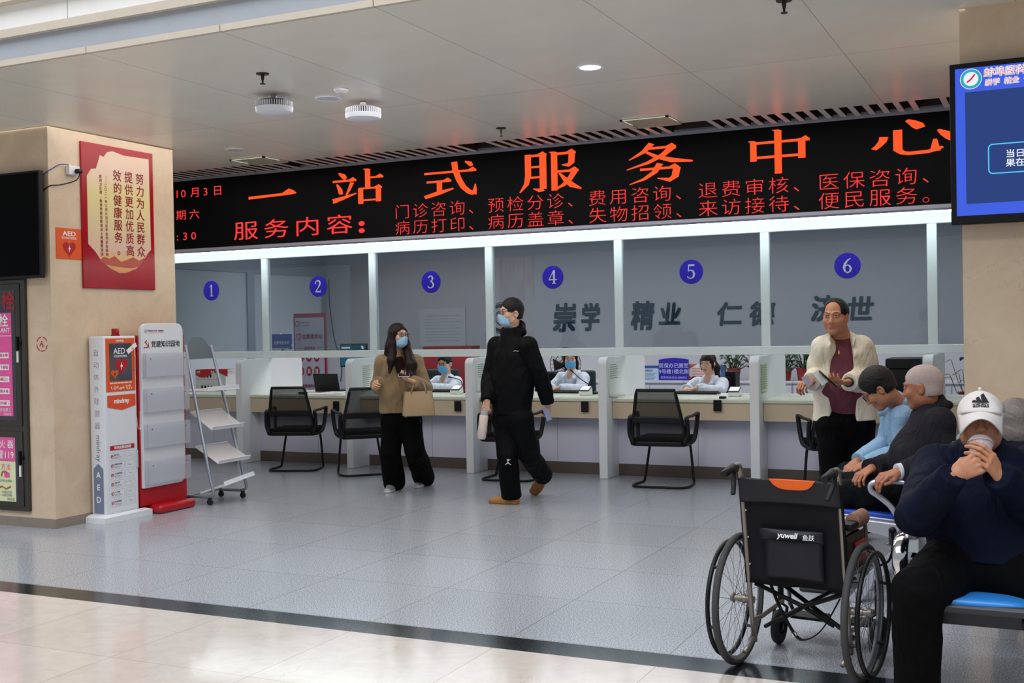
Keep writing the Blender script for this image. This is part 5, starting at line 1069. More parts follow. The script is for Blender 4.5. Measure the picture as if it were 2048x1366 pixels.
a = ony(1757, 757, 11.9); rb('card_terminal', blackp, a[0]-0.05, a[0]+0.12, 11.45, 11.6, ZD, ZD+0.14, 'dark rounded device on desk right of the man in cream', 'device', 0.03)
# volunteer station
WPd = mat('pale poster', 'b7b2bf', 0.45); mar = mat('maroon print', '8f1f38', 0.5)
t, x0, x1, z0, z1 = board('poster_stand', 'tall white volunteer service poster with maroon border behind the desk', 'poster', 590, 650, 626, 790, 12.5, mar, 0.03, z0=0.05)
b = mb(); b.box(x0+0.022, x1-0.022, 12.496, 12.50, 0.10, z1-0.055); b.build('printed_field', WPd, t)
mb().box(x0-0.04, x1+0.04, 12.35, 12.75, 0, 0.05).build('stand_base', steel, t)
W_ = x1-x0; cx = (x0+x1)/2; b = mb()
b.text('志愿服务站', (x0+0.145, 12.494, z1-0.33), size=0.066, bold=0.03, xs=0.95); b.text('服务项目', (cx, 12.494, z1-0.475), size=0.042, bold=0.03, align='C'); b.text('志愿服务承诺', (cx, 12.494, z1-0.975), size=0.044, bold=0.03, align='C')
for s in (-1, 1):
    for zz in (0.46, 0.96): b.quad((cx+s*0.11, 12.494, z1-zz), (cx+s*0.20, 12.494, z1-zz), (cx+s*0.20, 12.494, z1-zz+0.004), (cx+s*0.11, 12.494, z1-zz+0.004))
for k in range(5): b.quad((x0+0.05+0.03*(k % 2 == 0), 12.494, z1-1.03-0.035*k), (x1-0.06-0.12*(k % 2), 12.494, z1-1.03-0.035*k), (x1-0.06-0.12*(k % 2), 12.494, z1-1.02-0.035*k), (x0+0.05+0.03*(k % 2 == 0), 12.494, z1-1.02-0.035*k))
b.text('蚌埠医科大学', (x0+0.10, 12.494, z1-0.13), size=0.026); b.text('第一附属医院', (x0+0.10, 12.494, z1-0.17), size=0.026); b.ring((x0+0.06, 12.494, z1-0.135), (1, 0, 0), UP, 0.026, 0.036, 24); b.build('lettering', mar, t)
b = mb(); hp = []
for k in range(36): a = 2*math.pi*k/36; hp.append((x0+0.085+0.042*16*math.sin(a)**3/17, 12.494, z1-0.305+0.055*(13*math.cos(a)-5*math.cos(2*a)-2*math.cos(3*a)-math.cos(4*a))/17))
b.tube(hp, 0.006, 4, closed=True); b.build('heart_outline', red_ink, t)
b = mb()
for r in (0.575, 0.765):
    for k in range(3): b.disc((x0+0.115+0.125*k, 12.494, z1-r), (1, 0, 0), UP, 0.045, 24, 0.065)
o = b.build('red_ovals', mat('crimson print', '9c1f33'), t)
b = mb()
for r in (0.575, 0.765):
    for k in range(3):
        cxx = x0+0.115+0.125*k; zz = z1-r
        for s in (-1, 1): b.box(cxx+s*0.012-0.005, cxx+s*0.012+0.005, 12.492, 12.4935, zz-0.03, zz+0.015); b.disc((cxx+s*0.012, 12.493, zz+0.025), (1, 0, 0), UP, 0.008, 10)
b.build('white_pictograms', white_ink, t)
bl = mat('bright blue sign', '1758b8', 0.4)
a = ony(544, 699, 12.2); c = ony(583, 668, 12.2); t = thing('sign_in_board', 'bright blue volunteer sign-in board behind the window marked 2', 'sign', ((a[0]+c[0])/2, 12.2, 0))
mb().box(a[0], c[0], 12.2, 12.21, a[2], c[2]).build('board', bl, t); mb().box((a[0]+c[0])/2-0.012, (a[0]+c[0])/2+0.012, 12.21, 12.23, 0, c[2]-0.05).build('post', steel, t); mb().box((a[0]+c[0])/2-0.12, (a[0]+c[0])/2+0.12, 12.1, 12.34, 0, 0.012).build('foot', steel, t)
b = mb(); b.text('志愿者签到处', ((a[0]+c[0])/2, 12.197, a[2]+0.07), size=0.047, bold=0.02, xs=0.88, align='C')
for k in range(14): b.box(a[0]+0.008+0.020*k, a[0]+0.020+0.020*k, 12.197, 12.199, a[2]+0.006, a[2]+0.02)
b.ball((c[0]+0.01, 12.20, a[2]+0.05), 0.014, 8, 6); b.ball(((a[0]+c[0])/2-0.02, 12.205, c[2]+0.005), 0.012, 8, 6); b.build('lettering', white_ink, t)
a = ony(680, 716, 12.4); c = ony(733, 687, 12.4)
t = thing('monitor', 'computer monitor with teal screen behind the window marked 2', 'monitor', ((a[0]+c[0])/2, 12.4, 0.74))
x0, x1, z1 = a[0], c[0], c[2]; z0 = z1-0.30
mb().rbox(x0, x1, 12.40, 12.43, z0, z1, 0.004).build('casing', blackp, t); sc_ = mb().box(x0+0.012, x1-0.012, 12.397, 12.40, z0+0.015, z1-0.012).build('screen', emit('teal screen', '1d5c74', 0.7), t)
b = mb()
for k, (cl_, u0, u1) in enumerate((('pink', 0.08, 0.36), ('coral', 0.40, 0.62), ('white', 0.64, 0.86))):
    q = mb(); w_ = x1-x0; q.quad((x0+w_*u0, 12.3955, z1-0.13), (x0+w_*u1, 12.3955, z1-0.13), (x0+w_*u1, 12.3955, z1-0.085), (x0+w_*u0, 12.3955, z1-0.085)); q.build('screen_tile', emit(cl_+' screen tile', {'pink': 'd9a7b4', 'coral': 'd8694a', 'white': 'd5dbe2'}[cl_], 0.7), sc_)
b.quad((x0+0.03, 12.3955, z1-0.06), (x0+0.16, 12.3955, z1-0.06), (x0+0.16, 12.3955, z1-0.045), (x0+0.03, 12.3955, z1-0.045)); b.quad((x1-0.07, 12.3955, z1-0.07), (x1-0.04, 12.3955, z1-0.07), (x1-0.05, 12.3955, z1-0.03), (x1-0.08, 12.3955, z1-0.03)); b.build('screen_lettering', wh_, sc_)
mb().cyl(((x0+x1)/2, 12.44, 0.75), ((x0+x1)/2, 12.44, z0+0.08), 0.02).build('stand', blackp, t); mb().rbox((x0+x1)/2-0.1, (x0+x1)/2+0.1, 12.36, 12.52, 0.74, 0.755, 0.004).build('foot', blackp, t)
t = thing('back_desk', 'dark office desk under the teal monitor', 'desk', ((x0+x1)/2, 12.5, 0)); mb().rbox(x0-0.25, x1+0.45, 12.25, 12.85, 0.70, 0.74, 0.004).build('desk_top', mat('dark brown wood', '4a382c', 0.4), t); mb().box(x0-0.23, x0-0.18, 12.3, 12.8, 0, 0.70).build('desk_side', mat('dark brown wood', '4a382c'), t); mb().box(x1+0.38, x1+0.43, 12.3, 12.8, 0, 0.70).build('desk_side', mat('dark brown wood', '4a382c'), t)
# laptop, papers on desk two
a = ony(633, 787, 11.45); c = ony(679, 757, 11.5)
t = thing('laptop', 'open black laptop seen from behind on the desk of window 2', 'laptop', (a[0]+0.2, 11.4, ZD)); x = a[0]
mb().rbox(x, x+0.36, 11.42, 11.66, ZD, ZD+0.018, 0.004).build('base', blackp, t)
b = mb(); b.M = Matrix.Translation((x, 11.42, ZD+0.012)) @ Matrix.Rotation(R_(14), 4, 'X'); b.rbox(0.01, 0.36, -0.006, 0.006, 0, 0.21, 0.004); b.build('lid', blackp, t)
a = ony(620, 789, 10.95); tag(mb().rbox(a[0], a[0]+0.30, 10.85, 11.06, ZD, ZD+0.006, 0.001).build('paper_pad', mat('pale pink paper', 'd9b9c2', 0.6)), 'pale pink paper pad in front of the laptop', 'paper')
tag(mb().rbox(a[0]+0.06, a[0]+0.34, 11.10, 11.30, ZD, ZD+0.01, 0.001).build('paper_stack', paper), 'white paper stack beside the laptop', 'paper')
a = ony(560, 785, 10.95); tag(mb().rbox(a[0]-0.02, a[0]+0.26, 10.85, 11.05, ZD, ZD+0.004, 0.001).build('paper_sheet', paper), 'loose white sheet seen through the chair mesh under the window marked 2', 'paper')
a = ony(608, 786, 10.93); rb('stapler', blackp, a[0]-0.05, a[0]+0.06, 10.88, 10.92, ZD, ZD+0.025, 'small black stapler left of the pink paper pad', 'stapler')
# white boxes and red banner on desk one
for k, (p0, p1, z0_, z1_, l) in enumerate(((391, 436, ZD, 0.925, 'lower white carton with black figures on the left desk'), (391, 434, 0.926, 1.05, 'upper white carton with black figures on the left desk'), (437, 452, ZD, 1.02, 'narrow white carton right of the two stacked cartons'))):
    a = ony(p0, 780, 11.4); c = ony(p1, 780, 11.4); t = thing('carton', l, 'box', ((a[0]+c[0])/2, 11.5, z0_), 0, 'white cartons on the left desk'); mb().rbox(a[0], c[0], 11.4, 11.62, z0_, z1_, 0.003, 1).build('box', mat('white carton', 'd5d6d9', 0.5), t)
    b = mb(); zz = z0_+0.05
    for q in range(4 if k < 2 else 2): u = a[0]+(c[0]-a[0])*(0.3+0.14*q); b.disc((u, 11.398, zz), (1, 0, 0), UP, 0.016, 10); b.box(u-0.012, u+0.012, 11.397, 11.399, zz-0.022, zz)
    b.build('printed_figures', black_ink, t)
a = ony(388, 752, 11.36); c = ony(452, 738, 11.36); t = thing('banner', 'red folded banner lying over the white cartons', 'banner', ((a[0]+c[0])/2, 11.4, 1.0))
b = mb(); n = 16; vs = []
for i in range(n+1):
    u = i/n; x = a[0]+(c[0]-a[0])*u; vs += [(x, 11.39-0.012*math.sin(9*u), 0.985-0.03*math.sin(7*u)), (x, 11.392, 1.054), (x, 11.60, 1.056)]
b.add(vs, [(3*i+j, 3*i+j+1, 3*i+j+4, 3*i+j+3) for i in range(n) for j in (0, 1)]); b.build('cloth', mat('red banner cloth', 'c01f22', 0.5), t, smooth=True)
b = mb(); b.text('志愿', (a[0]+0.03, 11.374, 1.015), size=0.03, bold=0.02); b.text('服务', (a[0]+0.26, 11.374, 1.015), size=0.03, bold=0.02); b.build('lettering', white_ink, t)
# fan, chair backs, red board behind clerks
a = ony(1131, 742, 12.75); t = thing('standing_fan', 'black standing fan behind the masked woman clerk', 'fan', (a[0], 12.75, 0)); cz_ = 1.06
b = mb()
for r in (0.20, 0.13, 0.06): b.tube([(a[0]+r*math.cos(2*math.pi*k/32), 12.75-0.05*(1-r/0.2), cz_+r*math.sin(2*math.pi*k/32)) for k in range(32)], 0.004, 5, closed=True)
for k in range(24): an = 2*math.pi*k/24; b.tube([(a[0], 12.70, cz_), (a[0]+0.2*math.cos(an), 12.75, cz_+0.2*math.sin(an))], 0.0025, 4)
b.build('grille', blackp, t)
b = mb()
for k in range(4):
    an = math.pi/2*k; b.add([(a[0]+0.03*math.cos(an), 12.76, cz_+0.03*math.sin(an)), (a[0]+0.18*math.cos(an-0.4), 12.75, cz_+0.18*math.sin(an-0.4)), (a[0]+0.18*math.cos(an+0.5), 12.775, cz_+0.18*math.sin(an+0.5)), (a[0]+0.05*math.cos(an+0.9), 12.77, cz_+0.05*math.sin(an+0.9))], [(0, 1, 2, 3)])
o = b.build('blades', mat('brown fan blade', '3a2620', 0.4), t); o.modifiers.new('solid', 'SOLIDIFY').thickness = 0.003
b = mb(); b.cyl((a[0], 12.76, cz_), (a[0], 12.88, cz_), 0.05); b.cyl((a[0], 12.84, 0.03), (a[0], 12.84, cz_), 0.014); b.lathe([(0, 0), (0.2, 0), (0.18, 0.03), (0, 0.035)], (a[0], 12.84, 0), 28); b.build('stand', blackp, t, smooth='auto')
a = ony(850, 740, 13.6); c = ony(893, 716, 13.6); rb('red_cabinet', mat('deep red board', '7d1420', 0.5), a[0], a[0]+0.75, 13.55, 13.8, 0, 1.28, 'deep red cabinet behind the masked man clerk', 'cabinet')
def office_chair(px, py, Y, l, m, zt):
    a = ony(px, py, Y); t = thing('office_chair', l, 'chair', (a[0], Y-0.2, 0), 0, 'office chairs of the clerks'); x = a[0]
    mb().rbox(x-0.23, x+0.23, Y, Y+0.07, 0.52, zt, 0.03, 3).build('backrest', m, t, smooth='auto'); mb().rbox(x-0.24, x+0.24, Y-0.46, Y+0.0, 0.40, 0.47, 0.03, 3).build('seat', m, t, smooth='auto')
    mb().cyl((x, Y-0.22, 0.06), (x, Y-0.22, 0.41), 0.025).build('column', blackp, t, smooth='auto')
    b = mb()
    for k in range(5): an = 2*math.pi*k/5; b.tube([(x, Y-0.22, 0.09), (x+0.26*math.cos(an), Y-0.22+0.26*math.sin(an), 0.05)], 0.016, 6); b.ball((x+0.26*math.cos(an), Y-0.22+0.26*math.sin(an), 0.028), 0.028, 10, 8)
    b.build('star_base', blackp, t)
gch = mat('dark teal fabric', '1f2f31', 0.8)
office_chair(882, 745, 12.28, 'dark teal office chair back behind the masked man clerk', gch, 1.02); office_chair(1152, 745, 12.33, 'dark office chair back behind the masked woman clerk', gch, 1.0); office_chair(1420, 745, 12.33, 'dark office chair back behind the unmasked young clerk', blackf, 0.93)
a = ony(1075, 765, 12.2); rb('equipment_case', blackf, a[0]-0.10, a[0]+0.20, 12.3, 12.6, 0.0, 0.98, 'black bulky case on floor beside the masked woman clerk', 'case', 0.05)
# faint sheets on the office wall
for px, py, w_, h_, l in ((885, 655, 0.75, 0.55, 'pale printed notice pasted on the office wall behind window 3'), (1090, 585, 0.0, 0.0, '')):
    if w_:
        c = ony(px, py, 14.49); t = mb(); t.box(c[0]-w_/2, c[0]+w_/2, 14.486, 14.4895, c[2]-h_/2, c[2]+h_/2); o = tag(t.build('wall_notice', mat('pale wall notice', 'bfc1c7', 0.5)), l, 'notice')
        b = mb()
        for k in range(9): b.quad((c[0]-w_*0.38, 14.485, c[2]+h_*0.3-0.045*k), (c[0]+w_*0.38*(1-0.2*(k % 2)), 14.485, c[2]+h_*0.3-0.045*k), (c[0]+w_*0.38*(1-0.2*(k % 2)), 14.485, c[2]+h_*0.3-0.045*k+0.008), (c[0]-w_*0.38, 14.485, c[2]+h_*0.3-0.045*k+0.008))
        b.build('print', ink, o)
b = mb(); a = ony(655, 545, 14.45); p = [(a[0]+0.02, 14.45, 2.3), (a[0]+0.03, 14.45, 1.9), (a[0]+0.10, 14.45, 1.4), (a[0]+0.22, 14.45, 1.05), (a[0]+0.20, 14.45, 0.75)]
tag(b.tube(smooth_path(p, 6), 0.008, 6).build('wall_cable', cbl, smooth=True), 'dark cable hanging down the office wall corner above the teal monitor', 'cable')

# ================================================================== people: smooth bodies from blended volumes
class Field:
    def __init__(s, lo, hi, h):
        s.h = h; s.lo = np.array(lo, float)-2*h; s.n = np.ceil((np.array(hi, float)+2*h-s.lo)/h).astype(int)+1
        s.d = np.full(s.n, 0.5, np.float32)
    def sub(s, lo, hi):
        a = np.clip(np.floor((np.array(lo)-s.lo)/s.h).astype(int), 0, s.n); b = np.clip(np.ceil((np.array(hi)-s.lo)/s.h).astype(int)+1, 0, s.n)
        sl = tuple(slice(a[i], b[i]) for i in range(3))
        g = [s.lo[i]+s.h*np.arange(a[i], b[i]) for i in range(3)]
        return sl, np.meshgrid(*g, indexing='ij')
    def _put(s, sl, e, k, op):
        d = s.d[sl]
        if op == 'u':
            if k > 0: h = np.maximum(k-np.abs(d-e), 0)/k; s.d[sl] = np.minimum(d, e)-h*h*k*0.25
            else: s.d[sl] = np.minimum(d, e)
        elif op == 's':
            e = -e
            if k > 0: h = np.maximum(k-np.abs(d-e), 0)/k; s.d[sl] = np.maximum(d, e)+h*h*k*0.25
            else: s.d[sl] = np.maximum(d, e)
    def cone(s, a, b, ra, rb=None, k=0.02, op='u', ax=None, f=1.0):
        """tapered limb from a to b; ax, f flatten it along a direction"""
        rb = ra if rb is None else rb; a = np.array(a, float); b = np.array(b, float); R = max(ra, rb)*max(1, f)+k+2*s.h
        sl, (X, Y, Z) = s.sub(np.minimum(a, b)-R, np.maximum(a, b)+R)
        if X.size == 0: return s
        ab = b-a; L = ab@ab+1e-12
        px, py, pz = X-a[0], Y-a[1], Z-a[2]
        t = np.clip((px*ab[0]+py*ab[1]+pz*ab[2])/L, 0, 1)
        qx, qy, qz = px-t*ab[0], py-t*ab[1], pz-t*ab[2]
        if ax is not None:
            ax = np.array(ax, float); ax = ax/np.linalg.norm(ax)
            q = qx*ax[0]+qy*ax[1]+qz*ax[2]; g = 1/f-1
            qx, qy, qz = qx+g*q*ax[0], qy+g*q*ax[1], qz+g*q*ax[2]
        s._put(sl, (np.sqrt(qx*qx+qy*qy+qz*qz)-(ra+(rb-ra)*t)).astype(np.float32), k, op); return s
    def chain(s, pts, k=0.02, op='u', ax=None, f=1.0):
        for (a, ra), (b, rb) in zip(pts[:-1], pts[1:]): s.cone(a, b, ra, rb, k, op, ax, f)
        return s
    def ell(s, c, r, B=None, k=0.02, op='u'):
        """ellipsoid with radii r along the rows of B"""
        c = np.array(c, float); R = max(r)+k+2*s.h; B = np.eye(3) if B is None else B
        sl, (X, Y, Z) = s.sub(c-R, c+R)
        if X.size == 0: return s
        px, py, pz = X-c[0], Y-c[1], Z-c[2]; q = 0; q2 = 0
        for i in range(3):
            u = B[i][0]*px+B[i][1]*py+B[i][2]*pz; q = q+(u/r[i])**2; q2 = q2+(u/r[i]**2)**2
        k0 = np.sqrt(q); k1 = np.sqrt(q2)+1e-9
        s._put(sl, (k0*(k0-1)/k1).astype(np.float32), k, op); return s
    def cut(s, o, n, k=0.0):
        """drop what lies on the side n of the plane through o"""
        n = np.array(n, float); n = n/np.linalg.norm(n)
        sl, (X, Y, Z) = s.sub(s.lo, s.lo+s.h*s.n); e = ((X-o[0])*n[0]+(Y-o[1])*n[1]+(Z-o[2])*n[2]).astype(np.float32)
        h = np.maximum(k-np.abs(s.d-e), 0)/k if k else 0
        s.d = np.maximum(s.d, e)+(h*h*k*0.25 if k else 0); return s
    def folds(s, amp, freq, seed, drop=(1, 1, 1)):
        rn = np.random.RandomState(seed); sl, (X, Y, Z) = s.sub(s.lo, s.lo+s.h*s.n); w_ = 0; msk = 0.55+0.45*np.sin(X*9+seed)*np.sin(Y*9+2*seed)*np.sin(Z*7+3*seed)+0.25*np.sin(Z*13+seed)
        for i in range(7):
            k = rn.normal(size=3)*np.array(drop); k = k/np.linalg.norm(k)*freq*(0.5+1.3*rn.rand()); w_ = w_+(0.9-1.8*np.abs(np.sin(0.5*(X*k[0]+Y*k[1]+Z*k[2])+6.28*rn.rand()+0.8*np.sin(Z*freq*0.35+X*freq*0.3+i))))
        s.d = s.d+(amp*msk*w_/1.5).astype(np.float32); return s
    def mesh(s, sm=1):
        D = s.d; I = D < 0; n = D.shape
        cn = np.zeros(tuple(k-1 for k in n), np.int8)
        for dx in (0, 1):
            for dy in (0, 1):
                for dz in (0, 1): cn += I[dx:n[0]-1+dx, dy:n[1]-1+dy, dz:n[2]-1+dz]
        act = (cn > 0) & (cn < 8); ids = -np.ones(act.shape, np.int64); idx = np.argwhere(act); ids[act] = np.arange(len(idx))
        acc = np.zeros((len(idx), 3)); cnt = np.zeros(len(idx)); cor = [(a, b, c) for a in (0, 1) for b in (0, 1) for c in (0, 1)]
        for a in cor:
            for ax in range(3):
                if a[ax]: continue
                b = list(a); b[ax] = 1
                da = D[idx[:, 0]+a[0], idx[:, 1]+a[1], idx[:, 2]+a[2]]; db = D[idx[:, 0]+b[0], idx[:, 1]+b[1], idx[:, 2]+b[2]]
                m = (da < 0) != (db < 0); t = np.where(m, da/np.where(m, da-db, 1), 0)
                p = np.array(a, float)[None].repeat(len(idx), 0); p[:, ax] += t
                acc[m] += p[m]; cnt[m] += 1
        v = s.lo+s.h*(idx+acc/cnt[:, None])
        F = []
        for ax in range(3):
            o1, o2 = [(1, 2), (2, 0), (0, 1)][ax]
            s0 = [slice(1, -1)]*3; s0[ax] = slice(0, -1); s1 = [slice(1, -1)]*3; s1[ax] = slice(1, None)
            A_ = I[tuple(s0)]; B_ = I[tuple(s1)]; e = np.argwhere(A_ != B_)
            if not len(e): continue
            base = e.copy(); base[:, o1] += 1; base[:, o2] += 1
            def cell(d1, d2):
                c = base.copy(); c[:, o1] -= d1; c[:, o2] -= d2; return ids[c[:, 0], c[:, 1], c[:, 2]]
            q = np.stack([cell(1, 1), cell(0, 1), cell(0, 0), cell(1, 0)], 1)
            fl = ~A_[tuple(e.T)]; q[fl] = q[fl][:, ::-1]; F.append(q)
        F = np.concatenate(F) if F else np.zeros((0, 4), int)
        F = F[(F >= 0).all(1)]
        for _ in range(sm):
            a2 = np.zeros_like(v); c2 = np.zeros(len(v))
            for i in range(4):
                j = F[:, i]; k = F[:, (i+1) % 4]; np.add.at(a2, j, v[k]); np.add.at(c2, j, 1); np.add.at(a2, k, v[j]); np.add.at(c2, k, 1)
            g = c2 > 0; v[g] = 0.5*v[g]+0.5*a2[g]/c2[g][:, None]
        return v, F
def put(name, meshes, ms, parent, matfn=None):
    """meshes: list of (v, F) joined into one object"""
    PM = np.array(WM[parent.name].inverted()); vs, fs, n = [], [], 0
    for v, F in meshes: vs.append(v); fs.append(F+n); n += len(v)
    W = np.concatenate(vs); Q = np.concatenate(fs)
    L = W @ PM[:3, :3].T + PM[:3, 3]
    me = bpy.data.meshes.new(name)
    me.vertices.add(len(L)); me.vertices.foreach_set('co', L.astype(np.float32).ravel())
    me.loops.add(len(Q)*4); me.loops.foreach_set('vertex_index', Q.astype(np.int32).ravel())
    me.polygons.add(len(Q)); me.polygons.foreach_set('loop_start', np.arange(0, len(Q)*4, 4, dtype=np.int32))
    me.polygons.foreach_set('loop_total', np.full(len(Q), 4, np.int32))
    ms = ms if isinstance(ms, (list, tuple)) else [ms]
    for m in ms: me.materials.append(m)
    if matfn is not None: me.polygons.foreach_set('material_index', matfn(W[Q].mean(1)).astype(np.int32))
    me.polygons.foreach_set('use_smooth', np.ones(len(Q), bool)); me.update(calc_edges=True); me.validate()
    o = bpy.data.objects.new(name, me); C.objects.link(o); o.parent = parent; WM[o.name] = WM[parent.name]; return o

CFh = np.array([CF[0], CF[1], 0]); CFh /= np.linalg.norm(CFh); CRh = np.array([CFh[1], -CFh[0], 0])
def head_dir(a, pitch=0.0):
    """a: degrees from facing the lens, positive towards picture right"""
    a = R_(a); p = R_(pitch); d = math.cos(a)*(-CFh)+math.sin(a)*CRh
    return d*math.cos(p)+np.array([0, 0, math.sin(p)])
def nrm(v): v = np.array(v, float); return v/np.linalg.norm(v)
class HF:
    """head frame: l to the person's left, f forward, u up; s overall size"""
    def __init__(s, c, f, s_=1.0, roll=0.0):
        s.c = np.array(c, float); s.f = nrm(f); l = nrm(np.cross([0, 0, 1], s.f)); u = np.cross(s.f, l)
        r = R_(roll); s.l = math.cos(r)*l+math.sin(r)*u; s.u = -math.sin(r)*l+math.cos(r)*u; s.s = s_; s.B = np.array([s.l, s.f, s.u])
    def p(s, l, f, u): return s.c+s.s*(l*s.l+f*s.f+u*s.u)
    def loc(s, W): return ((W-s.c) @ s.B.T)/s.s
def head(F, H, neck, fem=0.0, k=0.018, jaw=1.0, nose=1.0, nr=0.054):
    s = H.s; E = lambda c, r, **q: F.ell(H.p(*c), [x*s for x in r], H.B, **q)
    Cn = lambda a, b, ra, rb=None, **q: F.cone(H.p(*a), H.p(*b), ra*s, (rb if rb is not None else ra)*s, **q)
    E((0, -0.012, 0.038), (0.076, 0.096, 0.084), k=k)
    E((0, 0.022, -0.028), (0.064*jaw, 0.069, 0.084), k=0.03)
    E((0, 0.060, -0.098), (0.026*jaw, 0.022, 0.018), k=0.03)
    for q in (-1, 1):
        E((q*0.044*jaw, 0.006, -0.062), (0.020, 0.030, 0.026), k=0.03)
        E((q*0.040, 0.062, -0.026), (0.026, 0.022, 0.024), k=0.02)
        E((q*0.032, 0.100, 0.010), (0.019, 0.017, 0.012), k=0.012, op='s')
        E((q*0.033, 0.083, 0.007), (0.017, 0.010, 0.0085), k=0.004)
        Cn((q*0.014, 0.087, 0.026), (q*0.048, 0.074, 0.026), 0.010, 0.009, k=0.012)
        E((q*0.078, -0.008, -0.006), (0.009, 0.018, 0.031), k=0.008); E((q*0.086, -0.003, -0.004), (0.005, 0.010, 0.018), k=0.006, op='s')
        E((q*0.0105*nose, 0.0935, -0.035), (0.0092, 0.010, 0.008), k=0.008)
    Cn((0, 0.0845, 0.014), (0, 0.0985+0.010*(nose-1), -0.030), 0.0085, 0.0118*nose, k=0.010)
    Cn((-0.019, 0.0795, -0.062), (0.019, 0.0795, -0.062), 0.0055, k=0.006); Cn((-0.008, 0.0855, -0.061), (0.008, 0.0855, -0.061), 0.0048, k=0.006)
    Cn((-0.014, 0.082, -0.0715), (0.014, 0.082, -0.0715), 0.006, k=0.006)
    F.cone(H.p(0, -0.022, -0.055), neck, nr*s, nr*1.06*s, k=0.03)
def lips(H):
    def fn(W):
        q = H.loc(W); m = (np.abs(q[:, 0]) < 0.025) & (q[:, 1] > 0.074) & (q[:, 1] < 0.0945) & (q[:, 2] < -0.0565) & (q[:, 2] > -0.0770) & (np.abs(q[:, 0])/0.026+np.abs(q[:, 2]+0.0667)/0.012 < 1.15)
        return m.astype(int)
    return fn
skinL = mat('light skin', 'd3a389', 0.5, var=0.05, scale=30, sss=0.08); skinM = mat('tan skin', 'b27a5b', 0.5, var=0.07, scale=30, sss=0.08); skinR = mat('ruddy skin', 'a5694c', 0.5, var=0.12, scale=24, sss=0.08)
lipm = mat('lips', 'a3624f', 0.5); hairm = mat('black hair', '0b0908', 0.5, spec=0.3, var=0.3, scale=60, bump=0.5, bscale=170); hairb = mat('dark brown hair', '170b08', 0.5, spec=0.25, var=0.4, scale=50, bump=0.3, bscale=120)
whiteeye = mat('eye white', 'd8d2cb', 0.25); iris = mat('dark iris', '1d120e', 0.15)
maskm = mat('pale blue mask', '9cc8e6', 0.65, var=0.03); maskm2 = mat('bright blue mask', '5aa9de', 0.65, var=0.03); lensm = glass('spectacle lens', (0.95, 0.95, 0.96), 0.05)
def eyes(par, H, closed=False):
    for q in (-1, 1):
        def blob(c, r, nm, m_, par_):
            b = mb(); n, m = 14, 8; vs = []; c = H.p(*c)
            ax = nrm(H.l*math.cos(q*0.22)-H.f*math.sin(q*0.22)); fx = nrm(H.f*math.cos(q*0.22)+H.l*math.sin(q*0.22))
            for i in range(m+1):
                th = math.pi*i/m
                for k in range(n): a = 2*math.pi*k/n; vs.append(c+H.s*(r[1]*math.cos(th)*fx+math.sin(th)*(r[0]*math.cos(a)*ax+r[2]*math.sin(a)*H.u)))
            b.add(vs, [(i*n+k, (i+1)*n+k, (i+1)*n+(k+1) % n, i*n+(k+1) % n) for i in range(m) for k in range(n)]); return b.build(nm, m_, par_, smooth=True)
        e_ = blob((q*0.0325, 0.0895, 0.0065), (0.0128, 0.0046, 0.0037), 'eye', whiteeye, par)
        blob((q*0.0325-0.0*q, 0.0920, 0.0068), (0.0054, 0.0032, 0.0038), 'iris', iris, e_)
        # lash line and brow
        b = mb(); b.tube([H.p(q*(0.032-0.0150+0.031*t/6), 0.0950-0.004*abs(t/6-0.4)-0.008*(t/6)**2, 0.0095+0.0032*math.sin(math.pi*t/6)) for t in range(7)], [0.0008, 0.0016, 0.002, 0.002, 0.002, 0.0018, 0.001], 5); b.build('eyelash', hairm, par)
def brows(par, H, m=None, th=1.0):
    for q in (-1, 1):
        b = mb(); b.tube([H.p(q*(0.012+0.040*t/6), 0.0965-0.0155*(t/6)**1.6, 0.028+0.006*math.sin(math.pi*0.8*t/6)) for t in range(7)], [0.002*th, 0.0032*th, 0.0036*th, 0.0036*th, 0.003*th, 0.0024*th, 0.001], 6, flat=(1, 0.7)); b.build('eyebrow', m or hairm, par, smooth=True)
def glasses(par, H, m, r=0.024):
    t = mb()
    for q in (-1, 1):
        pts = []
        for k in range(24):
            a = 2*math.pi*k/24; ca, sa = math.cos(a), math.sin(a); sx = abs(ca)**0.6*(1 if ca > 0 else -1); sy = abs(sa)**0.6*(1 if sa > 0 else -1)
            pts.append(H.p(q*0.0335+sx*r*1.05, 0.108-0.006*abs(q*0.0335+sx*r)/0.05, 0.004+sy*r*0.78))
        t.tube(pts, 0.0018*H.s, 5, closed=True)
        t.tube([H.p(q*0.058, 0.103, 0.012), H.p(q*0.079, 0.09, 0.012), H.p(q*0.083, 0.0, 0.006), H.p(q*0.080, -0.015, -0.004)], 0.0018*H.s, 5)
    t.tube([H.p(-0.010, 0.108, 0.008), H.p(0, 0.111, 0.012), H.p(0.010, 0.108, 0.008)], 0.0017*H.s, 5)
    g = t.build('glasses', m, par)
    for q in (-1, 1):
        b = mb(); b.poly([H.p(q*0.0335+r*1.0*math.cos(2*math.pi*k/18), 0.1065, 0.004+r*0.74*math.sin(2*math.pi*k/18)) for k in range(18)]); b.build('lens', lensm, g)
    return g
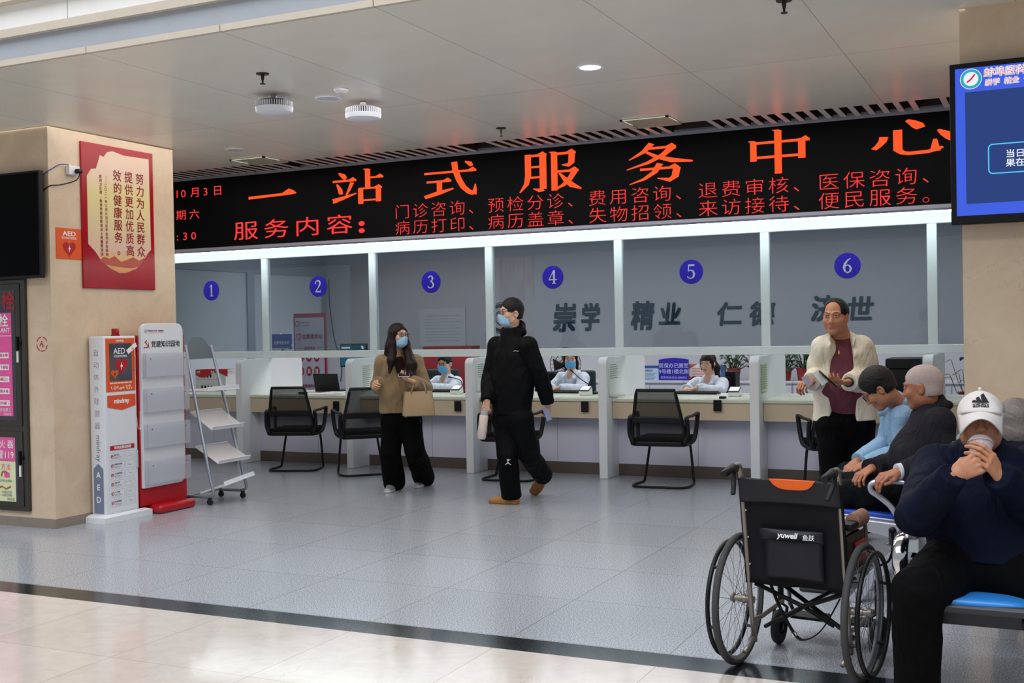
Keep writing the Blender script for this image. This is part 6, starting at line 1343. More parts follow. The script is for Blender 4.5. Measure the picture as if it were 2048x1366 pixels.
def face_mask(par, H, m, nose_u=-0.012):
    """pleated mask from the nose bridge to under the chin"""
    b = mb(); n, mm = 20, 12; vs = []
    for a in range(mm+1):
        v = a/mm; u_ = nose_u-(nose_u+0.118)*v
        for c in range(n+1):
            t = -1+2*c/n; wd = 0.064-0.006*abs(v-0.4); l = t*wd*(1-0.22*max(0, v-0.72)/0.28*1.2)
            fr = 0.112-0.012*(v-0.25)**2*4+(0.010*math.exp(-(t/0.25)**2)*math.exp(-((v-0.12)/0.25)**2))-0.056*abs(t)**2.2-0.030*max(0, v-0.75)/0.25
            fr += 0.0016*math.sin(v*34)
            if v < 0.12: u2 = u_-0.012*abs(t)**1.5*(1-v/0.12)
            else: u2 = u_
            vs.append(H.p(l, fr, u2))
    b.add(vs, [(a*(n+1)+c, a*(n+1)+c+1, (a+1)*(n+1)+c+1, (a+1)*(n+1)+c) for a in range(mm) for c in range(n)])
    o = b.build('face_mask', m, par, smooth=True); sd = o.modifiers.new('solid', 'SOLIDIFY'); sd.thickness = 0.0015
    b = mb()
    for q in (-1, 1):
        b.tube(smooth_path([H.p(q*0.062, 0.055, nose_u-0.012), H.p(q*0.074, 0.02, 0.008), H.p(q*0.083, -0.012, 0.016), H.p(q*0.088, -0.024, -0.008), H.p(q*0.080, -0.010, -0.036), H.p(q*0.068, 0.028, -0.062), H.p(q*0.058, 0.05, -0.082)], 4), 0.0014*H.s, 5)
    b.build('ear_loop', white_pl, o); return o
def hair_short(H, h, front=0.062, top=1.0, side=1.0, nape=-0.055, amp=0.0015, seed=1, thick=0.010):
    s = H.s; F = Field(H.c-0.15*s, H.c+0.16*s, h)
    t = thick*top
    F.ell(H.p(0, -0.014, 0.040), [(0.076+thick*side)*s, (0.097+thick)*s, (0.084+t)*s], H.B, k=0)
    F.ell(H.p(0, -0.040, -0.020), [(0.070+thick*side)*s, 0.064*s, 0.062*s], H.B, k=0.02)
    # open the face
    F.ell(H.p(0, 0.105, -0.02), [0.071*s, 0.066*s, (front+0.02)*s], H.B, k=0.008, op='s')
    F.ell(H.p(0, 0.135, 0.03), [0.08*s, 0.06*s, 0.055*s], H.B, k=0.012, op='s')
    for q in (-1, 1): F.ell(H.p(q*0.080, 0.0, -0.022), [0.03*s, 0.026*s, 0.040*s], H.B, k=0.006, op='s'); F.ell(H.p(q*0.07, 0.075, -0.05), [0.05*s, 0.055*s, 0.06*s], H.B, k=0.01, op='s')
    F.cut(H.p(0, 0, nape), -H.u); F.folds(amp*0.5, 330, seed); return F.mesh(1)
def hand(W, d, pn, side, curl, s=1.0, thumb=0.6, spread=0.12, h=0.0026, curls=None):
    """W wrist, d wrist-to-knuckles, pn back-of-hand direction, side=+1 when the thumb is towards d x pn"""
    d = nrm(d); pn = nrm(np.array(pn)-np.dot(pn, d)*d); sd = np.cross(d, pn)*side; W = np.array(W, float)
    F = Field(W-0.22*s, W+0.22*s, h); L = 0.088*s
    kn = [W+d*(L*(1.0-0.05*abs(i-1.2)))+sd*(0.031-0.0205*i)*s+pn*0.004*s*(1-abs(i-1.5)/1.5) for i in range(4)]
    for i in range(4): F.cone(W+sd*(0.014-0.009*i)*s, kn[i], 0.0150*s, 0.0098*s, k=0.012*s, ax=pn, f=0.85)
    F.cone(W-d*0.022*s, W+d*0.01*s, 0.0215*s, 0.0255*s, k=0.015*s, ax=pn, f=0.74)
    ln = [(0.044, 0.026, 0.021), (0.048, 0.030, 0.022), (0.045, 0.028, 0.021), (0.035, 0.021, 0.019)]
    for i in range(4):
        c = (curls[i] if curls else curl); p = kn[i]; ang = 0.0; dd = nrm(d+sd*spread*(1.3-i)*0.5*(1-min(1, c)))
        rr = [0.0096, 0.0086, 0.0078, 0.0066] if i < 3 else [0.0085, 0.0075, 0.0068, 0.0058]
        for j in range(3):
            ang += c*(0.9, 1.15, 0.7)[j]; v = math.cos(ang)*dd-math.sin(ang)*pn; q = p+v*ln[i][j]*s
            F.cone(p, q, rr[j]*s, rr[j+1]*s, k=0.004*s); p = q
    b0 = W+d*0.020*s+sd*0.022*s-pn*0.006*s; b1 = W+d*0.052*s+sd*(0.046-0.014*thumb)*s-pn*(0.010+0.02*thumb)*s
    b2 = b1+nrm(d*0.85+sd*(0.4-0.7*thumb)-pn*0.45*thumb)*0.034*s; b3 = b2+nrm(d*0.9+sd*(0.15-0.8*thumb)-pn*0.4*thumb)*0.026*s
    F.cone(b0, b1, 0.0155*s, 0.0115*s, k=0.012*s); F.cone(b1, b2, 0.0105*s, 0.0092*s, k=0.004*s); F.cone(b2, b3, 0.0092*s, 0.0072*s, k=0.004*s)
    return F.mesh(1)
def shoe(par, heel, toe, m, sole, w_=0.043, hgt=0.075, h=0.005, up=(0, 0, 1), sole_h=0.022):
    heel, toe, up = np.array(heel, float), np.array(toe, float), nrm(up); d = toe-heel; L = np.linalg.norm(d); d = d/L; up = nrm(up-np.dot(up, d)*d)
    sd = np.cross(d, up)
    F = Field(np.minimum(heel, toe)-0.16, np.maximum(heel, toe)+0.16, h); P = lambda t, u, l=0: heel+d*(t*L)+up*u+sd*l
    F.cone(P(0.14, 0.035), P(0.42, 0.036), w_*0.82, w_*0.9, k=0.03, ax=up, f=0.95); F.cone(P(0.42, 0.034), P(0.82, 0.022), w_*0.92, w_*0.82, k=0.03, ax=up, f=0.70)
    F.cone(P(0.16, 0.04), P(0.20, hgt+0.012), w_*0.80, w_*0.72, k=0.03); F.cone(P(0.2, hgt*0.75), P(0.55, 0.035), w_*0.62, w_*0.6, k=0.03)
    F.cut(P(0, sole_h*0.7), -up, 0.004); F.cut(P(0, hgt+0.03), up, 0.004); o = put('shoe', [F.mesh(1)], m, par)
    G_ = Field(np.minimum(heel, toe)-0.12, np.maximum(heel, toe)+0.12, h)
    G_.cone(P(0.15, 0.012), P(0.45, 0.012), w_*0.88, w_*0.88, k=0.01); G_.cone(P(0.45, 0.012), P(0.84, 0.012), w_*0.98, w_*0.88, k=0.02); G_.cut(P(0, 0), -up); G_.cut(P(0, sole_h), up, 0.003)
    put('sole', [G_.mesh(1)], sole, o); return o
def person(label, base, rz=0.0): return thing('person', label, 'person', base, rz)

def merge(F, G_, k=0.0):
    d, e = F.d, G_.d
    if k: h = np.maximum(k-np.abs(d-e), 0)/k; F.d = np.minimum(d, e)-h*h*k*0.25
    else: F.d = np.minimum(d, e)
    return F
def bounds(pts, m): P = np.array(pts); return P.min(0)-m, P.max(0)+m
def body(J, H, h, fem=0.0, face=True, hands=(), legs=True, jaw=1.0, nose=1.0, nr=0.054, arms=True, size=1.0):
    pts = [J[k] for k in J if k not in ('f',) and (legs or k not in ('KL', 'KR', 'AL', 'AR'))]+[H.c+H.u*0.15*H.s, H.c-H.l*0.1, H.c+H.l*0.1, H.c+H.f*0.12, H.c-H.f*0.12]
    F = Field(*bounds(pts, 0.13), h); f = J['f']; z = size
    ch = (J['SL']+J['SR'])/2*0.72+J['P']*0.28; mid = ch*0.45+J['P']*0.55
    F.cone(ch, mid, 0.118*z, 0.10*z, k=0.04, ax=f, f=0.68); F.cone(mid, J['P'], 0.10*z, 0.115*z, k=0.04, ax=f, f=0.72)
    F.cone(J['SL'], J['SR'], 0.045*z, k=0.05)
    F.cone(J['N'], ch, 0.055*z, 0.09*z, k=0.04)
    for q in 'LR':
        if arms: F.chain([(J['S'+q], 0.044*z), (J['E'+q], 0.035*z)], k=0.03); F.chain([(J['E'+q], 0.036*z), (J['E'+q]*0.7+J['W'+q]*0.3, 0.038*z), (J['W'+q], 0.026*z)], k=0.02)
        if legs: F.chain([(J['H'+q], 0.078*z), (J['K'+q], 0.050*z)], k=0.04); F.chain([(J['K'+q], 0.048*z), (J['K'+q]*0.68+J['A'+q]*0.32, 0.050*z), (J['A'+q], 0.032*z)], k=0.03)
    head(F, H, J['N'], fem, jaw=jaw, nose=nose, nr=nr)
    return [F.mesh(1)]+list(hands)
def top(J, h, sh=0.066, chest=0.165, waist=0.16, hem=0.17, flat=0.64, hemp=None, hemn=None, sl=(0.070, 0.060, 0.048), cuff=0.0, amp=0.003, fr=26, seed=1, opening=None, neck=0.075, belly=0.0, sm=1, collar=True, extra=None, sleeves=True, chd=0.0, wline=0.55):
    f = J['f']; pts = [J[k] for k in ('N', 'SL', 'SR', 'P')]+([J[k] for k in ('EL', 'ER', 'WL', 'WR')] if sleeves else [])+([hemp] if hemp is not None else [])
    lo, hi = bounds(pts, 0.24); F = Field(lo, hi, h)
    ms = (J['SL']+J['SR'])/2; up = nrm(J['N']-J['P']); ch = ms*0.78+J['P']*0.22+f*chd; mid = ms*(1-wline)+J['P']*wline+f*belly; hp = J['P'] if hemp is None else hemp
    F.cone(ch, mid, chest, waist, k=0.05, ax=f, f=flat); F.cone(mid, hp+(hp-mid)*0.25, waist, hem, k=0.05, ax=f, f=flat)
    F.cone(J['SL'], J['SR'], sh, k=0.05, ax=f, f=0.9); F.cone(ms, J['N'], sh*1.1, neck, k=0.04)
    if extra: extra(F)
    F.cut(hp, -up if hemn is None else hemn, 0.004)
    F.folds(amp, fr, seed)
    if opening: opening(F)
    if sleeves:
        S = Field(lo, hi, h)
        for q in 'LR': 
            S.chain([(J['S'+q], sl[0]), (J['S'+q]*0.5+J['E'+q]*0.5, (sl[0]+sl[1])/2*1.0), (J['E'+q], sl[1])], k=0.004); T = Field(lo, hi, h)
            e, w_ = J['E'+q], J['W'+q]; d = nrm(w_-e); T.chain([(e, sl[1]), (e*0.4+w_*0.6, (sl[1]+sl[2])/2*1.05), (w_+d*0.03, sl[2])], k=0.004); T.cut(w_+d*cuff, d, 0.003); merge(S, T, 0.006)
        S.folds(amp*1.2, fr*1.3, seed+5); merge(F, S, 0.03)
    return F.mesh(sm)
def pants(J, h, hip=0.15, flat=0.72, th=0.088, kn=0.075, an=0.085, waist=None, amp=0.0025, fr=26, seed=2, hemL=0.0, hemR=0.0, knee_in=0.0):
    f = J['f']; lo, hi = bounds([J[k] for k in ('HL', 'HR', 'KL', 'KR', 'AL', 'AR', 'P')], 0.20); F = Field(lo, hi, h)
    wp = J['P']+nrm(J['N']-J['P'])*0.10 if waist is None else waist
    F.cone(wp, J['P'], hip*0.93, hip, k=0.03, ax=f, f=flat); F.cone(J['HL'], J['HR'], th*1.1, k=0.05)
    for q, e in (('L', hemL), ('R', hemR)):
        S = Field(lo, hi, h); S.chain([(J['H'+q], th*1.12), (J['H'+q]*0.5+J['K'+q]*0.5, th), (J['K'+q], kn)], k=0.005)
        T = Field(lo, hi, h); k_, a = J['K'+q], J['A'+q]; d = nrm(a-k_); T.chain([(k_, kn), (k_*0.5+a*0.5, (kn+an)/2), (a+d*0.06, an)], k=0.005); T.cut(a+d*e, d, 0.003)
        merge(S, T, 0.008); merge(F, S, 0.03)
    F.folds(amp, fr, seed, (1, 1, 0.45)); return F.mesh(1)

# ---------------------------------------------------------------- woman in the tan coat
def woman():
    d = 10.5; to1, he1 = onz(771, 988), onz(788, 979); to2, he2 = onz(833, 977), onz(846, 970)
    P = person('woman in tan coat and wide black trousers holding a phone, wearing glasses and mask', (he1+he2)/2)
    f = head_dir(14); H = HF(A(797, 672, 10.46), head_dir(40, 3), 0.93)
    J = dict(f=f, N=A(795, 714, 10.52), SR=A(768, 728, 10.52), SL=A(829, 727, 10.48), ER=A(759, 774, 10.58), WR=A(752, 766, 10.38), EL=A(849, 777, 10.42), WL=A(826, 763, 10.20), P=A(803, 838, 10.52), HR=A(787, 840, 10.52), HL=A(819, 840, 10.5), KR=A(781, 905, 10.50), KL=A(829, 900, 10.44), AR=he1+np.array([0, 0, 0.09])+f*0.03, AL=he2+np.array([0, 0, 0.09])+f*0.03)
    hr = hand(J['WR'], A(744, 770, 10.27)-J['WR'], head_dir(-80, 20), -1, 0.75, 0.92)
    hl = hand(J['WL'], A(808, 757, 10.15)-J['WL'], [0, 0, -1], -1, 0.55, 0.92, thumb=0.3)
    b_ = put('body', body(J, H, 0.005, 1, hands=[hr, hl], jaw=0.95, nose=0.95, nr=0.046, size=0.9), [skinL, lipm], P, lips(H))
    eyes(P, H); brows(P, H); glasses(P, H, mat('black spectacle frame', '15130f', 0.3)); face_mask(P, H, maskm)
    s = H.s; hp = [H.c, A(760, 745, 10.6), A(840, 760, 10.4)]; F = Field(*bounds(hp, 0.16), 0.005)
    F.ell(H.p(0, -0.018, 0.038), [0.086*s, 0.108*s, 0.096*s], H.B, k=0)
    F.chain([(H.p(0, -0.055, -0.02), 0.078*s), (H.p(0, -0.075, -0.12), 0.085), (H.p(0, -0.09, -0.22), 0.085)], k=0.04, ax=H.f, f=0.6)
    F.chain([(H.p(-0.068, 0.005, 0.03), 0.030), (H.p(-0.080, 0.0, -0.08), 0.034), (A(783, 722, 10.36), 0.036), (A(779, 745, 10.33), 0.012)], k=0.03)
    F.chain([(H.p(0.066, 0.01, 0.03), 0.026), (H.p(0.078, 0.005, -0.08), 0.036), (A(822, 730, 10.34), 0.052), (A(823, 755, 10.30), 0.035), (A(820, 766, 10.28), 0.012)], k=0.03)
    F.chain([(H.p(-0.06, -0.05, -0.05), 0.04), (A(773, 725, 10.55), 0.04), (A(772, 740, 10.56), 0.02)], k=0.03)
    F.ell(H.p(0, 0.115, -0.03), [0.069*s, 0.068*s, 0.105*s], H.B, k=0.008, op='s')
    F.folds(0.0012, 380, 3, (1, 1, 0.05)); put('hair', [F.mesh(1)], hairb, P)
    coat = mat('tan wool coat', '8a7352', 0.85, wr=0.55, var=0.10, scale=40, bump=0.25, bscale=400, sheen=0.2); topm = mat('dark brown top', '2a1a18', 0.8, spec=0.12)
    fc = lambda x, y, dd: A(x, y, dd)
    def op(F):
        F.chain([(A(796, 712, 10.42), 0.062), (A(803, 745, 10.385), 0.052), (A(806, 778, 10.36), 0.030), (A(807, 798, 10.385), 0.016), (A(807, 832, 10.375), 0.013)], k=0.006, op='s')
    def ex(F):
        F.cone(A(777, 722, 10.44), A(790, 790, 10.40), 0.030, 0.020, k=0.03)
    put('coat', [top(J, 0.006, 0.070, 0.168, 0.178, 0.200, 0.66, hemp=A(803, 823, 10.52), hemn=[0, 0, -1], sl=(0.080, 0.072, 0.047), cuff=-0.015, amp=0.006, fr=24, seed=4, opening=op, neck=0.068, extra=ex)], coat, P)
    put('top', [top(J, 0.008, 0.05, 0.15, 0.15, 0.15, 0.58, hemp=A(803, 826, 10.52), hemn=[0, 0, -1], sleeves=False, neck=0.050, amp=0.001)], topm, P)
    b = mb()
    for x0, x1, y0, y1 in ((778, 786, 722, 768), ): pass
    tr = mat('black trousers', '060608', 0.85, wr=0.55, spec=0.1, var=0.2)
    put('trousers', [pants(J, 0.006, 0.165, 0.70, 0.098, 0.094, 0.104, waist=A(803, 822, 10.52), amp=0.003, fr=16, seed=6, hemL=0.045, hemR=0.045)], tr, P)
    sm_ = mat('silver grey trainer', 'a9abb0', 0.4, 0.3); so = mat('white sole', 'd3d3d3', 0.5)
    for he, to in ((he1, to1), (he2, to2)):
        dd = nrm(to-he); shoe(P, he, he+dd*0.245, sm_, so, 0.040, 0.07, h=0.005)
    # bag, phone
    bm = mat('beige leather', 'a58a69', 0.4, var=0.05, scale=20, bump=0.1)
    c = A(837, 806, 10.22); t = thing('handbag', 'structured beige leather handbag hanging from the forearm of the woman in tan coat', 'handbag', c-np.array([0, 0, 0.12]))
    X = nrm(np.cross([0, 0, 1], head_dir(12))); X = -X if X[0] < 0 else X; Y = np.cross([0, 0, 1], X); B4 = Matrix.Identity(4)
    for i in range(3): B4[i][0] = X[i]; B4[i][1] = Y[i]; B4[i][2] = (0, 0, 1)[i]; B4[i][3] = c[i]
    b = MB(B4); vs = []
    for w_, dd, z in ((0.125, 0.025, 0.105), (0.132, 0.045, 0.03), (0.142, 0.058, -0.06), (0.145, 0.060, -0.108), (0.135, 0.052, -0.115)):
        for k in range(24):
            a = 2*math.pi*k/24; ca, sa = math.cos(a), math.sin(a); vs.append((w_*abs(ca)**0.25*(1 if ca > 0 else -1), dd*abs(sa)**0.35*(1 if sa > 0 else -1), z))
    b.add(vs, [(i*24+k, (i+1)*24+k, (i+1)*24+(k+1) % 24, i*24+(k+1) % 24) for i in range(4) for k in range(24)]+[tuple(range(24)), tuple(range(96+23, 95, -1))]); b.build('bag_body', bm, t, smooth='auto')
    el = A(838, 772, 10.30); inv = B4.inverted()
    for sy in (-1, 1):
        q = inv @ V3(el+np.array([0, 0, 0.055]))
        b = MB(B4); b.tube(smooth_path([(-0.065, sy*0.03, 0.09), (-0.05, sy*0.026, 0.16), (q.x-0.02, q.y+sy*0.012, q.z), (q.x+0.02, q.y+sy*0.012, q.z-0.002), (0.055, sy*0.026, 0.15), (0.07, sy*0.03, 0.09)], 5), 0.005, 6); b.build('handle', bm, t, smooth=True)
        b = MB(B4)
        for xx in (-0.065, 0.07): b.ring((xx, sy*0.037, 0.095), (1, 0, 0), (0, 0, 1), 0.006, 0.010, 14)
        for xx in (-0.12, 0.11): b.ball((xx, sy*0.04, -0.119), 0.006, 8, 6)
        b.build('brass_fitting', mat('brass', 'b8913f', 0.3, 0.8), t)
    pc = A(811, 750, 10.12); t = thing('smartphone', 'pale pink smartphone with small screen held by woman in tan coat', 'phone', pc)
    b = mb(); b.M = Matrix.Translation(V3(pc)) @ Matrix.Rotation(math.atan2(X[1], X[0]), 4, 'Z') @ Matrix.Rotation(R_(25), 4, 'X'); b.rbox(-0.065, 0.035, -0.035, 0.035, -0.004, 0.005, 0.004); b.build('phone_body', mat('pale pink shell', 'dcb6c0', 0.3), t)
    b = mb(); b.M = Matrix.Translation(V3(pc)) @ Matrix.Rotation(math.atan2(X[1], X[0]), 4, 'Z') @ Matrix.Rotation(R_(25), 4, 'X'); b.box(-0.062, 0.032, -0.032, 0.032, 0.005, 0.0055); b.build('phone_screen', mat('dark phone screen', '15151a', 0.1), t)
woman()

# ---------------------------------------------------------------- man in black
def man_black():
    to1, he1 = onz(984, 1006), onz(1038, 1008)
    P = person('man in black hooded jacket and black trousers striding with tan shoes and white bottle', (to1+he1)/2)
    f = head_dir(-40); H = HF(A(1022, 627, 9.72), head_dir(-62, 2), 1.0)
    to2 = onz(1064, 990); he2 = A(1097, 942, 9.86); he2 = to2+nrm(he2-to2)*0.27
    J = dict(f=f, N=A(1022, 664, 9.74), SR=A(993, 692, 9.84), SL=A(1056, 692, 9.58), ER=A(981, 752, 9.84), WR=A(974, 802, 9.68), EL=A(1081, 752, 9.58), WL=A(1095, 806, 9.66), P=A(1024, 835, 9.72), HR=A(1011, 838, 9.80), HL=A(1040, 838, 9.64), KR=A(1014, 910, 9.66), KL=A(1057, 908, 9.66), AR=he1+np.array([0, 0, 0.09])+nrm(to1-he1)*0.07, AL=he2+nrm(np.array([0.15, 0.3, 0.8]))*0.07)
    hr = hand(J['WR'], A(970, 824, 9.66)-J['WR'], nrm(np.array(head_dir(-20))), 1, 1.25, 0.98, thumb=1.0)
    hl = hand(J['WL'], A(1098, 830, 9.68)-J['WL'], head_dir(60), -1, 0.8, 0.98, thumb=0.7)
    put('body', body(J, H, 0.005, 0, hands=[hr, hl]), [skinL, lipm], P, lips(H))
    eyes(P, H); brows(P, H); glasses(P, H, mat('thin grey spectacle frame', '55585c', 0.3, 0.7)); face_mask(P, H, maskm)
    put('hair', [hair_short(H, 0.004, 0.060, 1.6, 0.55, -0.045, 0.0018, 2)], hairm, P)
    jk = mat('black shell jacket', '07080b', 0.7, wr=0.55, spec=0.12, var=0.2); tr = mat('black sports trousers', '06070b', 0.75, wr=0.55, spec=0.12, var=0.2)
    def ex(F):
        # folded hood behind the neck and stand collar
        n = J['N']; bk = -f
        F.chain([(n+bk*0.03+np.array([0, 0, 0.0])+H.l*0.0+np.cross(f, [0, 0, 1])*0.10, 0.035), (n+bk*0.10+np.array([0, 0, 0.045]), 0.052), (n+bk*0.03-np.cross(f, [0, 0, 1])*0.10, 0.035)], k=0.03)
        F.cone(n+np.array([0, 0, -0.05]), n+np.array([0, 0, -0.004])+f*0.01, 0.085, 0.076, k=0.02)
    def op(F): F.cone(J['N']+np.array([0, 0, 0.018])+f*0.01, J['N']+np.array([0, 0, 0.12])+f*0.03, 0.062, 0.07, k=0.01, op='s')
    j = put('jacket', [top(J, 0.006, 0.072, 0.185, 0.195, 0.185, 0.70, hemp=A(1024, 826, 9.72), hemn=[0, 0, -1], sl=(0.076, 0.064, 0.050), cuff=-0.005, amp=0.004, fr=20, seed=8, neck=0.08, extra=ex, opening=op)], jk, P)
    put('trousers', [pants(J, 0.006, 0.160, 0.74, 0.098, 0.086, 0.086, waist=A(1024, 818, 9.72), amp=0.004, fr=20, seed=9, hemL=0.01, hemR=0.03)], tr, P)
    tan = mat('tan suede shoe', 'b27a37', 0.7, var=0.12, bump=0.2); so = mat('tan rubber sole', '9c6a30', 0.6)
    u1 = nrm(to1-he1); shoe(P, he1, he1+u1*0.275, tan, so, 0.050, 0.085, sole_h=0.032)
    u2 = nrm(to2-he2); shoe(P, he2, he2+u2*0.27, tan, so, 0.050, 0.085, up=nrm(np.array([0.45, 0.15, 0.75])), sole_h=0.032)
    # leaping figure print on the trouser leg, small chest print
    c = A(1016, 926, 9.52); X = CRh; Z = np.array([0, 0, 1]); b = mb()
    for q in (((0.0, 0.0), (0.0, 0.022), 0.007), ((0, 0.018), (0.022, 0.030), 0.004), ((0, 0.018), (-0.010, 0.030), 0.004), ((0, 0.002), (0.024, -0.016), 0.006), ((0, 0.002), (-0.024, -0.014), 0.006)):
        (a0, c0), (a1, c1), wd = q; b.tube([c+X*a0+Z*c0, c+X*a1+Z*c1], [wd*0.6, wd*0.4], 6)
    b.ball(c+Z*0.030+X*0.002, 0.005, 8, 6); b.build('leg_print', white_ink, P)
    c = A(1027, 703, 9.47); b = mb(); b.tube(smooth_path([c, c+X*0.015+Z*0.006, c+X*0.03+Z*0.002, c+X*0.045+Z*0.004], 4), 0.0035, 5); b.build('chest_print', mat('grey print', '9aa3a6'), P)
    # bottle
    a, e = A(969, 822, 9.62), A(963, 876, 9.60); t = thing('water_bottle', 'pale pink insulated bottle carried by the man in black', 'bottle', e)
    dz = V3(a-e).normalized(); q = Vector((0, 0, 1)).rotation_difference(dz).to_matrix().to_4x4(); M = Matrix.Translation(V3(e)) @ q; Lb = (V3(a)-V3(e)).length
    mb().lathe([(0, 0), (0.034, 0), (0.038, 0.006), (0.038, Lb*0.80), (0.034, Lb*0.84), (0, Lb*0.84)], M=M, n=24).build('flask', mat('pale pink flask', 'd8c6c0', 0.4), t, smooth='auto')
    mb().lathe([(0, Lb*0.84), (0.033, Lb*0.84), (0.033, Lb*0.97), (0.028, Lb*1.0), (0, Lb*1.0)], M=M, n=24).build('cap', mat('grey bottle cap', '9a9ea4', 0.4), t, smooth='auto')
    b = MB(M); b.tube(smooth_path([(-0.028, 0, Lb*0.96), (-0.030, 0, Lb*1.08), (0, 0, Lb*1.14), (0.030, 0, Lb*1.08), (0.028, 0, Lb*0.96)], 4), 0.005, 6); b.build('carry_loop', mat('grey bottle cap', '9a9ea4'), t, smooth=True)
    mb().lathe([(0, -0.012), (0.028, -0.012), (0.034, 0), (0, 0)], M=M, n=24).build('bottle_base', mat('clear base', 'c9ccd2', 0.2), t, smooth='auto')
    pc = A(1094, 828, 9.64); pz = thing('smartphone', 'pale phone tucked in swinging hand of the man in black', 'phone', pc)
    b = mb(); b.M = Matrix.Translation(V3(pc)) @ Matrix.Rotation(YAW, 4, 'Z') @ Matrix.Rotation(R_(-20), 4, 'Y'); b.rbox(-0.022, 0.022, -0.005, 0.005, -0.06, 0.055, 0.004); b.build('phone_body', mat('lilac shell', '8f95b5', 0.3), pz)
man_black()

# ---------------------------------------------------------------- man in the cream jacket
def man_cream():
    D = 7.85; g = A(1690, 683, D); base = np.array([g[0], g[1], 0])
    P = person('balding man in open cream jacket over maroon shirt standing with phone and paper', base)
    f = head_dir(-20); H = HF(A(1671, 634, D-0.06), head_dir(-33, -2), 1.02)
    J = dict(f=f, N=A(1684, 676, D+0.02), SR=A(1648, 697, D), SL=A(1722, 697, D), ER=A(1636, 755, D+0.08), WR=A(1622, 764, D-0.16), EL=A(1738, 760, D+0.02), WL=A(1697, 764, D-0.26), P=A(1690, 845, D), HR=A(1667, 850, D), HL=A(1714, 850, D))
    for q, x in (('R', 1664), ('L', 1716)):
        k = A(x, 850, D); J['K'+q] = np.array([k[0], k[1]-0.01, 0.47]); J['A'+q] = np.array([k[0], k[1]+0.02, 0.09])
    hr = hand(J['WR'], A(1606, 768, D-0.22)-J['WR'], [0, -0.3, 1], 1, 0.9, 1.0, thumb=0.9)
    hl = hand(J['WL'], A(1668, 768, D-0.33)-J['WL'], [0.1, -0.3, -1], -1, 0.6, 1.0, thumb=0.8)
    put('body', body(J, H, 0.0045, 0, hands=[hr, hl], jaw=1.12, nose=1.1, nr=0.060), [skinM, lipm], P, lips(H))
    eyes(P, H); brows(P, H, None, 0.8)
    s = H.s; F = Field(H.c-0.16, H.c+0.16, 0.004)
    F.ell(H.p(0, -0.016, 0.036), [0.084*s, 0.104*s, 0.092*s], H.B, k=0); F.ell(H.p(0, 0.100, 0.050), [0.062*s, 0.080*s, 0.066*s], H.B, k=0.008, op='s'); F.ell(H.p(0, 0.105, -0.02), [0.074*s, 0.066*s, 0.085*s], H.B, k=0.006, op='s')
    for q in (-1, 1): F.ell(H.p(q*0.080, 0.0, -0.022), [0.03*s, 0.026*s, 0.042*s], H.B, k=0.005, op='s'); F.ell(H.p(q*0.07, 0.07, -0.05), [0.05*s, 0.055*s, 0.06*s], H.B, k=0.008, op='s')
    F.cut(H.p(0, 0, -0.05), -H.u); F.folds(0.0018, 240, 4); put('hair', [F.mesh(1)], hairm, P)
    cj_ = mat('cream jacket', 'dcd6c3', 0.75, wr=0.55, var=0.03, bump=0.15, bscale=250); tee = mat('maroon shirt', '5d2836', 0.85, wr=0.55, var=0.08)
    def op(F):
        n, p = J['N'], J['P']; F.chain([(n+f*0.08+np.array([0, 0, 0.03]), 0.072), (n*0.8+p*0.2+f*0.14, 0.080), (n*0.45+p*0.55+f*0.165, 0.092), (p+f*0.18, 0.105), (p+f*0.18-np.array([0, 0, 0.1]), 0.11)], k=0.008, op='s')
    def ex(F):
        n = J['N']; F.chain([(A(1664, 690, D-0.10), 0.020), (A(1660, 676, D+0.0), 0.028), (n-f*0.10+np.array([0, 0, -0.01]), 0.050), (A(1730, 694, D+0.05), 0.046), (A(1724, 704, D-0.07), 0.030), (A(1704, 712, D-0.13), 0.016)], k=0.02)
        F.chain([(A(1706, 672, D-0.02), 0.016), (A(1728, 690, D-0.06), 0.022), (A(1733, 700, D-0.04), 0.018)], k=0.02); F.chain([(A(1706, 680, D-0.10), 0.018), (A(1690, 715, D-0.16), 0.012)], k=0.02)
    put('jacket', [top(J, 0.0055, 0.074, 0.185, 0.195, 0.215, 0.66, hemp=A(1690, 838, D), hemn=[0, 0.05, -1], sl=(0.088, 0.078, 0.055), cuff=-0.012, amp=0.004, fr=20, seed=12, opening=op, extra=ex, neck=0.072, wline=0.6)], cj_, P)
    ts = put('shirt', [top(J, 0.006, 0.055, 0.158, 0.165, 0.165, 0.70, hemp=A(1690, 828, D), hemn=[0, 0, -1], sleeves=False, neck=0.066, amp=0.0015, seed=3, belly=0.025)], tee, P)
    c = A(1678, 706, D-0.155); b = mb(); b.ball(c, (0.007, 0.004, 0.010), 8, 6); b.ball(c+np.array([0, 0, 0.012]), 0.005, 8, 6); b.build('chest_badge', mat('gold badge', 'd3a12f', 0.4, 0.4), ts)
    put('trousers', [pants(J, 0.007, 0.172, 0.74, 0.100, 0.085, 0.085, waist=A(1690, 822, D), amp=0.003, seed=11, hemL=0.03, hemR=0.03)], mat('black trousers', '0d0d11', wr=0.55), P)
    for q in 'LR':
        a = J['A'+q]; he = np.array([a[0], a[1], 0])-f*0.06; shoe(P, he, he+nrm([f[0], f[1], 0])*0.27, blackp, rubber, 0.046, 0.075)
    w_ = J['WL']; b = mb(); dd = nrm(w_-J['EL']); e1 = nrm(np.cross(dd, [0, 0, 1])); e2 = np.cross(dd, e1)
    b.tube([w_+dd*0.004+(e1*math.cos(2*math.pi*k/20)+e2*math.sin(2*math.pi*k/20)*0.85)*0.033 for k in range(20)], 0.006, 6, closed=True, flat=(1, 1.4)); b.build('wristwatch', mat('dark strap', '2b2723', 0.5), P)
    pc = A(1655, 757, D-0.38); t = thing('smartphone', 'black smartphone held up by balding man in cream jacket', 'phone', pc)
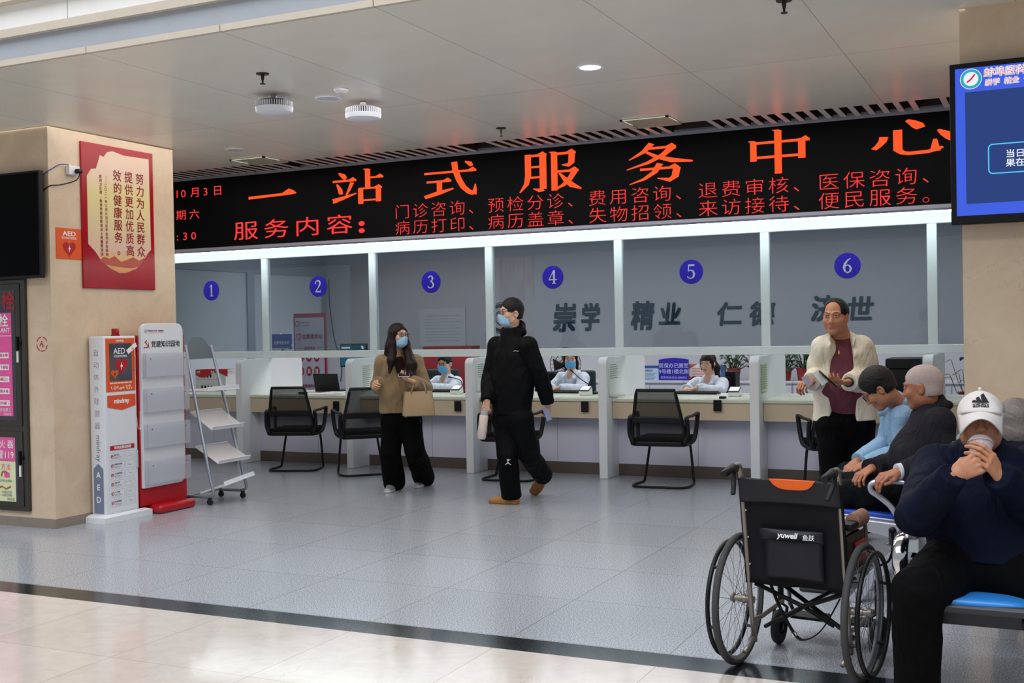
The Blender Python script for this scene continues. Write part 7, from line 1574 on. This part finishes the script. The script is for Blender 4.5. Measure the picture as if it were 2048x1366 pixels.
    b = mb(); b.M = Matrix.Translation(V3(pc)) @ Matrix.Rotation(YAW+0.5, 4, 'Z') @ Matrix.Rotation(R_(35), 4, 'Y') @ Matrix.Rotation(R_(30), 4, 'X'); b.rbox(-0.078, 0.078, -0.038, 0.038, -0.005, 0.005, 0.004); b.build('phone_body', blackp, t)
    pc = A(1641, 755, D-0.40); b = mb(); b.M = Matrix.Translation(V3(pc)) @ Matrix.Rotation(YAW, 4, 'Z') @ Matrix.Rotation(R_(-35), 4, 'Y') @ Matrix.Rotation(R_(-8), 4, 'X'); b.box(-0.024, 0.024, -0.0006, 0.0006, -0.05, 0.05)
    tag(b.build('paper_slip', paper), 'small white paper slip beside the black smartphone of the man in cream', 'paper')
    pc = A(1614, 761, D-0.26); b = mb(); b.M = Matrix.Translation(V3(pc)) @ Matrix.Rotation(YAW, 4, 'Z') @ Matrix.Rotation(R_(-30), 4, 'Y'); b.box(-0.022, 0.022, -0.001, 0.001, -0.04, 0.035)
    tag(b.build('card', mat('pale plastic card', 'b9b4c4', 0.3)), 'pale card in the raised hand of the man in cream', 'card')
man_cream()

# ---------------------------------------------------------------- clerks in white coats
whc = mat('white lab coat', 'cfd6e2', 0.7, wr=0.55, var=0.03)
def clerk(px, py, label, a, mask, seed, girl, lean=0.0, dx=0, turn=0.0, spec=False, Y=11.98):
    c = ony(px, py, Y); hc = np.array(c)
    P = person(label, (c[0], Y+0.05, 0)); hd = head_dir(a, -4); bf = np.array([-0.25+turn, -1, 0]); bf = nrm(bf)
    H = HF(hc, hd, 0.93 if girl else 0.98); up = np.array([0, 0, 1.0]); sd = nrm(np.cross(up, bf))   # person's left
    N = hc-up*0.165-bf*0.03; sh = 0.155 if girl else 0.175; wz = 0.83
    J = dict(f=bf, N=N, SL=N+sd*sh-up*0.055, SR=N-sd*sh-up*0.055, P=np.array([N[0], N[1]+0.10, 0.52]))
    for q, s in (('L', 1), ('R', -1)):
        J['E'+q] = N+sd*s*(sh+0.05)+bf*0.12+np.array([0, 0, -0.25]); J['E'+q][2] = max(J['E'+q][2], 0.80)
        J['W'+q] = N+sd*s*0.05+bf*0.36; J['W'+q][2] = wz; J['W'+q][1] = max(J['W'+q][1], 11.48)
        J['H'+q] = J['P']+sd*s*0.09; J['K'+q] = J['H'+q]+bf*0.38+np.array([0, 0, 0.0]); J['A'+q] = np.array([J['K'+q][0], J['K'+q][1]-0.0, 0.10])
    hands = [hand(J['WL'], -sd*0.6+bf*0.5, up, -1, 0.45, 0.9), hand(J['WR'], sd*0.6+bf*0.5, up, 1, 0.45, 0.9)]
    put('body', body(J, H, 0.005, girl, hands=hands, jaw=0.94 if girl else 1.02, nr=0.046 if girl else 0.054, nose=0.95), [skinL, lipm], P, lips(H))
    eyes(P, H); brows(P, H)
    if spec: glasses(P, H, mat('black spectacle frame', '15130f'))
    if mask: face_mask(P, H, maskm2)
    s = H.s
    if not girl: put('hair', [hair_short(H, 0.0045, 0.060, 1.4, 0.8, -0.05, 0.0018, seed)], hairm, P)
    else:
        F = Field(H.c-0.30, H.c+0.17, 0.0045); F.ell(H.p(0, -0.016, 0.037), [0.085*s, 0.106*s, 0.094*s], H.B, k=0); F.ell(H.p(0, -0.045, -0.025), [0.078*s, 0.062*s, 0.065*s], H.B, k=0.02)
        for q in (-1, 1): F.chain([(H.p(q*0.070, 0.028, 0.04), 0.016), (H.p(q*0.074, 0.03, -0.03), 0.012), (H.p(q*0.070, 0.028, -0.075), 0.004)], k=0.012)
        F.chain([(H.p(0.03, -0.10, 0.0), 0.03), (H.p(0.055, -0.11, -0.06), 0.034), (H.p(0.07, -0.09, -0.16), 0.022), (H.p(0.07, -0.08, -0.20), 0.006)], k=0.02)
        F.ell(H.p(0, 0.115, -0.03 if not mask else -0.015), [0.062*s, 0.068*s, (0.072 if not mask else 0.075)*s], H.B, k=0.006, op='s')
        for q in (-1, 1): F.ell(H.p(q*0.084, -0.004, -0.012), [0.016*s, 0.02*s, 0.028*s], H.B, k=0.005, op='s')
        F.folds(0.0016, 220, seed, (1, 1, 0.3)); put('hair', [F.mesh(1)], hairb, P)
        if not mask:
            b = mb(); b.ball(H.p(0.050, -0.105, -0.035), 0.018, 10, 8); b.build('hair_tie', mat('red hair tie', 'a12a3a', 0.6), P)
    def op(F): F.chain([(N+up*0.02+bf*0.06, 0.045), (N-up*0.08+bf*0.12, 0.040), (N-up*0.19+bf*0.145, 0.006)], k=0.005, op='s')
    def ex(F):
        for q in (-1, 1): F.chain([(N+sd*q*0.075+up*0.02-bf*0.02, 0.018), (N+sd*q*0.070-up*0.05+bf*0.08, 0.018), (N+sd*q*0.03-up*0.18+bf*0.115, 0.012)], k=0.012)
    put('lab_coat', [top(J, 0.0055, 0.060 if girl else 0.068, 0.150 if girl else 0.17, 0.155 if girl else 0.175, 0.18, 0.68, sl=(0.070, 0.062, 0.046), cuff=-0.03, amp=0.0035, fr=24, seed=seed+20, opening=op, extra=ex, neck=0.060)], whc, P)
    put('undershirt', [top(J, 0.008, 0.045, 0.135, 0.14, 0.14, 0.62, sleeves=False, neck=0.048, amp=0.001)], mat('pale undershirt', 'c3bfc6', 0.8) if mask else mat('skin toned undershirt', 'c7b9b4', 0.8), P)
    put('trousers', [pants(J, 0.009, 0.15, 0.8, 0.09, 0.075, 0.07, waist=J['P']+up*0.08)], mat('black trousers', '0d0d11', wr=0.55), P)
    for q in 'LR': a_ = J['A'+q]; he = np.array([a_[0], a_[1], 0])-bf*0.05; shoe(P, he, he+bf*0.24, blackp, rubber, 0.042, 0.07, h=0.007)
    b = mb(); pc = N-up*0.215+sd*0.075+bf*0.135; b.rbox(pc[0]-0.010, pc[0]+0.022, pc[1]-0.012, pc[1]+0.004, pc[2]-0.03, pc[2]+0.01, 0.002); b.cyl(pc+np.array([0.0, -0.006, 0]), pc+np.array([0, -0.006, 0.04]), 0.004); b.build('pocket_pen', mat('blue badge', '1f3f9c', 0.4) if mask else mat('black badge', '22242a', 0.4), P)
    return P
clerk(889, 728, 'man clerk in white coat with glasses and blue mask under the window marked 3', -22, True, 1, False, spec=True, turn=-0.15)
clerk(1141, 718, 'woman clerk in white coat and blue mask under the window marked 4', -6, True, 2, True, Y=11.96)
clerk(1416, 727, 'unmasked young woman clerk in white coat under the window marked 5', -36, False, 3, True, turn=-0.1)

# ---------------------------------------------------------------- seated people
UPZ = np.array([0, 0, 1.0])
def old_man_dark():
    P = person('seated old man with cropped white hair in dark jacket, hand on silver armrest', (-0.8, 6.60, 0)); f = np.array([-1.0, 0, 0])
    H = HF(A(1845, 775, 6.28), head_dir(-122, -6), 1.0)
    J = dict(f=f, N=A(1864, 815, 6.30), SL=A(1880, 846, 6.12), SR=A(1850, 838, 6.48), EL=A(1884, 928, 6.08), WL=A(1795, 944, 6.02), ER=A(1825, 915, 6.50), WR=A(1742, 938, 6.28), P=np.array([-0.66, 6.63, 0.57]), HL=np.array([-0.70, 6.53, 0.56]), HR=np.array([-0.70, 6.72, 0.56]), KL=np.array([-1.12, 6.47, 0.545]), KR=np.array([-1.16, 6.70, 0.555]), AL=np.array([-1.10, 6.47, 0.10]), AR=np.array([-1.13, 6.72, 0.10]))
    hl = hand(J['WL'], A(1750, 957, 5.98)-J['WL'], [-0.2, -0.4, 1], -1, 0.55, 1.02, thumb=0.4, curls=[0.5, 0.6, 0.65, 0.7])
    hr = hand(J['WR'], A(1713, 955, 6.22)-J['WR'], [-0.3, -0.5, 0.8], 1, 0.7, 1.0, thumb=0.8)
    put('body', body(J, H, 0.0045, hands=[hl, hr], jaw=1.0, nose=1.05), [skinR, lipm], P, lips(H)); eyes(P, H); brows(P, H, mat('grey eyebrow', '7d7470', 0.7))
    put('hair', [hair_short(H, 0.004, 0.058, 0.35, 0.35, -0.050, 0.0008, 5, thick=0.006)], mat('cropped white hair', 'b09d9a', 0.85, var=0.2, scale=120, bump=0.2, bscale=500), P)
    def ex(F):
        n = J['N']; F.cone(n-UPZ*0.05, n+UPZ*0.018, 0.088, 0.074, k=0.02); s_ = nrm(np.cross(UPZ, f))
        F.chain([(n+f*0.075+s_*0.02-UPZ*0.03, 0.020), (n+f*0.02+s_*0.085-UPZ*0.005, 0.022), (n-f*0.06+s_*0.06+UPZ*0.012, 0.022), (n-f*0.085+UPZ*0.015, 0.022)], k=0.015)
    def op(F): F.cone(J['N']+UPZ*0.028+f*0.012, J['N']+UPZ*0.13+f*0.02, 0.058, 0.07, k=0.006, op='s'); F.cone(J['N']+f*0.06, J['N']+f*0.11-UPZ*0.08, 0.035, 0.012, k=0.006, op='s')
    put('jacket', [top(J, 0.0055, 0.075, 0.165, 0.175, 0.19, 0.78, hemp=np.array([-0.68, 6.63, 0.53]), hemn=[0, 0, -1], sl=(0.082, 0.070, 0.052), cuff=-0.02, amp=0.005, fr=22, seed=31, neck=0.072, extra=ex, opening=op, belly=0.05)], mat('charcoal jacket', '242228', 0.8, wr=0.6, spec=0.12, var=0.15), P)
    F = Field(J['N']-0.14, J['N']+0.14, 0.005); F.cone(J['N']-UPZ*0.03, J['N']+UPZ*0.022+f*0.02, 0.066, 0.064, k=0.01); F.cone(J['N']+UPZ*0.03+f*0.02, J['N']+UPZ*0.1+f*0.03, 0.055, 0.06, k=0.004, op='s'); put('shirt_collar', [F.mesh(1)], mat('white shirt', 'c9ccd6', 0.7), P)
    w_ = J['WL']; dd = nrm(w_-J['EL']); F = Field(w_-0.09, w_+0.09, 0.004); F.cone(w_-dd*0.05, w_+dd*0.03, 0.046, 0.042); F.cut(w_+dd*0.002, dd); put('shirt_cuff', [F.mesh(1)], mat('white shirt', 'c9ccd6'), P)
    put('trousers', [pants(J, 0.006, 0.165, 0.85, 0.098, 0.080, 0.074, waist=np.array([-0.66, 6.63, 0.64]), amp=0.004, seed=33, hemL=0.02, hemR=0.02)], mat('navy black trousers', '080a0f', 0.8, wr=0.6, spec=0.12, var=0.2), P)
    for q in 'LR': a = J['A'+q]; he = np.array([a[0]+0.06, a[1], 0]); shoe(P, he, he+f*0.27, blackp, rubber, 0.046, 0.075)
old_man_dark()

def man_blue():
    P = person('seated man in light blue shirt and glasses bending over his phone', (-0.8, 7.17, 0)); f = np.array([-1.0, 0, 0])
    H = HF(A(1758, 778, 6.72), [-0.80, -0.12, -0.60], 0.98)
    J = dict(f=nrm([-1, 0, -0.1]), N=A(1796, 808, 6.84), SL=A(1806, 838, 6.66), SR=A(1790, 830, 7.02), EL=A(1815, 905, 6.62), WL=A(1725, 932, 6.62), ER=A(1775, 890, 7.05), WR=A(1712, 925, 6.90), P=np.array([-0.68, 7.20, 0.57]), HL=np.array([-0.72, 7.10, 0.56]), HR=np.array([-0.72, 7.29, 0.56]), KL=np.array([-1.15, 7.06, 0.55]), KR=np.array([-1.17, 7.30, 0.55]), AL=np.array([-1.12, 7.06, 0.10]), AR=np.array([-1.12, 7.30, 0.10]))
    hl = hand(J['WL'], A(1703, 938, 6.58)-J['WL'], [0, -0.3, 1], -1, 0.6, 1.0, thumb=0.5); hr = hand(J['WR'], A(1698, 938, 6.82)-J['WR'], [0, -0.2, 1], 1, 0.7, 1.0)
    put('body', body(J, H, 0.0045, hands=[hl, hr], nose=1.05), [skinM, lipm], P, lips(H)); eyes(P, H); brows(P, H); glasses(P, H, mat('black spectacle frame', '15130f'))
    put('hair', [hair_short(H, 0.004, 0.058, 2.0, 0.9, -0.045, 0.0016, 6)], hairm, P)
    def ex(F):
        n = J['N']; s_ = nrm(np.cross(UPZ, f)); F.cone(n-UPZ*0.03, n+UPZ*0.02+f*0.03, 0.080, 0.070, k=0.015)
        F.chain([(n+f*0.10+s_*0.03-UPZ*0.06, 0.012), (n+f*0.03+s_*0.08-UPZ*0.02, 0.016), (n-f*0.05+s_*0.06+UPZ*0.015, 0.018)], k=0.01)
    def op(F): F.cone(J['N']+UPZ*0.025+f*0.035, J['N']+UPZ*0.12+f*0.10, 0.056, 0.07, k=0.005, op='s')
    put('shirt', [top(J, 0.0055, 0.068, 0.155, 0.165, 0.17, 0.76, hemp=np.array([-0.69, 7.20, 0.54]), hemn=[0, 0, -1], sl=(0.076, 0.066, 0.050), cuff=-0.02, amp=0.004, fr=24, seed=41, neck=0.068, extra=ex, opening=op)], mat('light blue shirt', '86aacb', 0.7, wr=0.6, var=0.04, bump=0.1, bscale=300), P)
    put('trousers', [pants(J, 0.007, 0.16, 0.85, 0.09, 0.075, 0.07, waist=np.array([-0.68, 7.20, 0.64]), seed=43)], mat('navy black trousers', '0e1017'), P)
    for q in 'LR': a = J['A'+q]; he = np.array([a[0]+0.06, a[1], 0]); shoe(P, he, he+f*0.27, blackp, rubber, 0.046, 0.075, h=0.006)
    pc = A(1690, 940, 6.68); t = thing('smartphone', 'black smartphone read by the man in light blue shirt', 'phone', pc)
    b = mb(); b.M = Matrix.Translation(V3(pc)) @ Matrix.Rotation(0.2, 4, 'Z') @ Matrix.Rotation(R_(-25), 4, 'Y'); b.rbox(-0.075, 0.075, -0.037, 0.037, -0.004, 0.005, 0.004); b.build('phone_body', blackp, t)
man_blue()

def man_cap():
    P = person('seated man in navy jacket and white cap drinking from a clear cup', (-0.28, 4.85, 0)); f = nrm(np.array([-0.02, -1.0, 0]))
    H = HF(A(1961, 846, 4.52), head_dir(-21, 9), 0.99)
    J = dict(f=f, N=A(1966, 905, 4.62), SR=A(1872, 938, 4.62), SL=A(2062, 935, 4.66), ER=A(1836, 1030, 4.36), WR=A(1899, 957, 4.20), EL=A(2090, 1035, 4.40), WL=A(2004, 958, 4.22), P=np.array([-0.24, 4.86, 0.56]), HR=np.array([-0.36, 4.83, 0.53]), HL=np.array([-0.13, 4.83, 0.53]), KR=A(1836, 1180, 4.32), KL=A(2085, 1180, 4.36), AR=np.array([-0.49, 4.62, 0.10]), AL=np.array([0.02, 4.62, 0.10]))
    hr = hand(J['WR']+nrm(A(1945, 932, 4.20)-J['WR'])*0.028, A(1945, 932, 4.20)-J['WR'], head_dir(-25, 10), -1, 0.55, 1.04, thumb=0.7, curls=[0.5, 0.52, 0.55, 0.6], h=0.0022)
    hl = hand(J['WL'], A(1975, 914, 4.20)-J['WL'], head_dir(25, 20), 1, 0.55, 1.04, thumb=0.8, curls=[0.45, 0.5, 0.55, 0.6], h=0.0022)
    put('body', body(J, H, 0.0042, hands=[hr, hl], jaw=1.14, nose=1.15, nr=0.062, size=1.1), [skinM, lipm], P, lips(H)); eyes(P, H)
    capm = mat('off white cap cotton', 'd8d2cf', 0.8, var=0.03, bump=0.15, bscale=500); s = H.s
    F = Field(H.c-0.16, H.c+0.17, 0.0035); cr = (0.0865, 0.110, 0.090); cc = (0, -0.012, 0.039)
    F.ell(H.p(*cc), [r*s for r in cr], H.B, k=0); F.cone(H.p(0, 0.064, 0.025), H.p(0, 0.046, 0.075), 0.044*s, 0.042*s, k=0.03); F.cone(H.p(-0.03, 0.058, 0.03), H.p(0.03, 0.058, 0.03), 0.042*s, k=0.02); F.cut(H.p(0, 0, 0.022), -nrm(H.u-0.12*H.f), 0.003); F.folds(0.0008, 60, 7)
    cp = put('cap', [F.mesh(1)], capm, P)
    n, m = 24, 10; top_, bot = [], []
    for a in range(m+1):
        v = a/m
        for c in range(n+1):
            t = -1+2*c/n; l = t*(0.081-0.006*v); fr0 = -0.012+0.110*math.sqrt(max(0.02, 1-(l/0.0855)**2)); fr = fr0+(0.078*(1-0.55*abs(t)**3))*v
            u = 0.037-0.036*v-(t**2)*(0.012+0.046*v); top_.append(H.p(l, fr, u))
    b = mb(); b.add(top_, [(a*(n+1)+c, a*(n+1)+c+1, (a+1)*(n+1)+c+1, (a+1)*(n+1)+c) for a in range(m) for c in range(n)]); o = b.build('cap_brim', capm, cp, smooth=True); o.modifiers.new('solid', 'SOLIDIFY').thickness = 0.004
    ball = mb(); ball.ball(H.p(0, -0.012, 0.138), 0.007, 10, 8); ball.build('cap_button', capm, cp)
    # print on the crown, laid over its surface
    q = MB(); 
    for k, (x0, x1, h_) in enumerate(((-0.030, -0.012, 0.010), (-0.014, 0.006, 0.022), (0.004, 0.028, 0.034))): q.poly([(x0, 0, 0.0), (x1, 0, 0.0), (x1-0.004-0.002*k, 0, 0.004+h_*0.55+0.002*k) if False else (x1-h_*0.55, 0, h_), (x1-h_*0.55-0.010, 0, h_*0.80)])
    q.text('adidas', (0, 0, -0.016), size=0.021, bold=0.025, align='C', xs=1.05)
    dec = mb(); vs = []
    for p in q.v:
        l, u = p.x*1.1, p.z*1.1+0.072; best = max(cc[1]+cr[1]*math.sqrt(max(0, 1-(l/cr[0])**2-((u-cc[2])/cr[2])**2)), 0)
        vs.append(H.p(l, max(best, 0.058+math.sqrt(max(0, 0.0455**2-(max(0, abs(l)-0.012))**2)))+0.004, u))
    dec.add(vs, q.f); dec.build('cap_print', mat('dark navy print', '1a1c26', 0.5), cp)
    q = MB(); q.text('adidas', (0, 0, 0), size=0.017, bold=0.02, align='C'); dec = mb(); vs = []
    for p in q.v:
        l = 0.040+p.x*0.85; v = 0.55+p.z/0.05*0.6-(l-0.040)*3; t = l/(0.081-0.006*v); fr0 = -0.012+0.110*math.sqrt(max(0.02, 1-(l/0.0855)**2))
        vs.append(H.p(l, fr0+(0.078*(1-0.55*abs(t)**3))*v, 0.037-0.036*v-(t**2)*(0.012+0.046*v)+0.0015))
    dec.add(vs, q.f); dec.build('brim_print', mat('dark navy print', '1a1c26'), cp)
    b = mb(); q_ = [H.p(sx*0.0865, 0.012+dx, 0.040+dz) for sx, dx, dz in ((1, 0, 0), (1, 0.022, 0.0), (1, 0.010, 0.034), (1, -0.004, 0.030))]; b.prism(q_, H.l*0.002); b.build('cap_side_print', mat('dark navy print', '1a1c26'), cp)
    navy = mat('navy jacket', '080e22', 0.75, wr=0.6, spec=0.12, var=0.15)
    def ex(F):
        n = J['N']; F.cone(n-UPZ*0.06, n+UPZ*0.022, 0.10, 0.080, k=0.02)
    def op(F): F.cone(J['N']+UPZ*0.03+f*0.012, J['N']+UPZ*0.13+f*0.03, 0.064, 0.075, k=0.006, op='s')
    hm = np.array([-0.24, 4.86, 0.575])
    j = put('jacket', [top(J, 0.0055, 0.080, 0.205, 0.215, 0.215, 0.72, hemp=hm, hemn=[0, 0, -1], sl=(0.092, 0.080, 0.050), cuff=0.026, amp=0.005, fr=20, seed=51, neck=0.085, extra=ex, opening=op, belly=0.05)], navy, P)
    b = mb(); pts = [A(1966, 925, 4.43), A(1972, 960, 4.405), A(1978, 1000, 4.40), A(1986, 1050, 4.41), A(1992, 1095, 4.43)]
    b.tube(smooth_path(pts, 5), 0.004, 6, flat=(1, 0.6)); zp = b.build('zip', mat('dark zip', '20222b', 0.4, 0.5), j)
    b = mb(); b.rbox(-0.006, 0.006, -0.004, 0.004, -0.016, 0.016, 0.002, M=Matrix.Translation(V3(A(1983, 1046, 4.395)))); b.build('zip_pull', chrome, zp)
    put('trousers', [pants(J, 0.006, 0.185, 0.74, 0.112, 0.090, 0.082, waist=np.array([-0.24, 4.87, 0.64]), amp=0.005, fr=20, seed=53, hemL=0.03, hemR=0.03)], mat('black trousers', '0d0d11'), P)
    for q in 'LR': a = J['A'+q]; he = np.array([a[0], a[1]+0.06, 0]); shoe(P, he, he+nrm([-0.1 if q == 'R' else 0.1, -1, 0])*0.28, blackp, rubber, 0.048, 0.078)
    # clear cup
    c1, c0 = A(1961, 890, 4.315), A(1963, 936, 4.265); t = thing('plastic_cup', 'clear plastic cup with red fruit held to the mouth by man in white cap', 'cup', c0)
    dz = V3(c1-c0).normalized(); M = Matrix.Translation(V3(c0)) @ Vector((0, 0, 1)).rotation_difference(dz).to_matrix().to_4x4(); L = (V3(c1)-V3(c0)).length
    clr = seethru('clear cup plastic', 'd6d0d8', 0.30, 0.08)
    mb().lathe([(0.0, 0.0), (0.029, 0.0), (0.043, L), (0.048, L+0.002), (0.048, L+0.006), (0.042, L+0.004), (0.028, 0.003), (0, 0.003)], M=M, n=32, cap=False).build('cup_wall', clr, t, smooth='auto')
    mb().lathe([(0.047, L+0.004), (0.045, L+0.014), (0.036, L+0.026), (0.018, L+0.032), (0.001, L+0.033)], M=M, n=32, cap=False).build('dome_lid', clr, t, smooth='auto')
    mb().lathe([(0, 0.004), (0.027, 0.004), (0.033, L*0.45), (0, L*0.46)], M=M, n=28).build('drink', mat('murky drink', '93766c', 0.3, var=0.4, scale=80), t, smooth='auto')
    rnd = random.Random(2)
    for k in range(4): b = MB(M); a = rnd.random()*6.28; b.ball((0.02*math.cos(a), 0.02*math.sin(a), L*(0.6+0.12*k)), 0.010, 10, 8); b.build('fruit', mat('red fruit', '8c2a3c', 0.35, var=0.3), t, smooth=True)
man_cap()

def grey_person():
    P = person('person with grey streaked hair seen from behind at the right edge', (-0.1, 5.66, 0)); f = np.array([0.05, 1.0, 0]); f = nrm(f)
    H = HF(A(2034, 856, 5.16), nrm([0.1, 1, -0.25]), 1.0); N = A(2040, 905, 5.10)
    s_ = nrm(np.cross(UPZ, f)); J = dict(f=f, N=N, SL=N+s_*0.17-UPZ*0.05, SR=N-s_*0.17-UPZ*0.05, P=np.array([N[0], 5.66, 0.56]))
    for q, s in (('L', 1), ('R', -1)): J['E'+q] = J['S'+q]+s_*s*0.05-UPZ*0.25+f*0.08; J['W'+q] = J['E'+q]-s_*s*0.10+f*0.20-UPZ*0.03; J['H'+q] = J['P']+s_*s*0.10; J['K'+q] = J['H'+q]+f*0.42-UPZ*0.02; J['A'+q] = np.array([J['K'+q][0], J['K'+q][1], 0.10])
    hd = [hand(J['W'+q], f-UPZ*0.3, UPZ, -1 if q == 'L' else 1, 0.6) for q in 'LR']
    put('body', body(J, H, 0.005, hands=hd), [skinR, lipm], P, lips(H)); eyes(P, H); brows(P, H)
    s = H.s; F = Field(H.c-0.16, H.c+0.16, 0.0035); F.ell(H.p(0, -0.014, 0.038), [0.088*s, 0.108*s, 0.096*s], H.B, k=0); F.ell(H.p(0, -0.045, -0.03), [0.080*s, 0.068*s, 0.070*s], H.B, k=0.02); F.ell(H.p(0, 0.115, -0.02), [0.068*s, 0.068*s, 0.085*s], H.B, k=0.006, op='s'); F.cut(H.p(0, 0, -0.075), -H.u)
    F.folds(0.0022, 300, 9, (1, 1, 0.2)); put('hair', [F.mesh(1)], mat('grey streaked hair', '6a625d', 0.5, var=0.4, scale=200, bump=0.2, bscale=300), P)
    put('jacket', [top(J, 0.006, 0.07, 0.17, 0.175, 0.18, 0.66, hemp=J['P'], hemn=[0, 0, -1], seed=61, neck=0.07)], mat('dark navy coat', '12151f', 0.75, wr=0.6, spec=0.12), P)
    put('trousers', [pants(J, 0.008, 0.16, 0.8, 0.09, 0.075, 0.07)], mat('black trousers', '0d0d11'), P)
    for q in 'LR': a = J['A'+q]; he = np.array([a[0], a[1]-0.06, 0]); shoe(P, he, he+f*0.26, blackp, rubber, 0.045, 0.075, h=0.006)
grey_person()
